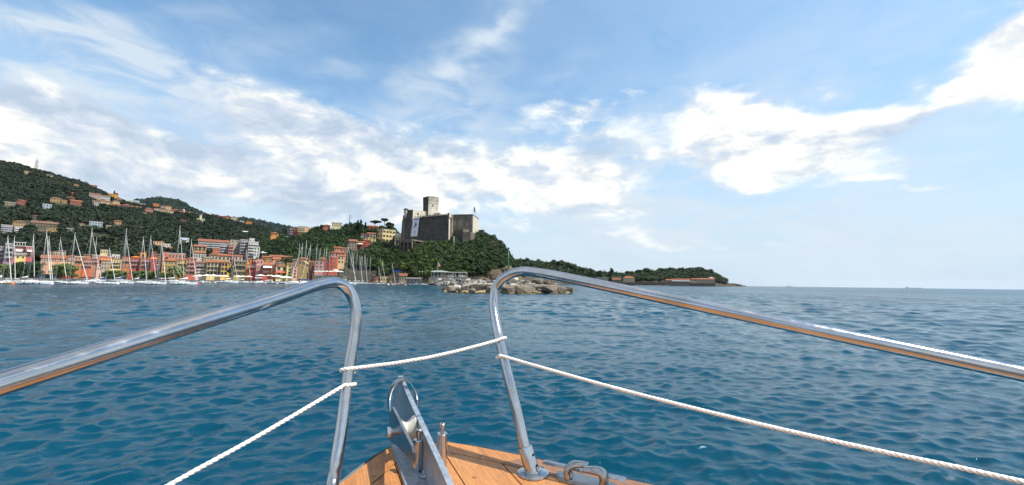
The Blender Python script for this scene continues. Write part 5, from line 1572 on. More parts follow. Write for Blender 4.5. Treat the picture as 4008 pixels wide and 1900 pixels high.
def sailboat(label, sx0, sx1, sy, mast, cover='navy', hull=None, bow_right=True, yaw=22, genoa=True, mast_mat=None, group='sailing yachts moored in the harbour', back=True, Dmax=None, name='sailboat', buoy=None, stays=True):
    """mast = (photo x of mast foot, photo y of mast top)"""
    xc = (sx0 + sx1) / 2
    root = empty(name, (0, 0, 0), 0, label, 'sailboat', group)
    R_ = place_boat(root, xc, sy, yaw, bow_right)
    th = math.atan(ae(xc, sy)[0])
    Wv = R_ * abs(math.atan(ae(sx1, sy)[0]) - math.atan(ae(sx0, sy)[0]))
    L = Wv / math.cos(math.radians(yaw))
    L = max(4.0, L)
    hm, dm, fb, B = hull_mesh(L, COVERS.get(hull, HULLW) if hull else HULLW)
    link('hull', hm, root); link('deck', dm, root)
    c = cabin_mb(-L * .12, L * .25, B * .62, fb * 1.0, L * .045)
    cb = c.obj('cabin', DECKW, root)
    mb = MB()
    for sgn in (-1, 1):
        for k in range(3):
            x = -L * .06 + k * L * .085
            mb.box(x, x + L * .05, sgn * B * .285 - .03, sgn * B * .285 + .03, fb + L * .012, fb + L * .030)
    mb.obj('porthole', GLASS, cb)
    D = R_ * math.cos(th)
    mh = P(mast[0], mast[1], D).z - 0.0
    u = (mast[0] - xc) / max(1, (sx1 - sx0)) * L * (1 if bow_right else -1)
    mx = max(-L * .2, min(L * .3, u))
    mr = max(.05, mh * .0036)
    mm = mast_mat or ALU
    mb = MB(); mb.tube([(mx, 0, fb * .9), (mx, 0, mh * .6), (mx - .05, 0, mh)], [mr, mr, mr * .7], 7)
    mo = mb.obj('mast', mm, root, smooth='all')
    mb = MB()
    for f, w in ((.42, 1.0), (.70, .75)):
        mb.box(mx - .04, mx + .04, -B * .33 * w, B * .33 * w, mh * f, mh * f + .06)
    mb.obj('spreader', mm, mo)
    mb = MB(); bl = L * .36
    mb.tube([(mx - .1, 0, fb + 1.15), (mx - bl, 0, fb + 1.05)], .07, 6); bo = mb.obj('boom', mm, root)
    mb = MB(); mb.tube([(mx - .15, 0, fb + 1.75), (mx - .3, 0, fb + 1.45), (mx - bl * .5, 0, fb + 1.28), (mx - bl * .96, 0, fb + 1.15)], [.10, .26, .21, .12], 8)
    mb.obj('sail_cover', COVERS[cover], bo, smooth='all')
    if genoa:
        mb = MB(); a = Vector((L * .485, 0, fb * 1.3)); b_ = Vector((mx, 0, mh * .93))
        mb.tube([a, a.lerp(b_, .06), a.lerp(b_, .5), a.lerp(b_, .9), b_], [.04, .095, .08, .05, .03], 6); mb.obj('furled_genoa', SAILC, root, smooth='all')
    if stays:
        mb = MB(); mb.tube([(-L * .49, 0, fb), (mx, 0, mh)], .022, 3); mb.obj('backstay', ALU_D, root)
        for sgn in (-1, 1):
            mb = MB(); mb.tube([(mx - .1, sgn * B * .46, fb), (mx - .05, sgn * B * .33, mh * .42), (mx, sgn * B * .25, mh * .70), (mx, 0, mh * .96)], .02, 3, caps=False); mb.obj('shroud', ALU_D, root)
    # pulpit, pushpit and guard rail
    mb = MB()
    for sgn in (-1, 1):
        mb.tube([(-L * .48, sgn * B * .36, fb + .6), (0, sgn * B * .49, fb + .62), (L * .3, sgn * B * .36, fb + .68), (L * .47, sgn * .1, fb + .8)], .022, 3)
        for x, y in ((-L * .48, .36), (-L * .2, .46), (0, .49), (L * .2, .42), (L * .38, .25)): mb.tube([(x, sgn * B * y, fb * .95), (x, sgn * B * y, fb + .64)], .02, 3)
    mb.obj('guard_rail', ALU_D, root)
    if cover in ('navy', 'blue', 'black') and L > 7:
        mb = MB(); mb.tube([(-L * .13, 0, fb + .25), (-L * .17, 0, fb + .55)], [B * .27, B * .2], 10); mb.obj('sprayhood', COVERS[cover], root, smooth='all')
    mb = MB()
    for x in (-L * .25, 0.02 * L, L * .2):
        mb.lathe([(.03, fb * .9), (.13, fb * .8), (.14, fb * .4), (.03, fb * .3)], 8, (x, -B * .5 - .06, 0))
    mb.obj('fender', FABRIC_W if cover != 'black' else COVERS['navy'], root, smooth='all')
    return root


YACHTS = [
 ('sailing yacht with mustard yellow hull cut by the left edge of the photo', -62, 45, 1113, (6, 921), 'white', 'olive', True, 24),
 ('yacht moored just behind the bow of the mustard yellow one', -15, 60, 1106, (33, 922), 'navy', None, True, 30),
 ('large white yacht with black boom cover beside the orange buoy', 65, 200, 1114, (157, 900), 'black', None, True, 14),
 ('white yacht half hidden behind the large one with black boom cover', 52, 135, 1106, (108, 915), 'white', None, True, 26),
 ('yacht with bright blue sail cover right of the large white one', 140, 206, 1107, (170, 925), 'blue', None, True, 30),
 ('yacht with three round ports and a light blue boom cover', 196, 262, 1107, (190, 929), 'blue', None, True, 20),
 ('low sleek grey blue yacht with red sail cover', 238, 345, 1114, (262, 911), 'red', None, True, 16),
 ('yacht with a drooping black sail cover and tall mast', 300, 398, 1108, (336, 893), 'black', None, True, 18),
 ('yacht with thin mast just right of the one with drooping black cover', 330, 402, 1103, (359, 926), 'navy', None, True, 30),
 ('white yacht with blue boom cover next to the small orange buoy', 378, 452, 1113, (414, 970), 'blue', None, True, 20),
 ('white yacht with long dark blue cover and raised bow', 440, 520, 1112, (477, 926), 'blue', None, True, 20),
 ('yacht behind with slim very tall mast left of the crimson house', 430, 500, 1104, (473, 893), 'white', None, True, 34),
 ('motor-sailer style yacht with grey cover in front of the crimson house', 512, 575, 1110, (543, 925), 'white', None, True, 24),
 ('yacht with hooked mast top in front of the crimson house', 540, 612, 1108, (572, 922), 'navy', None, True, 24),
 ('white yacht with navy canopy and two white fenders', 565, 650, 1115, (617, 941), 'navy', None, True, 18),
 ('white yacht with the tallest mast of the left harbour', 628, 722, 1108, (684, 882), 'white', None, True, 20),
 ('long grey white yacht beside the red buoy', 665, 770, 1116, (734, 935), 'white', None, True, 12),
 ('low dark blue racing yacht in front of the golden houses', 848, 932, 1109, (903, 990), 'white', None, True, 10),
 ('white yacht in front of the olive palace', 928, 984, 1109, (955, 978), 'white', None, True, 14),
 ('yacht with thin mast in front of the rose pink house', 985, 1030, 1108, (1004, 985), 'navy', None, True, 20),
 ('grey white yacht with black covers emerging from behind the rail', 1116, 1200, 1114, (1162, 954), 'black', None, False, 14),
 ('yacht with blue sail cover behind the rail, second mast of the group', 1135, 1212, 1108, (1174, 952), 'blue', None, False, 22),
 ('yacht with the thickest mast of the group left of the rail bend', 1150, 1230, 1106, (1189, 941), 'blue', None, False, 22),
 ('yacht with slanting stay in front of the mustard gable', 1176, 1240, 1105, (1206, 956), 'navy', None, False, 26),
 ('yacht in front of the dark red house behind the rail', 1205, 1262, 1105, (1232, 956), 'navy', None, False, 26),
 ('yacht in front of the salmon gabled house, left one', 1215, 1270, 1104, (1245, 970), 'white', None, False, 30),
 ('yacht in front of the salmon gabled house, right one', 1236, 1290, 1104, (1262, 975), 'white', None, False, 30),
 ('yacht in front of the crimson narrow house', 1246, 1305, 1104, (1271, 968), 'navy', None, False, 30),
 ('yacht in front of the tall vermilion house, left mast', 1262, 1318, 1104, (1284, 984), 'white', None, False, 30),
 ('yacht in front of the tall vermilion house, right mast', 1278, 1338, 1104, (1305, 992), 'white', None, False, 30),
 ('white catamaran-like yacht with very thick white mast and sagging sail', 1330, 1396, 1115, (1354, 954), 'white', None, True, 20),
]
for (lb, a_, b_, sy, mst, cv, hl, br, yw) in YACHTS:
    sailboat(lb, a_, b_, sy, mst, cv, hl, br, yw, back=True, mast_mat=ALU if (a_ + b_) % 3 else ALU_D, genoa=(a_ < 1110 and 'slim very tall' not in lb and 'thin mast' not in lb) or 'slanting' in lb or 'second mast' in lb or 'catamaran' in lb)
# the crowded pontoon right of the rail bend: stern-on, masts close together
PONT = [(1362, 1392, 1114, 1370, 978), (1366, 1400, 1111, 1379, 990), (1376, 1412, 1110, 1392, 984), (1392, 1420, 1114, 1403, 999), (1396, 1424, 1110, 1409, 1000),
        (1402, 1430, 1111, 1414, 1001), (1410, 1438, 1114, 1422.7, 992), (1420, 1446, 1110, 1433, 1009), (1438, 1460, 1113, 1446, 1004)]
PL = ['first yacht of the crowded pontoon, nearest the thick white mast', 'slim yacht squeezed behind the first of the pontoon', 'taller-masted yacht third along the crowded pontoon', 'light blue hulled yacht in the middle of the pontoon front',
      'thin-masted yacht behind the light blue hull', 'yacht with blue cover deep in the pontoon', 'yacht with the tallest mast in the right half of the pontoon', 'yacht with short mast near the end of the pontoon',
      'last yacht of the pontoon with orange-tacked furled sail']
for i, (x0, x1, sy, mx_, mt_) in enumerate(PONT):
    sailboat(PL[i], x0, x1, sy, (mx_, mt_), ['white', 'navy', 'white', 'white', 'white', 'blue', 'white', 'navy', 'orange'][i], None, True, 48, mast_mat=ALU if i % 2 else ALU_D, stays=i % 2 == 0, genoa=i % 3 == 0)
SMALL = [
 ('small white sloop at the left end of the cliff pier', 1462, 1492, 1114, (1480, 1041), 'white', None), ('dinghy-sized sloop with twin thin masts lines by the cream store', 1486, 1510, 1112, (1490, 1022), 'white', 'navy'),
 ('little white sloop before the ochre warehouse', 1526, 1548, 1114, (1530, 1031), 'white', None), ('little boat with blue rolled sail round its mast', 1546, 1564, 1114, (1556, 1044), 'blue', 'yellow'),
]
for (lb, x0, x1, sy, mst, cv, hl) in SMALL:
    sailboat(lb, x0, x1, sy, mst, cv, hl, True, 25, group=None, mast_mat=COVERS['blue'] if 'blue rolled' in lb else ALU, genoa='blue' not in lb, stays=False)
sailboat('small white two-masted boat moored under the right headland', 2165, 2191, 1115, (2167, 1096), 'white', None, False, 10, group=None, genoa=False)


def motorboat(label, sx0, sx1, sy, hull=None, canopy=None, bow_right=True, yaw=18, tall=1.0, group=None, name='motorboat', cat='motorboat'):
    xc = (sx0 + sx1) / 2
    root = empty(name, (0, 0, 0), 0, label, cat, group)
    R_ = place_boat(root, xc, sy, yaw, bow_right)
    L = max(2.4, R_ * abs(math.atan(ae(sx1, sy)[0]) - math.atan(ae(sx0, sy)[0])) / math.cos(math.radians(yaw)))
    hm, dm, fb, B = hull_mesh(L, COVERS[hull] if hull else HULLW, 'motor')
    link('hull', hm, root); link('deck', dm, root)
    if tall > 0:
        h = L * .13 * tall
        cabin_mb(-L * .22, L * .22, B * .7, fb, h, .9).obj('cabin', DECKW, root)
        mb = MB()
        for sgn in (-1, 1): mb.box(-L * .17, L * .08, sgn * B * .33 - .03, sgn * B * .33 + .03, fb + h * .35, fb + h * .8)
        mb.obj('window', GLASS, root)
    if canopy:
        mb = MB(); z = fb + L * .13 * max(tall, .6) + .35
        mb.prism([(-L * .38, -B * .4, z), (L * .08, -B * .36, z), (L * .08, B * .36, z), (-L * .38, B * .4, z)], [(-L * .36, -B * .34, z + .22), (L * .05, -B * .3, z + .22), (L * .05, B * .3, z + .22), (-L * .36, B * .34, z + .22)])
        mb.obj('canopy', COVERS[canopy], root)
        for sgn in (-1, 1):
            for x in (-L * .34, L * .04): m2 = MB(); m2.tube([(x, sgn * B * .35, fb), (x, sgn * B * .35, z)], .03, 4); m2.obj('canopy_post', ALU_D, root)
    mb = MB(); mb.box(-L * .5 - .35, -L * .5 - .02, -.2, .2, .1, fb + .35); mb.obj('outboard_motor', ANTI, root)
    return root


MOTOR = [
 ('white motorboat with orange and red gear behind the black boom', 50, 92, 1104, None, 'white', 1), ('white cabin cruiser behind the large white yacht', 92, 150, 1103, None, None, 1), ('cream launch by the hedge at the left', 18, 48, 1102, None, 'white', 1),
 ('white cruiser with dark window in front of the beige house', 352, 412, 1103, None, None, 1.2), ('white runabout left of the crimson house', 486, 520, 1104, None, None, 1), ('white cruiser with navy top by the green hedge', 520, 566, 1109, None, 'navy', 1),
 ('cruiser with long cream awning near the palm', 618, 668, 1103, None, 'white', 1.3), ('flat white launch right of the red buoy', 772, 812, 1107, None, None, .8), ('white launch in front of the pale pink house', 806, 830, 1106, None, None, 1),
 ('small cabin launch with one round buoy beside it', 828, 856, 1106, None, None, 1), ('pale cruiser behind the dark blue racing yacht', 856, 905, 1103, None, 'white', 1.2), ('navy boat with white cabin by the rose pink house', 980, 1006, 1109, 'navy', None, 1),
 ('tall white flybridge cruiser in front of the rose pink house', 992, 1046, 1108, None, 'white', 1.9), ('white cruiser with a wheel symbol on its side', 1034, 1062, 1108, None, 'white', 1.2), ('teal hulled motorboat with white top', 1040, 1084, 1109, 'teal', 'white', 1),
 ('motorboat with lime green canvas', 1076, 1106, 1107, 'green', 'white', 1), ('black speedboat with white windscreen left of the rail', 1084, 1118, 1110, 'black', None, .8), ('small white boat by the pier left of the pontoon', 1466, 1478, 1113, None, None, .5),
 ('blue launch between the small sloops', 1494, 1512, 1113, 'blue', None, .8), ('white dinghy beside the white mooring ball', 1510, 1526, 1113, None, None, .6), ('navy open boat right of the yellow one', 1562, 1585, 1113, 'navy', None, .4),
 ('white upright tender with twin outboards', 1598, 1612, 1113, None, None, .6), ('second white tender beside the twin-outboard one', 1614, 1624, 1113, None, None, .6), ('stack-like pale boat with red stripe at the quay', 1640, 1668, 1112, None, None, .8),
 ('white covered launch stored at the boathouse corner', 1624, 1640, 1109, None, 'white', .5), ('small motorboat with blue tarpaulin near the quay tower', 1655, 1676, 1106, None, 'blue', .5),
]
for (lb, x0, x1, sy, hl, cn, tl) in MOTOR:
    motorboat(lb, x0, x1, sy, hl, cn, True, 22, tl, 'motorboats along the quay')


# ships far out on the horizon
def ship(label, sx0, sx1, D, tall):
    a = P(sx0, 1120, D); b_ = P(sx1, 1120, D); L = b_.x - a.x
    root = empty('cargo_ship', ((a.x + b_.x) / 2, D, 0), -math.atan(a.x / D), label, 'ship')
    mb = MB(); mb.prism([(-L / 2, -8, -1), (L * .42, -8, -1), (L * .5, 0, -1), (L * .42, 8, -1), (-L / 2, 8, -1)], [(-L / 2, -8, tall * .4), (L * .44, -8, tall * .4), (L * .52, 0, tall * .5), (L * .44, 8, tall * .4), (-L / 2, 8, tall * .4)]); mb.obj('hull', simple('ship_hull', (.08, .11, .15)), root)
    mb = MB(); mb.box(-L * .46, -L * .32, -7, 7, tall * .4, tall); mb.box(-L * .42, -L * .38, -2, 2, tall, tall * 1.25); mb.obj('bridge', simple('ship_bridge', (.4, .42, .45)), root)
    return root


ship('long low cargo ship on the horizon far right', 3552, 3600, 5200, 13)
ship('small dark boat on the horizon just right of the headland tip', 3081, 3096, 3800, 9)


def buoy(label, sx, sy, rpx, col, cone=True, group=None):
    D = wD(sx, sy); D = min(D if D > 0 else 999, 215 if sx < 1345 else 262); p = P(sx, sy, D); r = rpx * D / FPX
    root = empty('mooring_buoy', (p.x, p.y, 0), 0, label, 'buoy', group)
    mb = MB()
    pr = [(.05, -r * .5), (r * .9, -r * .35), (r, 0.1 * r), (r * .8, r * .6), (r * .35, r * 1.3), (.05, r * 1.7)] if cone else [(.05, -r * .8), (r * .8, -r * .5), (r, 0.1 * r), (r * .75, r * .75), (.05, r * 1.1)]
    mb.lathe(pr, 14); mb.obj('float', simple('buoy_plastic', col, .45, .2, 3), root, smooth='all')
    mb = MB(); mb.tube([(r * .16 * math.cos(t_ * PI / 4), 0, pr[-1][1] + r * .12 + r * .16 * math.sin(t_ * PI / 4)) for t_ in range(8)], r * .05, 5, closed=True); mb.obj('ring', ALU_D, root)


for lb, sx, sy, r, c, cn in (('big orange conical buoy at the bow of the mustard yacht', 49, 1113, 7, (.72, .12, .04), True), ('pinkish white conical buoy at the bow of the large white yacht', 203, 1113, 6, (.75, .62, .60), True),
                             ('small orange buoy left of the yacht with blue boom cover', 385, 1112, 5, (.72, .12, .04), True), ('white conical buoy between the blue-covered yachts', 460, 1112, 6, (.75, .66, .64), True),
                             ('pale pink buoy before the cruiser with navy top', 517, 1111, 5, (.75, .64, .62), True), ('pale buoy at the bow of the yacht with navy canopy', 646, 1113, 4.5, (.75, .6, .55), True),
                             ('red floating buoy right of the long grey white yacht', 776, 1114, 5, (.68, .02, .02), False), ('yellowish ball buoy by the first white launch', 793, 1105, 2.6, (.7, .6, .25), False),
                             ('yellowish ball buoy left of the dark blue racing yacht', 823, 1106, 2.6, (.7, .6, .3), False), ('yellow ball buoy at the stern of the dark blue racing yacht', 844, 1106, 3, (.72, .6, .25), False),
                             ('twin-like pale ball buoy left of the yacht at the olive palace', 930, 1107, 2.6, (.74, .7, .5), False), ('white ball buoy right of the yacht at the olive palace', 1002, 1108, 2.6, (.75, .72, .6), False),
                             ('white ball buoy before the teal motorboat', 1040, 1108, 3, (.78, .76, .72), False), ('white ball buoy before the black speedboat', 1085, 1109, 3, (.78, .76, .72), False),
                             ('white mooring ball before the cliff pier', 1520, 1116, 3.4, (.8, .8, .78), False), ('orange red float under the little blue-masted boat', 1536, 1116.5, 3.5, (.7, .12, .06), False),
                             ('second orange red float right of the first by the pier', 1546, 1116.5, 3, (.7, .14, .08), False), ('salmon coloured float right of the navy open boat', 1587, 1117, 3.5, (.7, .30, .22), False)):
    buoy(lb, sx, sy, r, c, cn)

# ------------------------------------------------------------------ pavilion, awnings, poles
def pavilion():
    D = 250.0
    a = P(1688, 1090, D); b_ = P(1823, 1092, D); Lx = b_.x - a.x; zd = P(1750, 1086, D).z; zt = P(1750, 1066, D).z; z0 = 0
    root = empty('terrace_pavilion', (a.x, D, 0), 0, 'white terrace pavilion with arched canopy and open posts on the breakwater', 'pavilion')
    cz = plaster((.42, .40, .36)); wp = simple('pavilion_paint', (.60, .60, .57), .5)
    mb = MB(); mb.box(0, Lx, 0, 9, 1.2, zd); mb.obj('base_wall', cz, root)
    mb = MB(); mb.box(-.3, Lx + .4, -.4, 9.4, zd, zd + .25); mb.obj('floor_slab', cz, root)
    n = 11
    for i in range(n):
        x = Lx * i / (n - 1); mb = MB(); mb.box(x - .09, x + .09, 0, .18, zd + .25, zt); mb.obj('post', wp, root)
        if i % 2 == 0: mb = MB(); mb.box(x - .09, x + .09, 6.8, 7, zd + .25, zt); mb.obj('post', wp, root)
    L1 = Lx * .56
    mb = MB(); sg = 14
    for k in range(sg):
        x0, x1 = L1 * k / sg - .4, L1 * (k + 1) / sg - .4
        h0 = .25 + .75 * math.sin(PI * min(1, (k / sg) * 1.15)) ** .7 if k / sg * 1.15 < 1 else .25; h1 = .25 + .75 * math.sin(PI * min(1, ((k + 1) / sg) * 1.15)) ** .7 if (k + 1) / sg * 1.15 < 1 else .25
        mb.prism([(x0, -.8, zt), (x1, -.8, zt), (x1, 7.6, zt), (x0, 7.6, zt)], [(x0, -.8, zt + h0), (x1, -.8, zt + h1), (x1, 7.6, zt + h1), (x0, 7.6, zt + h0)])
    mb.obj('canopy', FABRIC_W, root)
    mb = MB(); mb.box(L1 - .4, Lx + .2, -.1, .25, zt, zt + .22); mb.box(L1 - .4, Lx + .2, 6.8, 7.05, zt, zt + .22)
    for i in range(8):
        x = L1 + (Lx - L1) * i / 7 - .3; mb.box(x, x + .14, -.1, 7, zt + .02, zt + .17)
    mb.obj('pergola_frame', wp, root)
    mb = MB(); mb.box(0, Lx, 0.02, .08, zd + 1.15, zd + 1.22); mb.box(0, Lx, 0.02, .08, zd + .7, zd + .74); mb.obj('railing', wp, root)
    mb = MB(); mb.box(Lx * .80, Lx * .96, .4, 1.6, zd + .25, zd + 1.5); mb.obj('bar_counter', simple('counter_paint', (.62, .58, .45), .6), root)
    mb = MB(); mb.prism([(Lx * .42, 1, zd + .9), (Lx * .62, 1, zd + .3), (Lx * .62, 3, zd + .3), (Lx * .42, 3, zd + .9)], [(Lx * .42, 1, zd + 1.2), (Lx * .62, 1, zd + .6), (Lx * .62, 3, zd + .6), (Lx * .42, 3, zd + 1.2)]); mb.obj('boat_cover', FABRIC_W, root)
    mb = MB(); mb.box(Lx * .22, Lx * .34, 5.0, 6.0, zd + .25, zt - .2); mb.obj('kiosk', simple('kiosk_paint', (.50, .46, .30), .6), root)


pavilion()
strip('breakwater_quay', 'dark low quay edge below the pavilion', [1668, 1760, 1870], [256, 254, 252], 4, .9, ST_DARK)


def canopy_thing(label, sx0, sx1, sytop, sybase, D, col, posts=4, peaks=1, name='parasol', cat='parasol', group=None, thick=.35):
    a = P(sx0, sybase, D); b_ = P(sx1, sybase, D); zt = P((sx0 + sx1) / 2, sytop, D).z - a.z
    L_ = b_.x - a.x
    root = empty(name, a, 0, label, cat, group)
    cm = simple('canopy_cloth', col, .8, .1)
    mb = MB(); w = L_ / peaks
    for i in range(peaks):
        x0 = i * w; d = min(w, 4.0)
        hh_ = max(.5, min(1.1, w * .22)); z0 = zt - hh_
        mb.add([(x0, 0, z0), (x0 + w, 0, z0), (x0 + w, d, z0), (x0, d, z0), (x0 + w / 2, d / 2, zt), (x0, 0, z0 - thick * .6), (x0 + w, 0, z0 - thick * .6), (x0 + w, d, z0 - thick * .6), (x0, d, z0 - thick * .6)],
               [(0, 1, 4), (1, 2, 4), (2, 3, 4), (3, 0, 4), (5, 6, 1, 0), (6, 7, 2, 1), (7, 8, 3, 2), (8, 5, 0, 3)])
    mb.obj('canopy', cm, root)
    if posts == 1:
        mb = MB(); mb.tube([(L_ / 2, min(w, 4) / 2, -1), (L_ / 2, min(w, 4) / 2, zt - .05)], .06, 6); mb.obj('pole', METALRAIL, root)
    else:
        for i in range(posts):
            mb = MB(); x = L_ * (i + .5) / posts; mb.box(x - .06, x + .06, .1, .22, -1, zt - .6); mb.obj('pole', METALRAIL, root)
    return root


CW = (.78, .74, .62)
for lb, x0, x1, yt, yb, D, n_, pk in (('white restaurant awning below the pale pink house', 750, 790, 1075, 1091, 241, 4, 1), ('peaked white awning left of the yellow houses', 785, 838, 1074, 1091, 241, 4, 2),
                                      ('cream peaked awning before the golden yellow house', 839, 882, 1077, 1092, 240, 4, 2), ('wide white double-peaked marquee before the olive palace', 915, 976, 1079, 1092, 240, 5, 3),
                                      ('white awning at the foot of the rose pink house', 1000, 1024, 1074, 1090, 239, 3, 1), ('cream awning over stalls left of the cream hotel', 1040, 1064, 1076, 1090, 239, 3, 2),
                                      ('long sagging white awning by the quay', 1062, 1094, 1076, 1092, 238, 3, 1), ('pale green-edged awning before the red awning house', 1094, 1132, 1080, 1094, 238, 4, 1)):
    canopy_thing(lb, x0, x1, yt, yb, D, CW, n_, pk, 'awning', 'awning', 'white awnings along the waterfront')
canopy_thing('row of cream parasols on the terrace under the vermilion house', 1226, 1338, 1060, 1078, 247, (.80, .76, .66), 8, 8, 'parasol_row', 'parasols')
canopy_thing('single cream parasol above the parasol row', 1300, 1320, 1054, 1064, 250, (.80, .76, .66), 1, 1)
canopy_thing('white parasols of the hotel garden, left one', 1104, 1117, 924, 931, 396, (.8, .8, .78), 1, 1)
canopy_thing('white parasols of the hotel garden, wide right one', 1116, 1131, 924, 932, 395, (.8, .8, .78), 1, 1)
canopy_thing('blue sun canopy on posts above the ochre warehouse', 1535, 1567, 1057, 1078, 287, (.02, .08, .42), 3, 1, 'canopy', 'canopy')
canopy_thing('white flat sunshade over the tip of the point', 2775, 2797, 1086, 1094, 955, (.7, .7, .66), 3, 1, 'awning', 'awning')
mb = MB(); a = P(1555.5, 1104, 284); h_ = P(1555.5, 1066, 284).z - a.z

# restaurant terrace under the parasols
a = P(1222, 1084, 246); b_ = P(1342, 1084, 246)
tr_ = empty('restaurant_terrace', a, 0, 'grey terrace with railings below the cream parasols', 'terrace')
Lt = b_.x - a.x; mb = MB(); mb.box(0, Lt, 0, 6, -3, .9); mb.obj('base_wall', ST_MID, tr_)
for i in range(14): mb = MB(); x = Lt * i / 13; mb.box(x - .06, x + .06, .05, .17, .9, 2.0); mb.obj('rail_post', METALRAIL, tr_)
mb = MB(); mb.box(0, Lt, .05, .12, 1.93, 2.0); mb.box(0, Lt, .05, .1, 1.4, 1.45); mb.obj('handrail', METALRAIL, tr_)


def lattice_mast(label, sx, sytop, sybase, D, w0, w1, col):
    a = P(sx, sybase, D); h = P(sx, sytop, D).z - a.z
    root = empty('radio_mast', a, 0, label, 'radio mast')
    mt = simple('mast_paint', col, .5)
    for i in range(4):
        an = PI / 4 + i * PI / 2; mb = MB()
        mb.tube([(w0 * math.cos(an), w0 * math.sin(an), -2), (w1 * math.cos(an), w1 * math.sin(an), h)], [.3, .18], 4); mb.obj('leg', mt, root)
    mb = MB(); n = 9
    for k in range(n):
        z0, z1 = h * k / n, h * (k + 1) / n
        r0, r1 = w0 + (w1 - w0) * k / n, w0 + (w1 - w0) * (k + 1) / n
        for i in range(4):
            a0 = PI / 4 + i * PI / 2; a1 = a0 + PI / 2
            mb.tube([(r0 * math.cos(a0), r0 * math.sin(a0), z0), (r1 * math.cos(a1), r1 * math.sin(a1), z1)], .14, 3)
            mb.tube([(r0 * math.cos(a0), r0 * math.sin(a0), z0), (r0 * math.cos(a1), r0 * math.sin(a1), z0)], .14, 3)
    mb.obj('bracing', mt, root)
    mb = MB(); mb.tube([(0, 0, h), (0, 0, h * 1.12)], .12, 4); mb.lathe([(.9, h * .8), (.9, h * .83)], 8); mb.obj('antenna', mt, root)


lattice_mast('red and white lattice radio mast on the hill crest', 141, 625, 664, 858, 3.2, 1.3, (.45, .38, .42))


def tower_crane():
    D = 380.0; a = P(1367, 888, D); h = P(1367, 846, D).z - a.z
    root = empty('crane', a, 0, 'slender crane with a short drooping jib above the headland cypresses', 'crane')
    mt = simple('crane_steel', (.10, .11, .12), .5)
    mb = MB()
    for sx_ in (-.22, .22):
        for sy_ in (-.22, .22): mb.box(sx_ - .05, sx_ + .05, sy_ - .05, sy_ + .05, -2, h)
    for k in range(12): mb.tube([(-.22, -.22, h * k / 12), (.22, -.22, h * (k + 1) / 12)], .04, 3); mb.tube([(-.22, .22, h * k / 12), (.22, .22, h * (k + 1) / 12)], .04, 3)
    mb.obj('tower', mt, root)
    mb = MB(); mb.tube([(-1.0, 0, h + .9), (0, 0, h + .3), (1.6, 0, h - .2), (3.1, 0, h - 1.0)], [.12, .16, .12, .06], 4); mb.tube([(0, 0, h), (-.5, 0, h + 1.2)], .06, 3); mb.tube([(-.5, 0, h + 1.2), (3.0, 0, h - .9)], .04, 3); mb.obj('jib', mt, root)
    mb = MB(); mb.tube([(1.7, 0, h - .2), (1.7, 0, h - 2.4)], .03, 3); mb.lathe([(.1, h - 2.4), (.3, h - 2.7), (.1, h - 3.1)], 6, (1.7, 0, 0)); mb.obj('hook_block', mt, root)


tower_crane()


def harbour_light():
    D = 250.0; a = P(1022, 1080, D); h = P(1022, 989, D).z - a.z
    root = empty('floodlight_pole', a, 0, 'tall pole with a wide white floodlight ring above the old town roofs', 'floodlight')
    mb = MB(); mb.tube([(0, 0, -1), (0, 0, h)], [.16, .1], 8); mb.obj('pole', METALRAIL, root)
    mb = MB(); mb.lathe([(.3, h - .5), (2.1, h - .15), (2.1, h + .12), (.4, h + .35), (.1, h + .7)], 16); mb.obj('lamp_ring', WHITE, root, smooth=True)


harbour_light()
# green beacon pole behind the bend of the right rail
D = 105.0; a = P(1989, 1100, D); h = P(1989, 971, D).z - a.z
r_ = empty('beacon_pole', a, 0, 'slender dark green beacon pole standing on the rock mole', 'beacon pole')
gp = simple('beacon_green', (.012, .11, .05), .45)
mb = MB(); mb.tube([(0, 0, -1.0), (0, 0, h * .98)], [.16, .13], 10); mb.obj('pole', gp, r_, smooth='all')
mb = MB(); mb.lathe([(.16, h * .97), (.28, h * .975), (.28, h), (.12, h + .12)], 12); mb.obj('lantern', gp, r_, smooth=True)
# stone column on the rocks: thin street lamps by the promenade
for lb, sx, yt in (('thin lamp post among the masts by the hedge', 88, 1033), ('thin lamp post left of the palm', 612, 1040), ('thin lamp post before the olive palace', 908, 1046), ('thin lamp post right of the cliff pier', 1642, 1065), ('leaning lamp post beside the boathouse', 1652, 1065)):
    a = P(sx, 1096, 240 if sx < 1300 else 276); h = P(sx, yt, a.y).z - a.z
    r_ = empty('lamp_post', a, 0, lb, 'lamp post')
    mb = MB(); mb.tube([(0, 0, -1), (0, 0, h)], [.09, .06], 6); mb.obj('pole', METALRAIL, r_)
    mb = MB(); mb.lathe([(.06, h), (.26, h + .2), (.2, h + .45), (.05, h + .55)], 8); mb.obj('lantern', WHITE, r_)


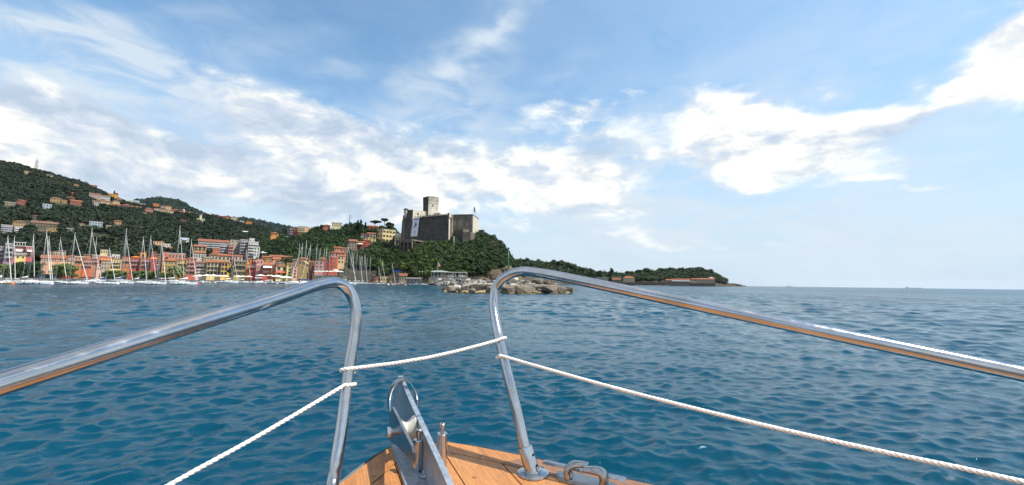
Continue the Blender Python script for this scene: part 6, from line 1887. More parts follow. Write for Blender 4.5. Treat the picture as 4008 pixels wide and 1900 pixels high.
# ------------------------------------------------------------------ rocks
def rock_mat(name, c1, c2, c3=None, wet=True):
    mt, t, b = new_mat(name)
    oc = t.node('ShaderNodeTexCoord').outputs['Object']
    geo = t.node('ShaderNodeNewGeometry').outputs['Position']
    n = t.noise(oc, 1.3, 6, 0.68); n2 = t.noise(t.mapping(oc, rot=(.4, .3, 0), scale=(1, 1, 4)), 2.2, 4, .6)
    c = t.mix(t.ramp(n, [(.35, 0.), (.65, 1.)]), c1, c2)
    c = t.mix(1.0, c, t.ramp(n2, [(.3, .6), (.65, 1.12)]), 'MULTIPLY')
    if wet:   # weed and iron stain band near the tide line
        sp = t.node('ShaderNodeSeparateXYZ'); t.l.new(geo, sp.inputs[0])
        zz = t.math('MULTIPLY_ADD', t.noise(geo, 1.6, 4, .6), .5, sp.outputs[2])
        c = t.mix(t.mrange(zz, .35, .62, 1., 0.), c, (.26, .17, .055))
        c = t.mix(t.mrange(zz, .05, .30, 1., 0.), c, (.05, .045, .03))
    t.l.new(c, b.inputs['Base Color']); b.inputs['Roughness'].default_value = .88
    bn = t.node('ShaderNodeBump'); bn.inputs['Strength'].default_value = .9; bn.inputs['Distance'].default_value = .12
    t.l.new(t.noise(oc, 3.5, 7, .66), bn.inputs['Height']); t.l.new(bn.outputs[0], b.inputs['Normal'])
    return mt


ROCK_TAN = rock_mat('tan_boulder', (.15, .115, .085), (.26, .215, .16))
ROCK_BRN = rock_mat('brown_boulder', (.095, .075, .06), (.185, .15, .115))
ROCK_GRY = rock_mat('grey_boulder', (.15, .14, .13), (.27, .25, .23), wet=False)
ROCK_WHT = rock_mat('white_boulder', (.38, .35, .32), (.58, .55, .50), wet=False)
ROCK_YEL = rock_mat('yellow_boulder', (.30, .20, .075), (.38, .28, .14), wet=False)
ROCK_DRK = rock_mat('dark_boulder', (.07, .07, .075), (.15, .14, .14), wet=False)
CLIFF = rock_mat('cliff_rock', (.06, .045, .03), (.14, .10, .062), wet=False)

_ico = None


def ico(sub):
    import bmesh
    bm = bmesh.new(); bmesh.ops.create_icosphere(bm, subdivisions=sub, radius=1.0)
    V = np.array([v.co[:] for v in bm.verts]); F = np.array([[v.index for v in f.verts] for f in bm.faces]); bm.free()
    return V, F


ICO3 = ico(3); ICO2 = ico(2)


def boulder_mesh(seed, dims, round_=.3, base=ICO3):
    """a broken quarry block: hull of a few scattered points, worn edges, rough faces"""
    import bmesh
    rg = np.random.RandomState(seed)
    bm = bmesh.new()
    for sx_ in (-1, 1):
        for sy_ in (-1, 1):
            for sz_ in (-1, 1):
                f = 1 - round_ * .45
                bm.verts.new((sx_ * f * rg.uniform(.45, 1), sy_ * f * rg.uniform(.45, 1), sz_ * f * rg.uniform(.35, 1)))
    for _ in range(6 + int(round_ * 14)):
        v = rg.randn(3); v /= np.linalg.norm(v); v *= rg.uniform(.85, 1.12); bm.verts.new(tuple(v))
    r_ = bmesh.ops.convex_hull(bm, input=bm.verts)
    bmesh.ops.delete(bm, geom=[g_ for g_ in r_['geom_interior'] if isinstance(g_, bmesh.types.BMVert)], context='VERTS')
    big = base is ICO3
    if big:
        bmesh.ops.bevel(bm, geom=list(bm.edges), offset=.05 + .12 * round_, segments=1, affect='EDGES')
        bmesh.ops.triangulate(bm, faces=bm.faces)
        bmesh.ops.subdivide_edges(bm, edges=[e_ for e_ in bm.edges if e_.calc_length() > .35], cuts=2, use_grid_fill=True)
        bmesh.ops.triangulate(bm, faces=bm.faces)
    me = bpy.data.meshes.new('boulder'); bm.to_mesh(me); bm.free()
    n_ = len(me.vertices); V = np.empty(n_ * 3); me.vertices.foreach_get('co', V); V = V.reshape(-1, 3)
    if big:
        f = vnoise(V[:, 0] * 2.3 + seed, V[:, 1] * 2.3 + V[:, 2] * 3.1, seed, 3); V *= (1 + .07 * f)[:, None]
    V -= (V.max(0) + V.min(0)) / 2
    V /= np.abs(V).max(0); V *= np.array(dims) / 2
    me.vertices.foreach_set('co', V.ravel()); me.materials.append(ROCK_TAN); me.update()
    return me


def boulder(label, x0, x1, y0, y1, D, mat, seed, rz=0.0, depth=None, tilt=0.0, group=None, round_=.3, base=ICO3, zoff=0):
    a = P(x0, (y0 + y1) / 2, D); b_ = P(x1, (y0 + y1) / 2, D); zt = P((x0 + x1) / 2, y0, D).z; zb = P((x0 + x1) / 2, y1, D).z
    w = (b_.x - a.x) * 1.16; h = (zt - zb) * 1.22
    me = boulder_mesh(seed, (w, depth or w * .75, h), round_, base)
    me.materials.clear(); me.materials.append(mat)
    o = link('boulder', me, None, ((a.x + b_.x) / 2, D, (zt + zb) / 2 - h * .04), (0, tilt, rz))
    return tag(o, label, 'boulder', group)


MOLE = [
 ('broad tan boulder with a dark overhang at the left end of the rock mound', 1731, 1790, 1117, 1150, 79, ROCK_TAN, 1, .45, .05),
 ('pale pointed grey rock standing behind the left boulder', 1763, 1787, 1106, 1126, 86, ROCK_GRY, 2, .15, .2),
 ('flat white slab behind the left boulder', 1775, 1802, 1117, 1128, 84, ROCK_WHT, 3, .1, 0),
 ('dark brown block between the left boulders', 1784, 1808, 1124, 1147, 78, ROCK_BRN, 4, .1, 0),
 ('light tan cracked block with square top', 1804, 1832, 1119, 1148, 77, ROCK_TAN, 5, .05, 0),
 ('small yellow stone at the waterline below the left boulder', 1773, 1798, 1137, 1148, 74, ROCK_YEL, 6, .6, 0),
 ('yellow ochre stone at the waterline, second from the left', 1806, 1833, 1138, 1151, 73, ROCK_YEL, 7, .4, 0),
 ('small round grey stone lodged in a gap of the mound', 1827, 1844, 1116, 1127, 83, ROCK_GRY, 8, .9, 0),
 ('rounded oval tan boulder with hollow in the front row', 1833, 1861, 1130, 1149, 73, ROCK_TAN, 9, .9, -.15),
 ('large angular rose brown boulder leaning in the middle left', 1840, 1900, 1113, 1138, 80, ROCK_BRN, 10, .1, -.1),
 ('bright yellow squared stone at the waterline', 1862, 1896, 1138, 1150, 72, ROCK_YEL, 11, .25, 0),
 ('tall tan boulder just left of the rail bend', 1892, 1928, 1122, 1150, 75, ROCK_TAN, 12, .2, .12),
 ('dark slanting slab behind the tall tan boulder', 1900, 1940, 1115, 1132, 82, ROCK_BRN, 13, .1, .2),
 ('small yellow stone below the rail bend', 1920, 1952, 1142, 1153, 71, ROCK_YEL, 14, .4, 0),
 ('big brown block seen through the rail bend', 1966, 2020, 1118, 1150, 75, ROCK_BRN, 15, .1, .08),
 ('tan block behind the rail bend with a flat cap', 1958, 1990, 1116, 1142, 79, ROCK_TAN, 16, .1, -.1),
 ('long layered tan boulder right of the rail bend', 2016, 2088, 1120, 1152, 76, ROCK_TAN, 17, .15, .06),
 ('little rounded ochre stone at the water right of the bend', 2036, 2056, 1140, 1152, 72, ROCK_YEL, 18, .8, 0),
 ('pale yellow flat stone lying at the waterline', 2081, 2124, 1138, 1151, 73, ROCK_YEL, 19, .7, 0),
 ('white squared block on top of the mound', 2053, 2092, 1109, 1122, 86, ROCK_WHT, 20, .05, 0),
 ('large sloping tan slab on the right half of the mound', 2092, 2172, 1113, 1145, 80, ROCK_TAN, 21, .15, .12),
 ('smooth bulging brown boulder below the sloping slab', 2086, 2146, 1124, 1150, 77, ROCK_BRN, 22, .9, .1),
 ('dark split boulder near the right end of the mound', 2160, 2218, 1119, 1148, 82, ROCK_BRN, 23, .2, .2),
 ('small stone at the foot of the split boulder', 2152, 2172, 1142, 1152, 77, ROCK_TAN, 24, .5, 0),
 ('separate pointed rock at the right tip of the mound', 2211, 2243, 1124, 1145, 86, ROCK_TAN, 25, .1, .35),
 ('dark peaked rock on the skyline of the mound', 2083, 2124, 1091, 1114, 100, ROCK_BRN, 26, .1, 0),
 ('brown blocky rock right of the peaked one', 2120, 2152, 1098, 1116, 102, ROCK_BRN, 27, .1, 0),
 ('low dark rock at the back right of the mound', 2145, 2170, 1109, 1122, 98, ROCK_BRN, 28, .2, 0),
 ('bright white tilted slab high behind the rail bend', 1991, 2030, 1090, 1106, 112, ROCK_WHT, 29, .0, -.35),
 ('tan pointed rock behind the white tilted slab', 2018, 2040, 1083, 1100, 118, ROCK_YEL, 30, .05, 0),
 ('pale grey pyramid-shaped rock behind the mound', 2034, 2056, 1097, 1110, 108, ROCK_GRY, 31, .0, 0),
 ('tan triangular rock right of the pale pyramid', 2055, 2074, 1100, 1110, 106, ROCK_TAN, 32, .0, 0),
]
for (lb, x0, x1, y0, y1, D, mt, sd_, rd, tl) in MOLE:
    boulder(lb, x0, x1, y0, y1, D, mt, sd_ + 100, rz=rnd.uniform(-.4, .4), tilt=tl, round_=rd)
# smaller stones filling the gaps of the mound
rr = random.Random(12)
for i in range(90):
    x = rr.uniform(1745, 2215); D = rr.uniform(79, 112)
    f = (x - 1740) / 480
    yb = P(x, 1100, D); 
    s_ = rr.uniform(.7, 1.5)
    z = (.55 + .9 * math.sin(PI * min(1, max(0, f * .9 + .05)))) * min(1.0, (D - 74) / 12) * rr.uniform(.45, 1.0)
    mt = rr.choice([ROCK_GRY, ROCK_WHT, ROCK_TAN, ROCK_BRN, ROCK_WHT if x < 2100 else ROCK_TAN])
    me = boulder_mesh(300 + i % 16, (s_ * 1.3, s_, s_ * .8), .15, ICO2); me.materials.clear(); me.materials.append(mt)
    o = link('boulder', me, None, (ae(x, 1100)[0] * D, D, z), (rr.uniform(-.3, .3), rr.uniform(-.3, .3), rr.uniform(0, 6)))
    tag(o, 'small loose stone filling the gaps of the near rock mound', 'boulder', 'stones in the gaps of the near rock mound')
# core of the mound
mb = MB()
prev = None
pr = []
for k in range(24):
    x = 1738 + (2232 - 1738) * k / 23; D0 = 77 + 8 * abs(k / 23 - .45) ; D1 = 116 + 6 * math.sin(k)
    z = .2 + .75 * math.sin(PI * (k + .6) / 24) ** .6
    a = ae(x, 1120)[0]; pr.append([Vector((a * D0, D0, -1)), Vector((a * (D0 + 4), D0 + 4, z)), Vector((a * D1, D1, z * 1.1)), Vector((a * (D1 + 3), D1 + 3, -1))])
for a, b_ in zip(pr[:-1], pr[1:]):
    for k in range(3): mb.add([a[k], b_[k], b_[k + 1], a[k + 1]], [(0, 1, 2, 3)])
tag(mb.obj('rock_mound_core', ROCK_BRN), 'rubble core under the boulders of the mound', kind='structure')

# far breakwater of pale blocks
rr = random.Random(31)
BW = [boulder_mesh(500 + i, (1.5, 1.2, 1.1), .08, ICO2) for i in range(10)]
mats = [ROCK_WHT, ROCK_GRY, ROCK_DRK, ROCK_WHT, ROCK_GRY, ROCK_DRK, ROCK_GRY, ROCK_DRK, ROCK_WHT, ROCK_DRK]
for me, mt in zip(BW, mats): me.materials.clear(); me.materials.append(mt)
n_ = 0
for row in range(5):
    for i in range(50):
        x = 1706 + (2100 - 1706) * (i + rr.random() * .8) / 50
        f = (x - 1706) / 394
        D = 238 - 105 * f ** 1.1 + row * 2.6 + rr.uniform(-1, 1)
        ztop = (1098 + 10 * max(0, f - .55) - 1107) ; z = .45 + row * .62 * (1 - .2 * f) * D / 238 * 1.25
        kx = D / 238
        j = rr.randrange(10)
        o = link('boulder', BW[j], None, (ae(x, 1100)[0] * D, D, z), (rr.uniform(-.5, .5), rr.uniform(-.5, .5), rr.uniform(0, 6)))
        s_ = rr.uniform(.8, 1.55) * (.55 + .45 * kx); o.scale = (s_ * 1.25, s_, s_)
        nm = {0: 'white', 3: 'white', 8: 'white'}.get(j, 'grey' if j in (1, 4, 6) else 'dark')
        tag(o, {'white': 'pale white block of the piled breakwater behind the mound', 'grey': 'grey block of the piled breakwater behind the mound', 'dark': 'dark block of the piled breakwater behind the mound'}[nm],
            'boulder', nm + ' blocks of the far breakwater')
mb = MB(); pr = []
for k in range(16):
    f = k / 15; x = 1704 + 400 * f; D = 240 - 105 * f ** 1.1; a = ae(x, 1100)[0]; z = 2.6 * (D / 238) * min(1, (1 - f) * 6 + .15)
    pr.append([Vector((a * D, D - .5, -1)), Vector((a * (D + 9), D + 9, z)), Vector((a * (D + 20), D + 20, z)), Vector((a * (D + 24), D + 24, -1))])
for a, b_ in zip(pr[:-1], pr[1:]):
    for k in range(3): mb.add([a[k], b_[k], b_[k + 1], a[k + 1]], [(0, 1, 2, 3)])
tag(mb.obj('breakwater_core', ROCK_GRY), 'rubble body of the breakwater', kind='structure')
# pale flat concrete apron between breakwater and mound
mb = MB(); a0, a1 = ae(1822, 1110)[0], ae(1975, 1110)[0]
mb.prism([(a0 * 118, 118, -1), (a1 * 108, 108, -1), (a1 * 128, 128, -1), (a0 * 136, 136, -1)], [(a0 * 118, 118, 1.75), (a1 * 108, 108, 1.7), (a1 * 128, 128, 1.8), (a0 * 136, 136, 1.8)])
tag(mb.obj('mole_apron', simple('apron_concrete', (.62, .52, .40), .9, .25, .6, bump=.5, bscale=2)), 'sandy concrete apron on top of the mole', kind='structure')

# cliff outcrops at the foot of the castle rock and rocky tip of the point


def crag(label, x0, x1, y0, y1, D, seed, bulge=5.0):
    """a bare rock face: a folded sheet that stands out of the slope and sinks back into it at its ragged edge"""
    nx, nz = 56, 44
    a = P(x0, y1, D); b_ = P(x1, y0, D); w = b_.x - a.x; h = b_.z - a.z
    U, Vv = np.meshgrid(np.linspace(0, 1, nx), np.linspace(0, 1, nz), indexing='ij')
    X = U * w; Z = Vv * h
    r = np.sqrt(((U - .5) / .5) ** 2 + ((Vv - .42) / .58) ** 2) + .28 * vnoise(U * 4 + seed, Vv * 4, seed, 3)
    mask = np.clip((1.02 - r) * 3.2, -1, 1)
    fold = vnoise(X / 2.6 + seed, Z / 4.5, seed + 1, 4); strat = vnoise(X / 7 + Z / 3.0, Z / 1.1 + X / 9, seed + 2, 3)
    Y = Vv * h * .42 - mask * bulge - (np.abs(fold) * 3.0 + strat * 1.0) * np.clip(mask, 0, 1)
    V = np.stack([X, Y, Z], -1).reshape(-1, 3)
    i_, j_ = np.meshgrid(np.arange(nx - 1), np.arange(nz - 1), indexing='ij')
    F = np.stack([i_ * nz + j_, (i_ + 1) * nz + j_, (i_ + 1) * nz + j_ + 1, i_ * nz + j_ + 1], -1).reshape(-1, 4)
    F = F[(mask.ravel()[F] > -.35).all(1)]
    o = link('rock_face', np_mesh('rock_face', V, F, CLIFF)); o.location = a
    return tag(o, label, 'rock')


for i, (lb, x0, x1, y0, y1, D) in enumerate((('brown cliff buttress at the right foot of the castle rock', 1900, 1972, 1052, 1114, 294), ('orange brown cliff face under the rounded corner of the rock', 1958, 2014, 1040, 1112, 297),
                                             ('bare tan rock patch high on the right slope', 1906, 1950, 942, 984, 330), ('brown low rock at the cliff foot with a dark recess', 1925, 1992, 1078, 1114, 290),
                                             ('grey brown rock face left of the cliff buttress', 1860, 1918, 1086, 1114, 291))):
    crag(lb, x0, x1, y0, y1, D, 40 + i * 3, 3.0)
rr = random.Random(77)
for i in range(34):
    f = i / 33; x = 2560 + 348 * f ** .8; D = 880 + 205 * f
    h = 4 + 6 * rr.random() if x < 2830 else 3.2 + 9 * max(0, (2905 - x) / 75) * rr.uniform(.6, 1)
    me = boulder_mesh(800 + i % 7, (16, 9, h * 1.9), .05, ICO2); me.materials.clear(); me.materials.append(ROCK_BRN)
    o = link('shore_rock', me, None, (ae(x, 1118)[0] * D, D - 3, h * .25), (0, 0, rr.uniform(-.3, .3)))
    tag(o, 'low brown shore rock along the foot of the wooded point', 'rock', 'shore rocks of the point')


# ------------------------------------------------------------------ people
def person(label, joints, cloth, sx, sy, D, rz=0.0, upper=None, s=1.0):
    """joints: dict name -> (x, y, z); one continuous skinned body"""
    names = list(joints); idx = {n: i for i, n in enumerate(names)}
    V = [joints[n][:3] for n in names]; rad = [joints[n][3] for n in names]
    E = [('pelvis', 'chest'), ('chest', 'neck'), ('neck', 'head'), ('head', 'crown'), ('chest', 'shl'), ('shl', 'ell'), ('ell', 'hal'), ('chest', 'shr'), ('shr', 'elr'), ('elr', 'har'),
         ('pelvis', 'hil'), ('hil', 'knl'), ('knl', 'anl'), ('anl', 'tol'), ('pelvis', 'hir'), ('hir', 'knr'), ('knr', 'anr'), ('anr', 'tor')]
    me = bpy.data.meshes.new('body'); me.from_pydata(V, [(idx[a], idx[b_]) for a, b_ in E], [])
    mt, t, b = new_mat('person_skin_and_clothes')
    sp = t.node('ShaderNodeSeparateXYZ'); t.l.new(t.node('ShaderNodeTexCoord').outputs['Object'], sp.inputs[0])
    hz = joints['head'][2] - .13; pz = joints['pelvis'][2] - .02
    c = t.ramp(t.math('DIVIDE', sp.outputs[2], 2.0), [(0, cloth[1]), (pz / 2, cloth[0]), (hz / 2, (.42, .24, .16)), ((joints['crown'][2] + .0) / 2, (.03, .02, .015))], 'CONSTANT')
    t.l.new(c, b.inputs['Base Color']); b.inputs['Roughness'].default_value = .7
    me.materials.append(mt)
    o = link('person', me)
    md = o.modifiers.new('skin', 'SKIN'); md.use_smooth_shade = True
    for v, r in zip(me.skin_vertices[0].data, rad): v.radius = (r, r)
    me.skin_vertices[0].data[0].use_root = True
    sb = o.modifiers.new('sub', 'SUBSURF'); sb.levels = 1; sb.render_levels = 1
    p = P(sx, sy, D); o.location = p; o.rotation_euler = (0, 0, rz); o.scale = (s, s, s)
    return tag(o, label, 'person')


STAND = dict(pelvis=(0, 0, .95, .14), chest=(0, 0, 1.32, .15), neck=(0, 0, 1.5, .06), head=(0, -.02, 1.62, .095), crown=(0, -.01, 1.73, .07), shl=(-.19, 0, 1.42, .06), ell=(-.25, .02, 1.14, .045), hal=(-.24, -.12, .90, .035),
             shr=(.19, 0, 1.42, .06), elr=(.26, .02, 1.14, .045), har=(.24, -.15, .93, .035), hil=(-.09, 0, .88, .09), knl=(-.10, -.02, .48, .06), anl=(-.10, .02, .08, .04), tol=(-.11, -.14, .03, .035),
             hir=(.09, 0, .88, .09), knr=(.11, -.03, .48, .06), anr=(.12, .03, .08, .04), tor=(.13, -.13, .03, .035))
SIT = dict(pelvis=(0, 0, .14, .15), chest=(.02, .06, .50, .15), neck=(.02, .02, .69, .06), head=(.02, -.03, .81, .095), crown=(.02, -.02, .92, .075), shl=(-.18, .05, .62, .06), ell=(-.22, -.12, .40, .045), hal=(-.10, -.32, .42, .035),
           shr=(.20, .05, .62, .06), elr=(.24, -.12, .40, .045), har=(.12, -.32, .44, .035), hil=(-.10, -.08, .12, .10), knl=(-.13, -.42, .44, .065), anl=(-.12, -.62, .05, .04), tol=(-.12, -.76, .03, .035),
           hir=(.10, -.08, .12, .10), knr=(.14, -.42, .42, .065), anr=(.13, -.64, .05, .04), tor=(.13, -.78, .03, .035))
person('sunbather with dark hair and bare shoulders sitting on the breakwater', SIT, ((.45, .25, .16), (.25, .10, .05)), 1840, 1106, 124, .5, s=1.2)
person('person in a light blue shirt standing on the pavilion terrace', STAND, ((.35, .50, .70), (.05, .07, .15)), 1727, 1084.4, 251.5, .2)
person('second person in white behind the pavilion railing', STAND, ((.65, .62, .58), (.10, .10, .12)), 1763, 1084.6, 252, -.4)

# ------------------------------------------------------------------ the boat we stand on
def smooth_path(ctrl, n):
    """Catmull-Rom through the control points"""
    c = [Vector(p) for p in ctrl]; c = [c[0] * 2 - c[1]] + c + [c[-1] * 2 - c[-2]]
    out = []
    for i in range(1, len(c) - 2):
        p0, p1, p2, p3 = c[i - 1:i + 3]
        k = max(1, int(n / (len(c) - 3)))
        for j in range(k):
            t = j / k
            out.append(0.5 * ((2 * p1) + (p2 - p0) * t + (2 * p0 - 5 * p1 + 4 * p2 - p3) * t * t + (3 * p1 - p0 - 3 * p2 + p3) * t ** 3))
    out.append(c[-2])
    return out


DECK_Z = H - 0.44
steel, t, b = new_mat('polished_steel')
oc = t.node('ShaderNodeTexCoord').outputs['Object']
b.inputs['Metallic'].default_value = 1.0
sm_ = t.noise(oc, 9, 5, .7)
t.l.new(t.mix(t.ramp(sm_, [(.35, 0.), (.7, 1.)]), (.55, .56, .59), (.40, .40, .40)), b.inputs['Base Color'])
t.l.new(t.ramp(t.noise(oc, 30, 4, .6), [(.3, .07), (.5, .12), (.72, .28)]), b.inputs['Roughness'])
bn = t.node('ShaderNodeBump'); bn.inputs['Strength'].default_value = .25; bn.inputs['Distance'].default_value = .0006
t.l.new(t.noise(oc, 60, 4, .6), bn.inputs['Height']); t.l.new(bn.outputs[0], b.inputs['Normal'])

dark_steel = simple('dark_steel', (.26, .29, .31), .22, .45, 25, .9, bump=.2, bscale=60)
galv, t, b = new_mat('galvanised_steel')
oc = t.node('ShaderNodeTexCoord').outputs['Object']
t.l.new(t.ramp(t.noise(oc, 45, 5, .75), [(.3, (.20, .24, .30)), (.5, (.33, .38, .44)), (.72, (.48, .52, .57))]), b.inputs['Base Color'])
b.inputs['Metallic'].default_value = .55; b.inputs['Roughness'].default_value = .42
bn = t.node('ShaderNodeBump'); bn.inputs['Strength'].default_value = .5; bn.inputs['Distance'].default_value = .001
t.l.new(t.noise(oc, 90, 5, .7), bn.inputs['Height']); t.l.new(bn.outputs[0], b.inputs['Normal'])


def wood(name, c1, c2, dark, gloss=.35, wear=.5):
    mt, t, b = new_mat(name)
    oc = t.node('ShaderNodeTexCoord').outputs['Object']
    st = t.mapping(oc, scale=(1.0, 9.0, 9.0))
    wv_ = t.noise(st, 3.0, 6, .6, 1.2)
    gr = t.noise(t.mapping(oc, scale=(2.0, 60.0, 60.0)), 3.0, 4, .6)
    c = t.mix(t.ramp(wv_, [(.32, 0.), (.68, 1.)]), c1, c2)
    c = t.mix(1.0, c, t.ramp(gr, [(.35, .74), (.6, 1.05)]), 'MULTIPLY')
    bl = t.noise(oc, 5.5, 6, .7)
    c = t.mix(t.ramp(bl, [(.56, 0.), (.72, wear)]), c, dark)
    cr = t.noise(t.mapping(oc, rot=(0, 0, .5), scale=(1, 3, 1)), 11, 6, .8, 2.5)
    c = t.mix(t.ramp(cr, [(.485, 0.), (.497, .7), (.503, .7), (.515, 0.)]), c, (dark[0] * .6, dark[1] * .6, dark[2] * .6))
    t.l.new(c, b.inputs['Base Color']); t.l.new(t.ramp(bl, [(.3, gloss), (.7, gloss + .3)]), b.inputs['Roughness'])
    bn = t.node('ShaderNodeBump'); bn.inputs['Strength'].default_value = .35; bn.inputs['Distance'].default_value = .0012
    t.l.new(t.math('ADD', gr, t.math('MULTIPLY', cr, 2.0)), bn.inputs['Height']); t.l.new(bn.outputs[0], b.inputs['Normal'])
    return mt


WOOD = wood('varnished_deck_wood', (.52, .235, .075), (.37, .145, .045), (.15, .065, .032))
WOOD_OLD = wood('weathered_deck_wood', (.30, .155, .085), (.19, .10, .06), (.05, .04, .035), .5, .9)
SEAM = simple('dark_caulking', (.025, .02, .018), .7)
HULLP = simple('hull_paint', (.36, .44, .50), .4, .2, 6, bump=.1, bscale=40)

boat = empty('wooden_motor_boat', (0, 0, DECK_Z), 0, 'bow of the wooden boat with varnished deck, seen from on board', 'boat')
O_ = Vector((0, 0, DECK_Z))


def on_deck(u, v, dz=0.0):
    d = FW + RT * ((u - 1288) / 1000.0) - UP * ((v - 610.6) / 1000.0)
    return CAM + d * ((DECK_Z + dz - H) / d.z)


# deck outline: traced corner points of the bow, carried aft in the same curve past the viewer
AX = Vector((-0.407, 0.914, 0)).normalized(); AR = Vector((AX.y, -AX.x, 0))
TIP = on_deck(1058, 1108)
TIP.z = 0


def bp(s, b_, z=0.0):
    """boat frame: s aft of the stem, b to starboard"""
    p = TIP - AX * s + AR * b_; return Vector((p.x, p.y, z))


def to_sb(p):
    d = Vector((p.x, p.y, 0)) - TIP
    return -d.dot(AX), d.dot(AR)


port = [on_deck(989, 1121), on_deck(955, 1141), on_deck(897, 1184), on_deck(853, 1220)]
star = [on_deck(1125, 1112), on_deck(1200, 1124), on_deck(1312, 1146), on_deck(1440, 1175), on_deck(1577, 1206)]
P_sb = [to_sb(p) for p in port]; S_sb = [to_sb(p) for p in star]
sp_, bp_ = P_sb[-1]; ss_, bs_ = S_sb[-1]
P_sb += [(sp_ + .14, bp_ - .115), (sp_ + .34, bp_ - .25), (sp_ + .7, bp_ - .45), (sp_ + 1.3, bp_ - .64), (sp_ + 2.2, bp_ - .76), (sp_ + 3.4, bp_ - .78)]
S_sb += [(ss_ + .16, bs_ + .14), (ss_ + .38, bs_ + .29), (ss_ + .75, bs_ + .46), (ss_ + 1.3, bs_ + .58), (ss_ + 2.2, bs_ + .66), (ss_ + 3.2, bs_ + .68)]
outline = [bp(s, b_) for s, b_ in reversed(P_sb)] + [bp(s, b_) for s, b_ in S_sb]     # clockwise seen from above, port stern to starboard stern


def bnd(sb, s):
    xs = [p[0] for p in sb]; ys = [p[1] for p in sb]
    return float(np.interp(s, xs, ys))


# planks: fore-and-aft strakes between covering boards, each its own board
cover_w = .085
stern = min(P_sb[-1][0], S_sb[-1][0])
s_front = max(P_sb[0][0], S_sb[0][0])
edges = [-2.0, -.62, -.50, -.38, -.26, -.155, -.036 - .05, .04, .155, .27, .385, .50, .62, 2.0]


def plank_poly(b0, b1, s0, s1, n=120, inset=cover_w):
    L_, R_ = [], []
    for i in range(n + 1):
        s = s0 + (s1 - s0) * (i / n) ** 1.5
        lo = max(b0, bnd(P_sb, s) + inset); hi = min(b1, bnd(S_sb, s) - inset)
        if hi - lo > .004: L_.append((s, lo)); R_.append((s, hi))
    return L_, R_


def slab(name, LR, z0, z1, mat, parent=boat, gap=.0015):
    L_, R_ = LR
    if len(L_) < 2: return None
    mb = MB(); n = len(L_)
    top = [bp(s, b_ + gap, z1) for s, b_ in L_] + [bp(s, b_ - gap, z1) for s, b_ in reversed(R_)]
    bot = [Vector((p.x, p.y, z0)) for p in top]
    o = bp(L_[0][0], L_[0][1], 0)
    # local frame along the boat so that the grain runs fore and aft
    M = Matrix((-AX, AR, Vector((0, 0, 1)))).transposed().to_4x4(); M.translation = o
    Mi = M.inverted()
    mb.v = [tuple(Mi @ p) for p in bot + top]
    for i in range(n - 1):
        a, b_, c, d = i, i + 1, 2 * n - 2 - i, 2 * n - 1 - i
        mb.f.append((n * 2 + a, n * 2 + b_, n * 2 + c, n * 2 + d)); mb.m.append(0)
        mb.f.append((d, c, b_, a)); mb.m.append(0)
    N = 2 * n
    for i in range(N): j = (i + 1) % N; mb.f.append((i, j, N + j, N + i)); mb.m.append(0)
    me = mb.mesh(name, mat)
    ob = link(name, me, parent); ob.matrix_local = M
    return ob


for k in range(0, len(edges) - 1):
    LR = plank_poly(edges[k], edges[k + 1], s_front + .004, 1.22)
    slab('deck_plank', LR, -.022, 0.0, WOOD)
# starboard margin plank (weathered) and port one


def margin(sb, side, mat, s0, s1, w):
    n = 40; L_, R_ = [], []
    for i in range(n + 1):
        s = s0 + (s1 - s0) * (i / n) ** 1.4; e = bnd(sb, s)
        if side > 0: L_.append((s, e - w)); R_.append((s, e))
        else: L_.append((s, e)); R_.append((s, e + w))
    return slab('margin_plank', (L_, R_), -.022, 0.0005, mat)


margin(S_sb, 1, WOOD, S_sb[0][0], .215, cover_w)
margin(S_sb, 1, WOOD_OLD, .217, stern, cover_w)
margin(P_sb, -1, WOOD, P_sb[0][0], stern, cover_w)
# caulking layer under the boards
n = 60
LR = ([], [])
for i in range(n + 1):
    s = s_front - .02 + (1.25 - s_front) * (i / n) ** 1.5
    LR[0].append((s, bnd(P_sb, s) + .004)); LR[1].append((s, bnd(S_sb, s) - .004))
slab('deck_caulking', LR, -.05, -.004, SEAM)
# hull
mb = MB(); rings = []
pts = outline; N = len(pts)
cx = TIP - AX * 1.6
for (z, f, g_) in ((-.004, 0.012, 0), (-.05, .022, 0), (-.055, .010, 0), (-.35, -.05, .03), (-.8, -.16, .08), (-1.4, -.34, .16), (-1.8, -.5, .2)):
    r = []
    for i, p in enumerate(pts):
        a = pts[max(0, i - 1)]; c_ = pts[min(N - 1, i + 1)]; tn = (c_ - a).normalized(); nr = Vector((-tn.y, tn.x, 0))
        q = p + nr * f - AX * (g_ * 1.0)
        r.append(Vector((q.x, q.y, z)))
    rings.append(r)
for r in rings: mb.v += [tuple(p) for p in r]
for i in range(len(rings) - 1):
    for k in range(N - 1): mb.f.append((i * N + k, i * N + k + 1, (i + 1) * N + k + 1, (i + 1) * N + k)); mb.m.append(0)
mb.obj('hull', HULLP, boat)
# unseen cockpit parts added behind the viewer to break up the steel's reflections
mb = MB()
c0 = bp(1.9, 0)
Mx = Matrix((-AX, AR, Vector((0, 0, 1)))).transposed().to_4x4(); Mx.translation = c0
mb.box(-.66, 1.2, -.62, .50, -.42, -.38, 0, Mx); mb.obj('unseen_cockpit_floor', simple('cockpit_paint', (.16, .15, .14), .7, .4, 6), boat)
mb = MB(); mb.box(-.68, -.655, -.62, .50, -.42, -.01, 0, Mx); mb.obj('bulkhead', WOOD_OLD, boat)
mb = MB(); mb.box(.2, .5, -.62, .50, -.12, -.08, 0, Mx); mb.obj('thwart', WOOD_OLD, boat)

# ---- pulpit rails
TR = 0.0127


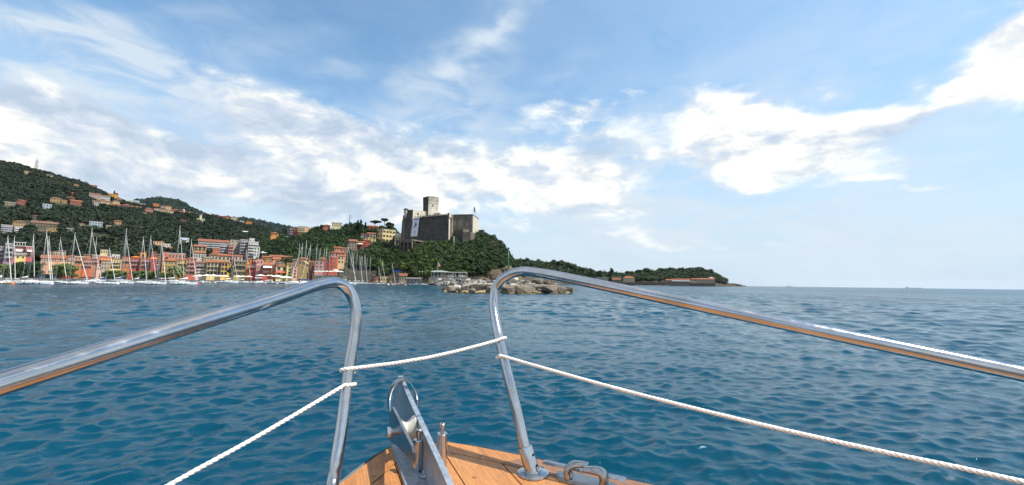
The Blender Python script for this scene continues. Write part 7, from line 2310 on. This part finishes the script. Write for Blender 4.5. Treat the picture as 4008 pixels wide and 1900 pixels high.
def rail(name, label, ctrl, sub, extra=None):
    pts = smooth_path([C2(*c) for c in ctrl], sub)
    o = ctrl and pts[-1]
    root = boat
    mb = MB(); mb.tube([p - O_ for p in pts], TR, 28)
    ob = mb.obj(name, steel, root, smooth='all')
    return ob, pts


# port side: from beyond the left edge, along the rail, round the bend, down to the deck
P_END = on_deck(822, 1312)
Lctrl = [(0, 967, .402), (415, 838, .556), (700, 750.5, .755), (780, 723, .845), (815, 714, .885), (842, 711.5, .915), (866, 720, .935), (883, 741, .945), (893, 770, .945), (896, 800, .94),
         (891, 850, .93), (880, 915, .91), (869, 1000, .883), (857, 1090, .85), (846, 1160, .822), (836, 1221, .80)]
L3 = [C2(*c) for c in Lctrl]
back = (L3[0] - L3[1]).normalized()
L3 = [L3[0] + back * 1.3 - Vector((0, 0, .02)), L3[0] + back * .5, L3[0]] + L3[1:] + [Vector((P_END.x, P_END.y, DECK_Z))]
pathL = smooth_path(L3, 150)
mb = MB(); mb.tube([p - O_ for p in pathL], TR, 28); mb.obj('bow_rail', steel, boat, smooth='all')
Rctrl = [(2576, 942, .645), (2000, 820.6, .775), (1650, 746.8, .90), (1480, 711, .985), (1400, 694.5, 1.035), (1352, 686.5, 1.065), (1318, 683, 1.09), (1290, 688, 1.105), (1266, 701, 1.115), (1249, 722, 1.12), (1241.5, 752, 1.11),
         (1243, 785, 1.09), (1252, 835, 1.055), (1268, 905, 1.02), (1288, 985, .985), (1307, 1063, .958), (1322, 1128, .938)]
R3 = [C2(*c) for c in Rctrl]
back = (R3[0] - R3[1]).normalized()
S_END = on_deck(1341, 1192)
R3 = [R3[0] + back * 1.3 - Vector((0, 0, .03)), R3[0] + back * .5] + R3 + [Vector((S_END.x, S_END.y, DECK_Z + .004))]
pathR = smooth_path(R3, 160)
mb = MB(); mb.tube([p - O_ for p in pathR], TR, 28); mb.obj('bow_rail', steel, boat, smooth='all')


# ---- post base: flange, collar, screws
def post_base(pt, path, label=None):
    top = path[-9]; axis = (Vector(top) - Vector((pt.x, pt.y, DECK_Z))).normalized()
    base = Vector((pt.x, pt.y, 0))
    fl = MB(); fl.lathe([(.0355, 0.0), (.0368, .0015), (.0362, .0042), (.030, .0066), (.0195, .0082), (.0185, .011)], 40, base)
    fo = fl.obj('post_flange', steel, boat, smooth=True)
    q = axis.to_track_quat('Z', 'Y').to_matrix().to_4x4()
    co = MB(); co.lathe([(.0172, -.002), (.0170, .058), (.0162, .0605), (.0131, .0608)], 32, base, 0, q)
    cob = co.obj('post_collar', steel, boat, smooth=True)
    for k in range(4):
        an = k * PI / 2 + .55; c_ = base + Vector((math.cos(an) * .0275, math.sin(an) * .0275, .0062))
        sc_ = MB(); sc_.lathe([(.0048, -.001), (.0050, .0008), (.0035, .0018), (.001, .0020)], 14, c_)
        so = sc_.obj('screw', steel, fo, smooth=True)
        s2 = MB(); s2.box(-.0030, .0030, -.0006, .0006, .0019, .0023, 0, Matrix.Translation(c_)); s2.box(-.0006, .0006, -.0030, .0030, .0018, .00225, 0, Matrix.Translation(c_)); s2.obj('screw_slot', SEAM, so)
    for zz, an in ((.046, -.45), (.022, -.40)):
        c_ = base + axis * zz + Vector((math.cos(an) * .0162, math.sin(an) * .0162, 0)) - Vector((0, .004, 0))
        h_ = MB(); h_.lathe([(.0030, -.0012), (.0030, .0012)], 12, c_, 0, Vector((.75, -.66, 0)).to_track_quat('Z', 'Y').to_matrix().to_4x4()); h_.obj('set_screw', SEAM, cob)


post_base(S_END, pathR)
post_base(P_END, pathL)


# ---- ropes: three-strand, wrapped round the posts
rope_m, t, b = new_mat('white_rope')
oc = t.node('ShaderNodeTexCoord').outputs['Object']
t.l.new(t.ramp(t.noise(oc, 220, 3, .6), [(.3, (.62, .60, .56)), (.7, (.85, .84, .80))]), b.inputs['Base Color']); b.inputs['Roughness'].default_value = .75
bn = t.node('ShaderNodeBump'); bn.inputs['Strength'].default_value = .5; bn.inputs['Distance'].default_value = .0008
t.l.new(t.noise(oc, 500, 2, .6), bn.inputs['Height']); t.l.new(bn.outputs[0], b.inputs['Normal'])


def rope(label, ctrl3, r=.0040, pitch=.026, group=None):
    path = smooth_path(ctrl3, 60)
    # resample evenly
    d = [0.0]
    for a, b_ in zip(path[:-1], path[1:]): d.append(d[-1] + (b_ - a).length)
    Lt = d[-1]; step = .0028; n = int(Lt / step)
    xs = np.linspace(0, Lt, n); arr = np.array([p[:] for p in path]); pp = np.stack([np.interp(xs, d, arr[:, k]) for k in range(3)], -1)
    o = Vector(pp[0])
    root = empty('mooring_rope', o, 0, label, 'rope', group)
    tg = np.gradient(pp, axis=0); tg /= np.linalg.norm(tg, axis=1, keepdims=True)
    x = np.zeros_like(pp); v = np.cross(tg[0], [0, 0, 1.0]); v /= np.linalg.norm(v)
    for i in range(n):
        v = v - tg[i] * np.dot(v, tg[i]); v /= np.linalg.norm(v); x[i] = v
    y = np.cross(tg, x)
    sr = r * .66; off = r * .40
    for k in range(3):
        ph = 2 * PI * xs / pitch + k * 2 * PI / 3
        c = pp + (x * np.cos(ph)[:, None] + y * np.sin(ph)[:, None]) * off - np.array(o)
        m_ = 7; an = np.arange(m_) * 2 * PI / m_
        V = (c[:, None, :] + (x[:, None, :] * np.cos(an)[None, :, None] + y[:, None, :] * np.sin(an)[None, :, None]) * sr).reshape(-1, 3)
        i_, j_ = np.meshgrid(np.arange(n - 1), np.arange(m_), indexing='ij'); j2 = (j_ + 1) % m_
        F = np.stack([i_ * m_ + j_, i_ * m_ + j2, (i_ + 1) * m_ + j2, (i_ + 1) * m_ + j_], -1).reshape(-1, 4)
        link('strand', np_mesh('strand', V, F, rope_m, smooth=True), root)
    return root


def post_at(path, v):
    """axis point of a post and its direction at picture row v (2576 scale)"""
    best = None
    for p, q in zip(path[:-1], path[1:]):
        d = p - CAM; z = d.dot(FW); y = 610.6 - 1000 * d.dot(UP) / z
        if best is None or abs(y - v) < best[0]:
            if (q - p).length > 1e-6 and p.y > .7: best = (abs(y - v), p, (q - p).normalized())
    return best[1], best[2]


def wrap(path, v, start_deg, end_deg, rise, n=9, R_=None):
    c, ax = post_at(path, v); R_ = R_ or TR + .0042
    if ax.z < 0: ax = -ax
    ex = Vector((1, 0, 0)); ex = (ex - ax * ex.dot(ax)).normalized(); ey = ax.cross(ex)     # ey points away from the viewer
    return [c + (ex * math.cos(math.radians(a)) + ey * math.sin(math.radians(a))) * R_ + ax * rise * (i / n) for i, a in enumerate(np.linspace(start_deg, end_deg, n + 1))]


# middle rope: round the port post, across the gap, round the starboard post
wl = wrap(pathL, 931, 150, 268, .004)
wr = wrap(pathR, 861, 262, 375, .006)
wl0 = wrap(pathL, 934, 60, 150, .0)
mid = [wl[-1].lerp(wr[0], f) - Vector((0, 0, .010 * math.sin(PI * f))) for f in (.12, .3, .5, .7, .88)]
rope('white rope tied between the two bow rails over the anchor roller', wl0[:-1] + wl + mid + wr)
wl2 = wrap(pathL, 968, 385, 268, -.004)
e1 = C2(600, 1117, .79); e2 = C2(425, 1221, .665)
dir2 = (e2 - wl2[-1]).normalized()
rope('white rope running from the left post down to the left', wl2 + [wl2[-1].lerp(e2, .25) - Vector((0, 0, .002)), wl2[-1].lerp(e2, .6) - Vector((0, 0, .003)), e2, e2 + dir2 * .25, e2 + dir2 * .8])
wr2 = wrap(pathR, 892, 165, 262, -.004)
f2 = C2(2576, 1213, .60)
d3 = (f2 - wr2[-1]).normalized()
rope('white rope running from the right post away along the right side', wr2 + [wr2[-1].lerp(f2, f) - Vector((0, 0, .012 * math.sin(PI * f))) for f in (.15, .35, .6, .8)] + [f2, f2 + d3 * .3, f2 + d3 * .9], group=None)

# ---- anchor roller
def sb_of(u, v, z): return to_sb(C2(u, v, z))


ar = empty('anchor_roller', bp(0, 0, DECK_Z), 0, 'galvanised anchor roller channel reaching over the stem', 'anchor roller')
ar.parent = None
oo = bp(0, 0, DECK_Z)
A1 = C2(1010, 962, 1.23); B1 = C2(1126, 1222, .69)
sA, bA = to_sb(A1); sB, bB = to_sb(B1); hA = A1.z - DECK_Z; hB = B1.z - DECK_Z


def q3(s, b_, h): return bp(s, b_, DECK_Z + h) - oo


def on_plane(u, v, b_):
    """(s, height) of the point seen at a pixel on the fore-and-aft plane at offset b_"""
    d = FW + RT * ((u - 1288) / 1000.0) - UP * ((v - 610.6) / 1000.0)
    n = AR; k = (TIP + AR * b_ - Vector((CAM.x, CAM.y, 0))).dot(n) / d.dot(n)
    p = CAM + d * k; s, _ = to_sb(p)
    return s, p.z - DECK_Z


def cheek(name, prof, b0, thick, mat):
    mb = MB(); a = [q3(s, b0, h) for s, h in prof]; b_ = [q3(s, b0 + thick, h) for s, h in prof]
    mb.prism(a, b_); return mb.obj(name, mat, ar)


bR = bA; bL = bA - .052
profR = [on_plane(u, v, bR) for u, v in ((1009, 961), (1036, 1022), (1062, 1080), (1066, 1090), (1100, 1163), (1126, 1222))]
s_e, h_e = profR[-1]; profR += [(s_e + .2, h_e - .02), (s_e + .2, .003)]
profR += [(on_plane(1100, 1163, bR)[0] - .1, .003), (.03, .003)] + [on_plane(u, v, bR) for u, v in ((1012, 1100), (992, 1052), (988, 1000), (996, 972))]
cheek('roller_cheek', profR, bR, .012, galv)
profL = [on_plane(u, v, bL) for u, v in ((987, 1025), (1010, 1073), (1034, 1122), (1038, 1140), (1037, 1160), (1016, 1140), (998, 1122), (982, 1112), (977, 1074), (979, 1042))]
cheek('roller_cheek', profL, bL, .006, dark_steel)
sLk = on_plane(1037, 1160, bL)[0]; sRk = s_e
sm = lambda k: sLk + (sRk - sLk) * k
mb = MB()  # base plate between the cheeks
pl = [q3(s, b_, .004) for s, b_ in ((.02, bL + .007), (s_e + .2, bL + .007), (s_e + .2, bR), (.02, bR))]
mb.prism([p - Vector((0, 0, .003)) for p in pl][::-1], [p + Vector((0, 0, .003)) for p in pl][::-1]); mb.obj('base_plate', galv, ar)
# white roller on its axle
cs, chh = on_plane(1019, 1082, (bL + bR) / 2); cc = q3(cs, (bL + bR) / 2 + .003, chh)
Mr = AR.to_track_quat('Z', 'Y').to_matrix().to_4x4()
mb = MB(); mb.lathe([(.030, -.022), (.031, -.019), (.022, -.008), (.019, 0), (.022, .008), (.031, .019), (.030, .022)], 28, cc, 0, Mr); mb.obj('roller', simple('nylon', (.50, .49, .44), .5, .2, 30), ar, smooth=True)
mb = MB(); mb.lathe([(.007, -.040), (.007, .038)], 12, cc, 0, Mr); mb.lathe([(.012, -.046), (.012, -.038)], 6, cc, 0, Mr); mb.obj('axle', steel, ar, smooth=True)
# retaining hoop of flat steel
mb = MB(); hp = []
ctr = [C2(986, 1098, 1.07), C2(983, 1060, 1.09), C2(979, 1015, 1.12), C2(983, 985, 1.15), C2(996, 962, 1.175), C2(1013, 955, 1.19), C2(1029, 961, 1.195), C2(1041, 980, 1.19), C2(1046, 1004, 1.17), C2(1045, 1035, 1.14)]
pth = smooth_path(ctr, 60); mb = MB()
for i, p in enumerate(pth):
    tn = (pth[min(i + 1, len(pth) - 1)] - pth[max(i - 1, 0)]).normalized()
    wd = AX - tn * AX.dot(tn); wd.normalize(); nn_ = tn.cross(wd)
    b0 = len(mb.v)
    for sx_, sy_ in ((-1, -1), (1, -1), (1, 1), (-1, 1)): mb.v.append(tuple(p - oo + wd * sx_ * .015 + nn_ * sy_ * .0014))
    if i:
        for k in range(4): k2 = (k + 1) % 4; mb.f.append((b0 - 4 + k, b0 - 4 + k2, b0 + k2, b0 + k)); mb.m.append(0)
mb.f.append((3, 2, 1, 0)); mb.m.append(0); e = len(mb.v) - 4; mb.f.append((e, e + 1, e + 2, e + 3)); mb.m.append(0)
mb.obj('retaining_hoop', dark_steel, ar)
pv = C2(988, 1094, 1.05) - oo
mb = MB(); mb.lathe([(.009, -.012), (.0095, 0), (.009, .012)], 14, pv, 0, Mr); mb.obj('pivot_bolt', steel, ar, smooth=True)
mb = MB(); tp = C2(1008, 957, 1.21) - oo; mb.box(-.007, .007, -.008, .008, -.018, .012, 0, Matrix.Translation(tp)); mb.obj('lug', galv, ar)


def pin(label, u, vb, vt, z):
    """polished pin with a socket screw knob on top"""
    b0 = C2(u, vb, z); t0 = C2(u, vt, z)
    hh_ = t0.z - b0.z
    root = ar
    rr_ = .0125
    mb = MB(); o = b0 - oo
    mb.lathe([(rr_, -.01), (rr_, hh_ - .0015), (rr_ - .0012, hh_), (.004, hh_ + .0002)], 30, o); po = mb.obj('guide_pin', steel, root, smooth=True)
    mb = MB(); mb.lathe([(.0042, hh_), (.0042, hh_ + .013)], 14, o); mb.lathe([(.0066, hh_ + .012), (.0072, hh_ + .0135), (.0072, hh_ + .021), (.0060, hh_ + .0225), (.0035, hh_ + .0225), (.0032, hh_ + .018)], 18, o); mb.obj('pin_screw', steel, po, smooth=True)
    mb = MB(); mb.lathe([(.0032, hh_ + .0195), (.0031, hh_ + .0222)], 6, o); mb.obj('hex_socket', SEAM, po)
    return po


pin('left', 1051, 1183, 1108, .915)
pin('right', 1110, 1172, 1093, .945)
for u, v in ((1071, 1196), (1104, 1221)):
    p = on_deck(u, v, .009) - oo
    mb = MB(); mb.lathe([(.0130, 0), (.0135, .0015), (.0125, .003), (.009, .0032)], 24, p); mb.lathe([(.0078, .003), (.0078, .0095), (.0068, .011)], 6, p, 0); mb.obj('bolt', galv, ar)


# wooden bungs over the deck screws
rr = random.Random(4)
for i, (s_, b_) in enumerate([(.12, .06), (.16, .12), (.22, .17), (.26, .07), (.31, .2), (.36, .12), (.40, .27), (.24, .24), (.34, .33), (.17, -.14), (.22, -.12), (.28, -.18), (.33, -.13), (.44, .08), (.46, .2)]):
    mb = MB(); mb.lathe([(.0052, -.001), (.0052, .0003), (.001, .0004)], 16, bp(s_, b_, .0003)); mb.obj('wood_plug', WOOD_OLD, boat)
chrome2 = steel.copy(); chrome2.name = 'worn_chrome'
for n_ in chrome2.node_tree.nodes:
    if n_.type == 'MIX' and n_.data_type == 'RGBA': n_.inputs[6].default_value = (.42, .41, .40, 1); n_.inputs[7].default_value = (.30, .28, .26, 1)
# ---- fairlead (open chock) on the starboard margin
fe = empty('fairlead', on_deck(1474, 1214), 0, 'polished two-horned fairlead screwed to the right deck edge', 'fairlead')
fo_ = Vector(fe.location); fe.scale = (1.12, 1.12, .95)
eg = (on_deck(1577, 1206) - on_deck(1312, 1146)).normalized(); en = Vector((-eg.y, eg.x, 0))
if en.y < 0: en = -en
Mf = Matrix((eg, en, Vector((0, 0, 1)))).transposed().to_4x4()
mb = MB()
bs = []
for k in range(24):
    t_ = 2 * PI * k / 24
    bs.append((math.copysign(abs(math.cos(t_)) ** .55, math.cos(t_)) * .066, math.copysign(abs(math.sin(t_)) ** .8, math.sin(t_)) * .0185))
mb.prism([Mf @ Vector((x, y, 0)) for x, y in bs], [Mf @ Vector((x * .96, y * .9, .007)) for x, y in bs]); mb.obj('base', chrome2, fe, smooth=True)
for sgn in (-1, 1):
    mb = MB()
    ct = [(sgn * .034, sgn * .002, .004), (sgn * .036, sgn * .002, .018), (sgn * .031, 0, .030), (sgn * .017, -sgn * .005, .0345), (-sgn * .002, -sgn * .010, .034)]
    pt_ = smooth_path([Mf @ Vector(c) for c in ct], 24)
    nn2 = len(pt_); rad = [.0175 - .002 * min(1, i / nn2 * 1.5) - .0065 * max(0, (i / nn2 - .55) / .45) ** 1.3 for i in range(nn2)]
    # elliptical section: wide across, thin along
    b0 = 0
    for i, p in enumerate(pt_):
        tn = (pt_[min(i + 1, nn2 - 1)] - pt_[max(i - 1, 0)]).normalized(); wd = (Mf @ Vector((0, 1, 0))).normalized(); n3 = tn.cross(wd).normalized()
        for k in range(14):
            a = 2 * PI * k / 14; mb.v.append(tuple(p + wd * math.cos(a) * rad[i] + n3 * math.sin(a) * rad[i] * .50))
        if i:
            for k in range(14): k2 = (k + 1) % 14; s0 = (i - 1) * 14; mb.f.append((s0 + k, s0 + k2, s0 + 14 + k2, s0 + 14 + k)); mb.m.append(0)
    mb.f.append(tuple(range(13, -1, -1))); mb.m.append(0); e = len(mb.v) - 14; mb.f.append(tuple(range(e, e + 14))); mb.m.append(0)
    mb.obj('horn', chrome2, fe, smooth='all')
for sgn in (-1, 1):
    c_ = Mf @ Vector((sgn * .059, -.004, .0068)); sc_ = MB(); sc_.lathe([(.0042, -.001), (.0044, .0006), (.001, .0014)], 12, c_); sc_.obj('screw', chrome2, fe, smooth=True)
# ---- rubbing strip along the starboard deck edge
rs = empty('rubbing_strip', on_deck(1369, 1161, .003), 0, 'narrow steel strip with three screws along the right deck edge', 'metal strip')
a = on_deck(1369, 1161, .003); b_ = on_deck(1577, 1206, .003); b_ = a + (b_ - a) * 1.0
eg = (b_ - a); Ls = eg.length; eg.normalize(); en = Vector((-eg.y, eg.x, 0)); en = en if en.y > 0 else -en
Ms = Matrix((eg, en, Vector((0, 0, 1)))).transposed().to_4x4()
mb = MB(); bs = []
for k in range(20):
    t_ = 2 * PI * k / 20; x = Ls / 2 + math.copysign(Ls / 2 - .006, math.cos(t_)) + math.cos(t_) * .006; bs.append((x, math.sin(t_) * .0062 - .004))
mb.prism([Ms @ Vector((x, y, -.003)) for x, y in bs], [Ms @ Vector((x, y * .8, .0035)) for x, y in bs]); mb.obj('strip', steel, rs, smooth=True)
for f in (.06, .52, .93):
    c_ = Ms @ Vector((Ls * f, -.004, .0034)); sc_ = MB(); sc_.lathe([(.0036, -.001), (.0038, .0005), (.001, .0012)], 12, c_); sc_.obj('screw', steel, rs, smooth=True)

# ------------------------------------------------------------------ sea air
hz_m = bpy.data.materials.new('sea_air'); hz_m.use_nodes = True
nt = hz_m.node_tree
for n in list(nt.nodes): nt.nodes.remove(n)
pv_ = nt.nodes.new('ShaderNodeVolumePrincipled'); ho = nt.nodes.new('ShaderNodeOutputMaterial')
pv_.inputs['Color'].default_value = (0.80, 0.88, 0.97, 1); pv_.inputs['Density'].default_value = 0.000016; pv_.inputs['Anisotropy'].default_value = 0.2
nt.links.new(pv_.outputs[0], ho.inputs['Volume'])
mb = MB(); mb.box(-34000, 34000, -34000, 34000, -4, 520)
hz = mb.obj('haze', hz_m); tag(hz, 'thin bluish sea haze', kind='stuff')
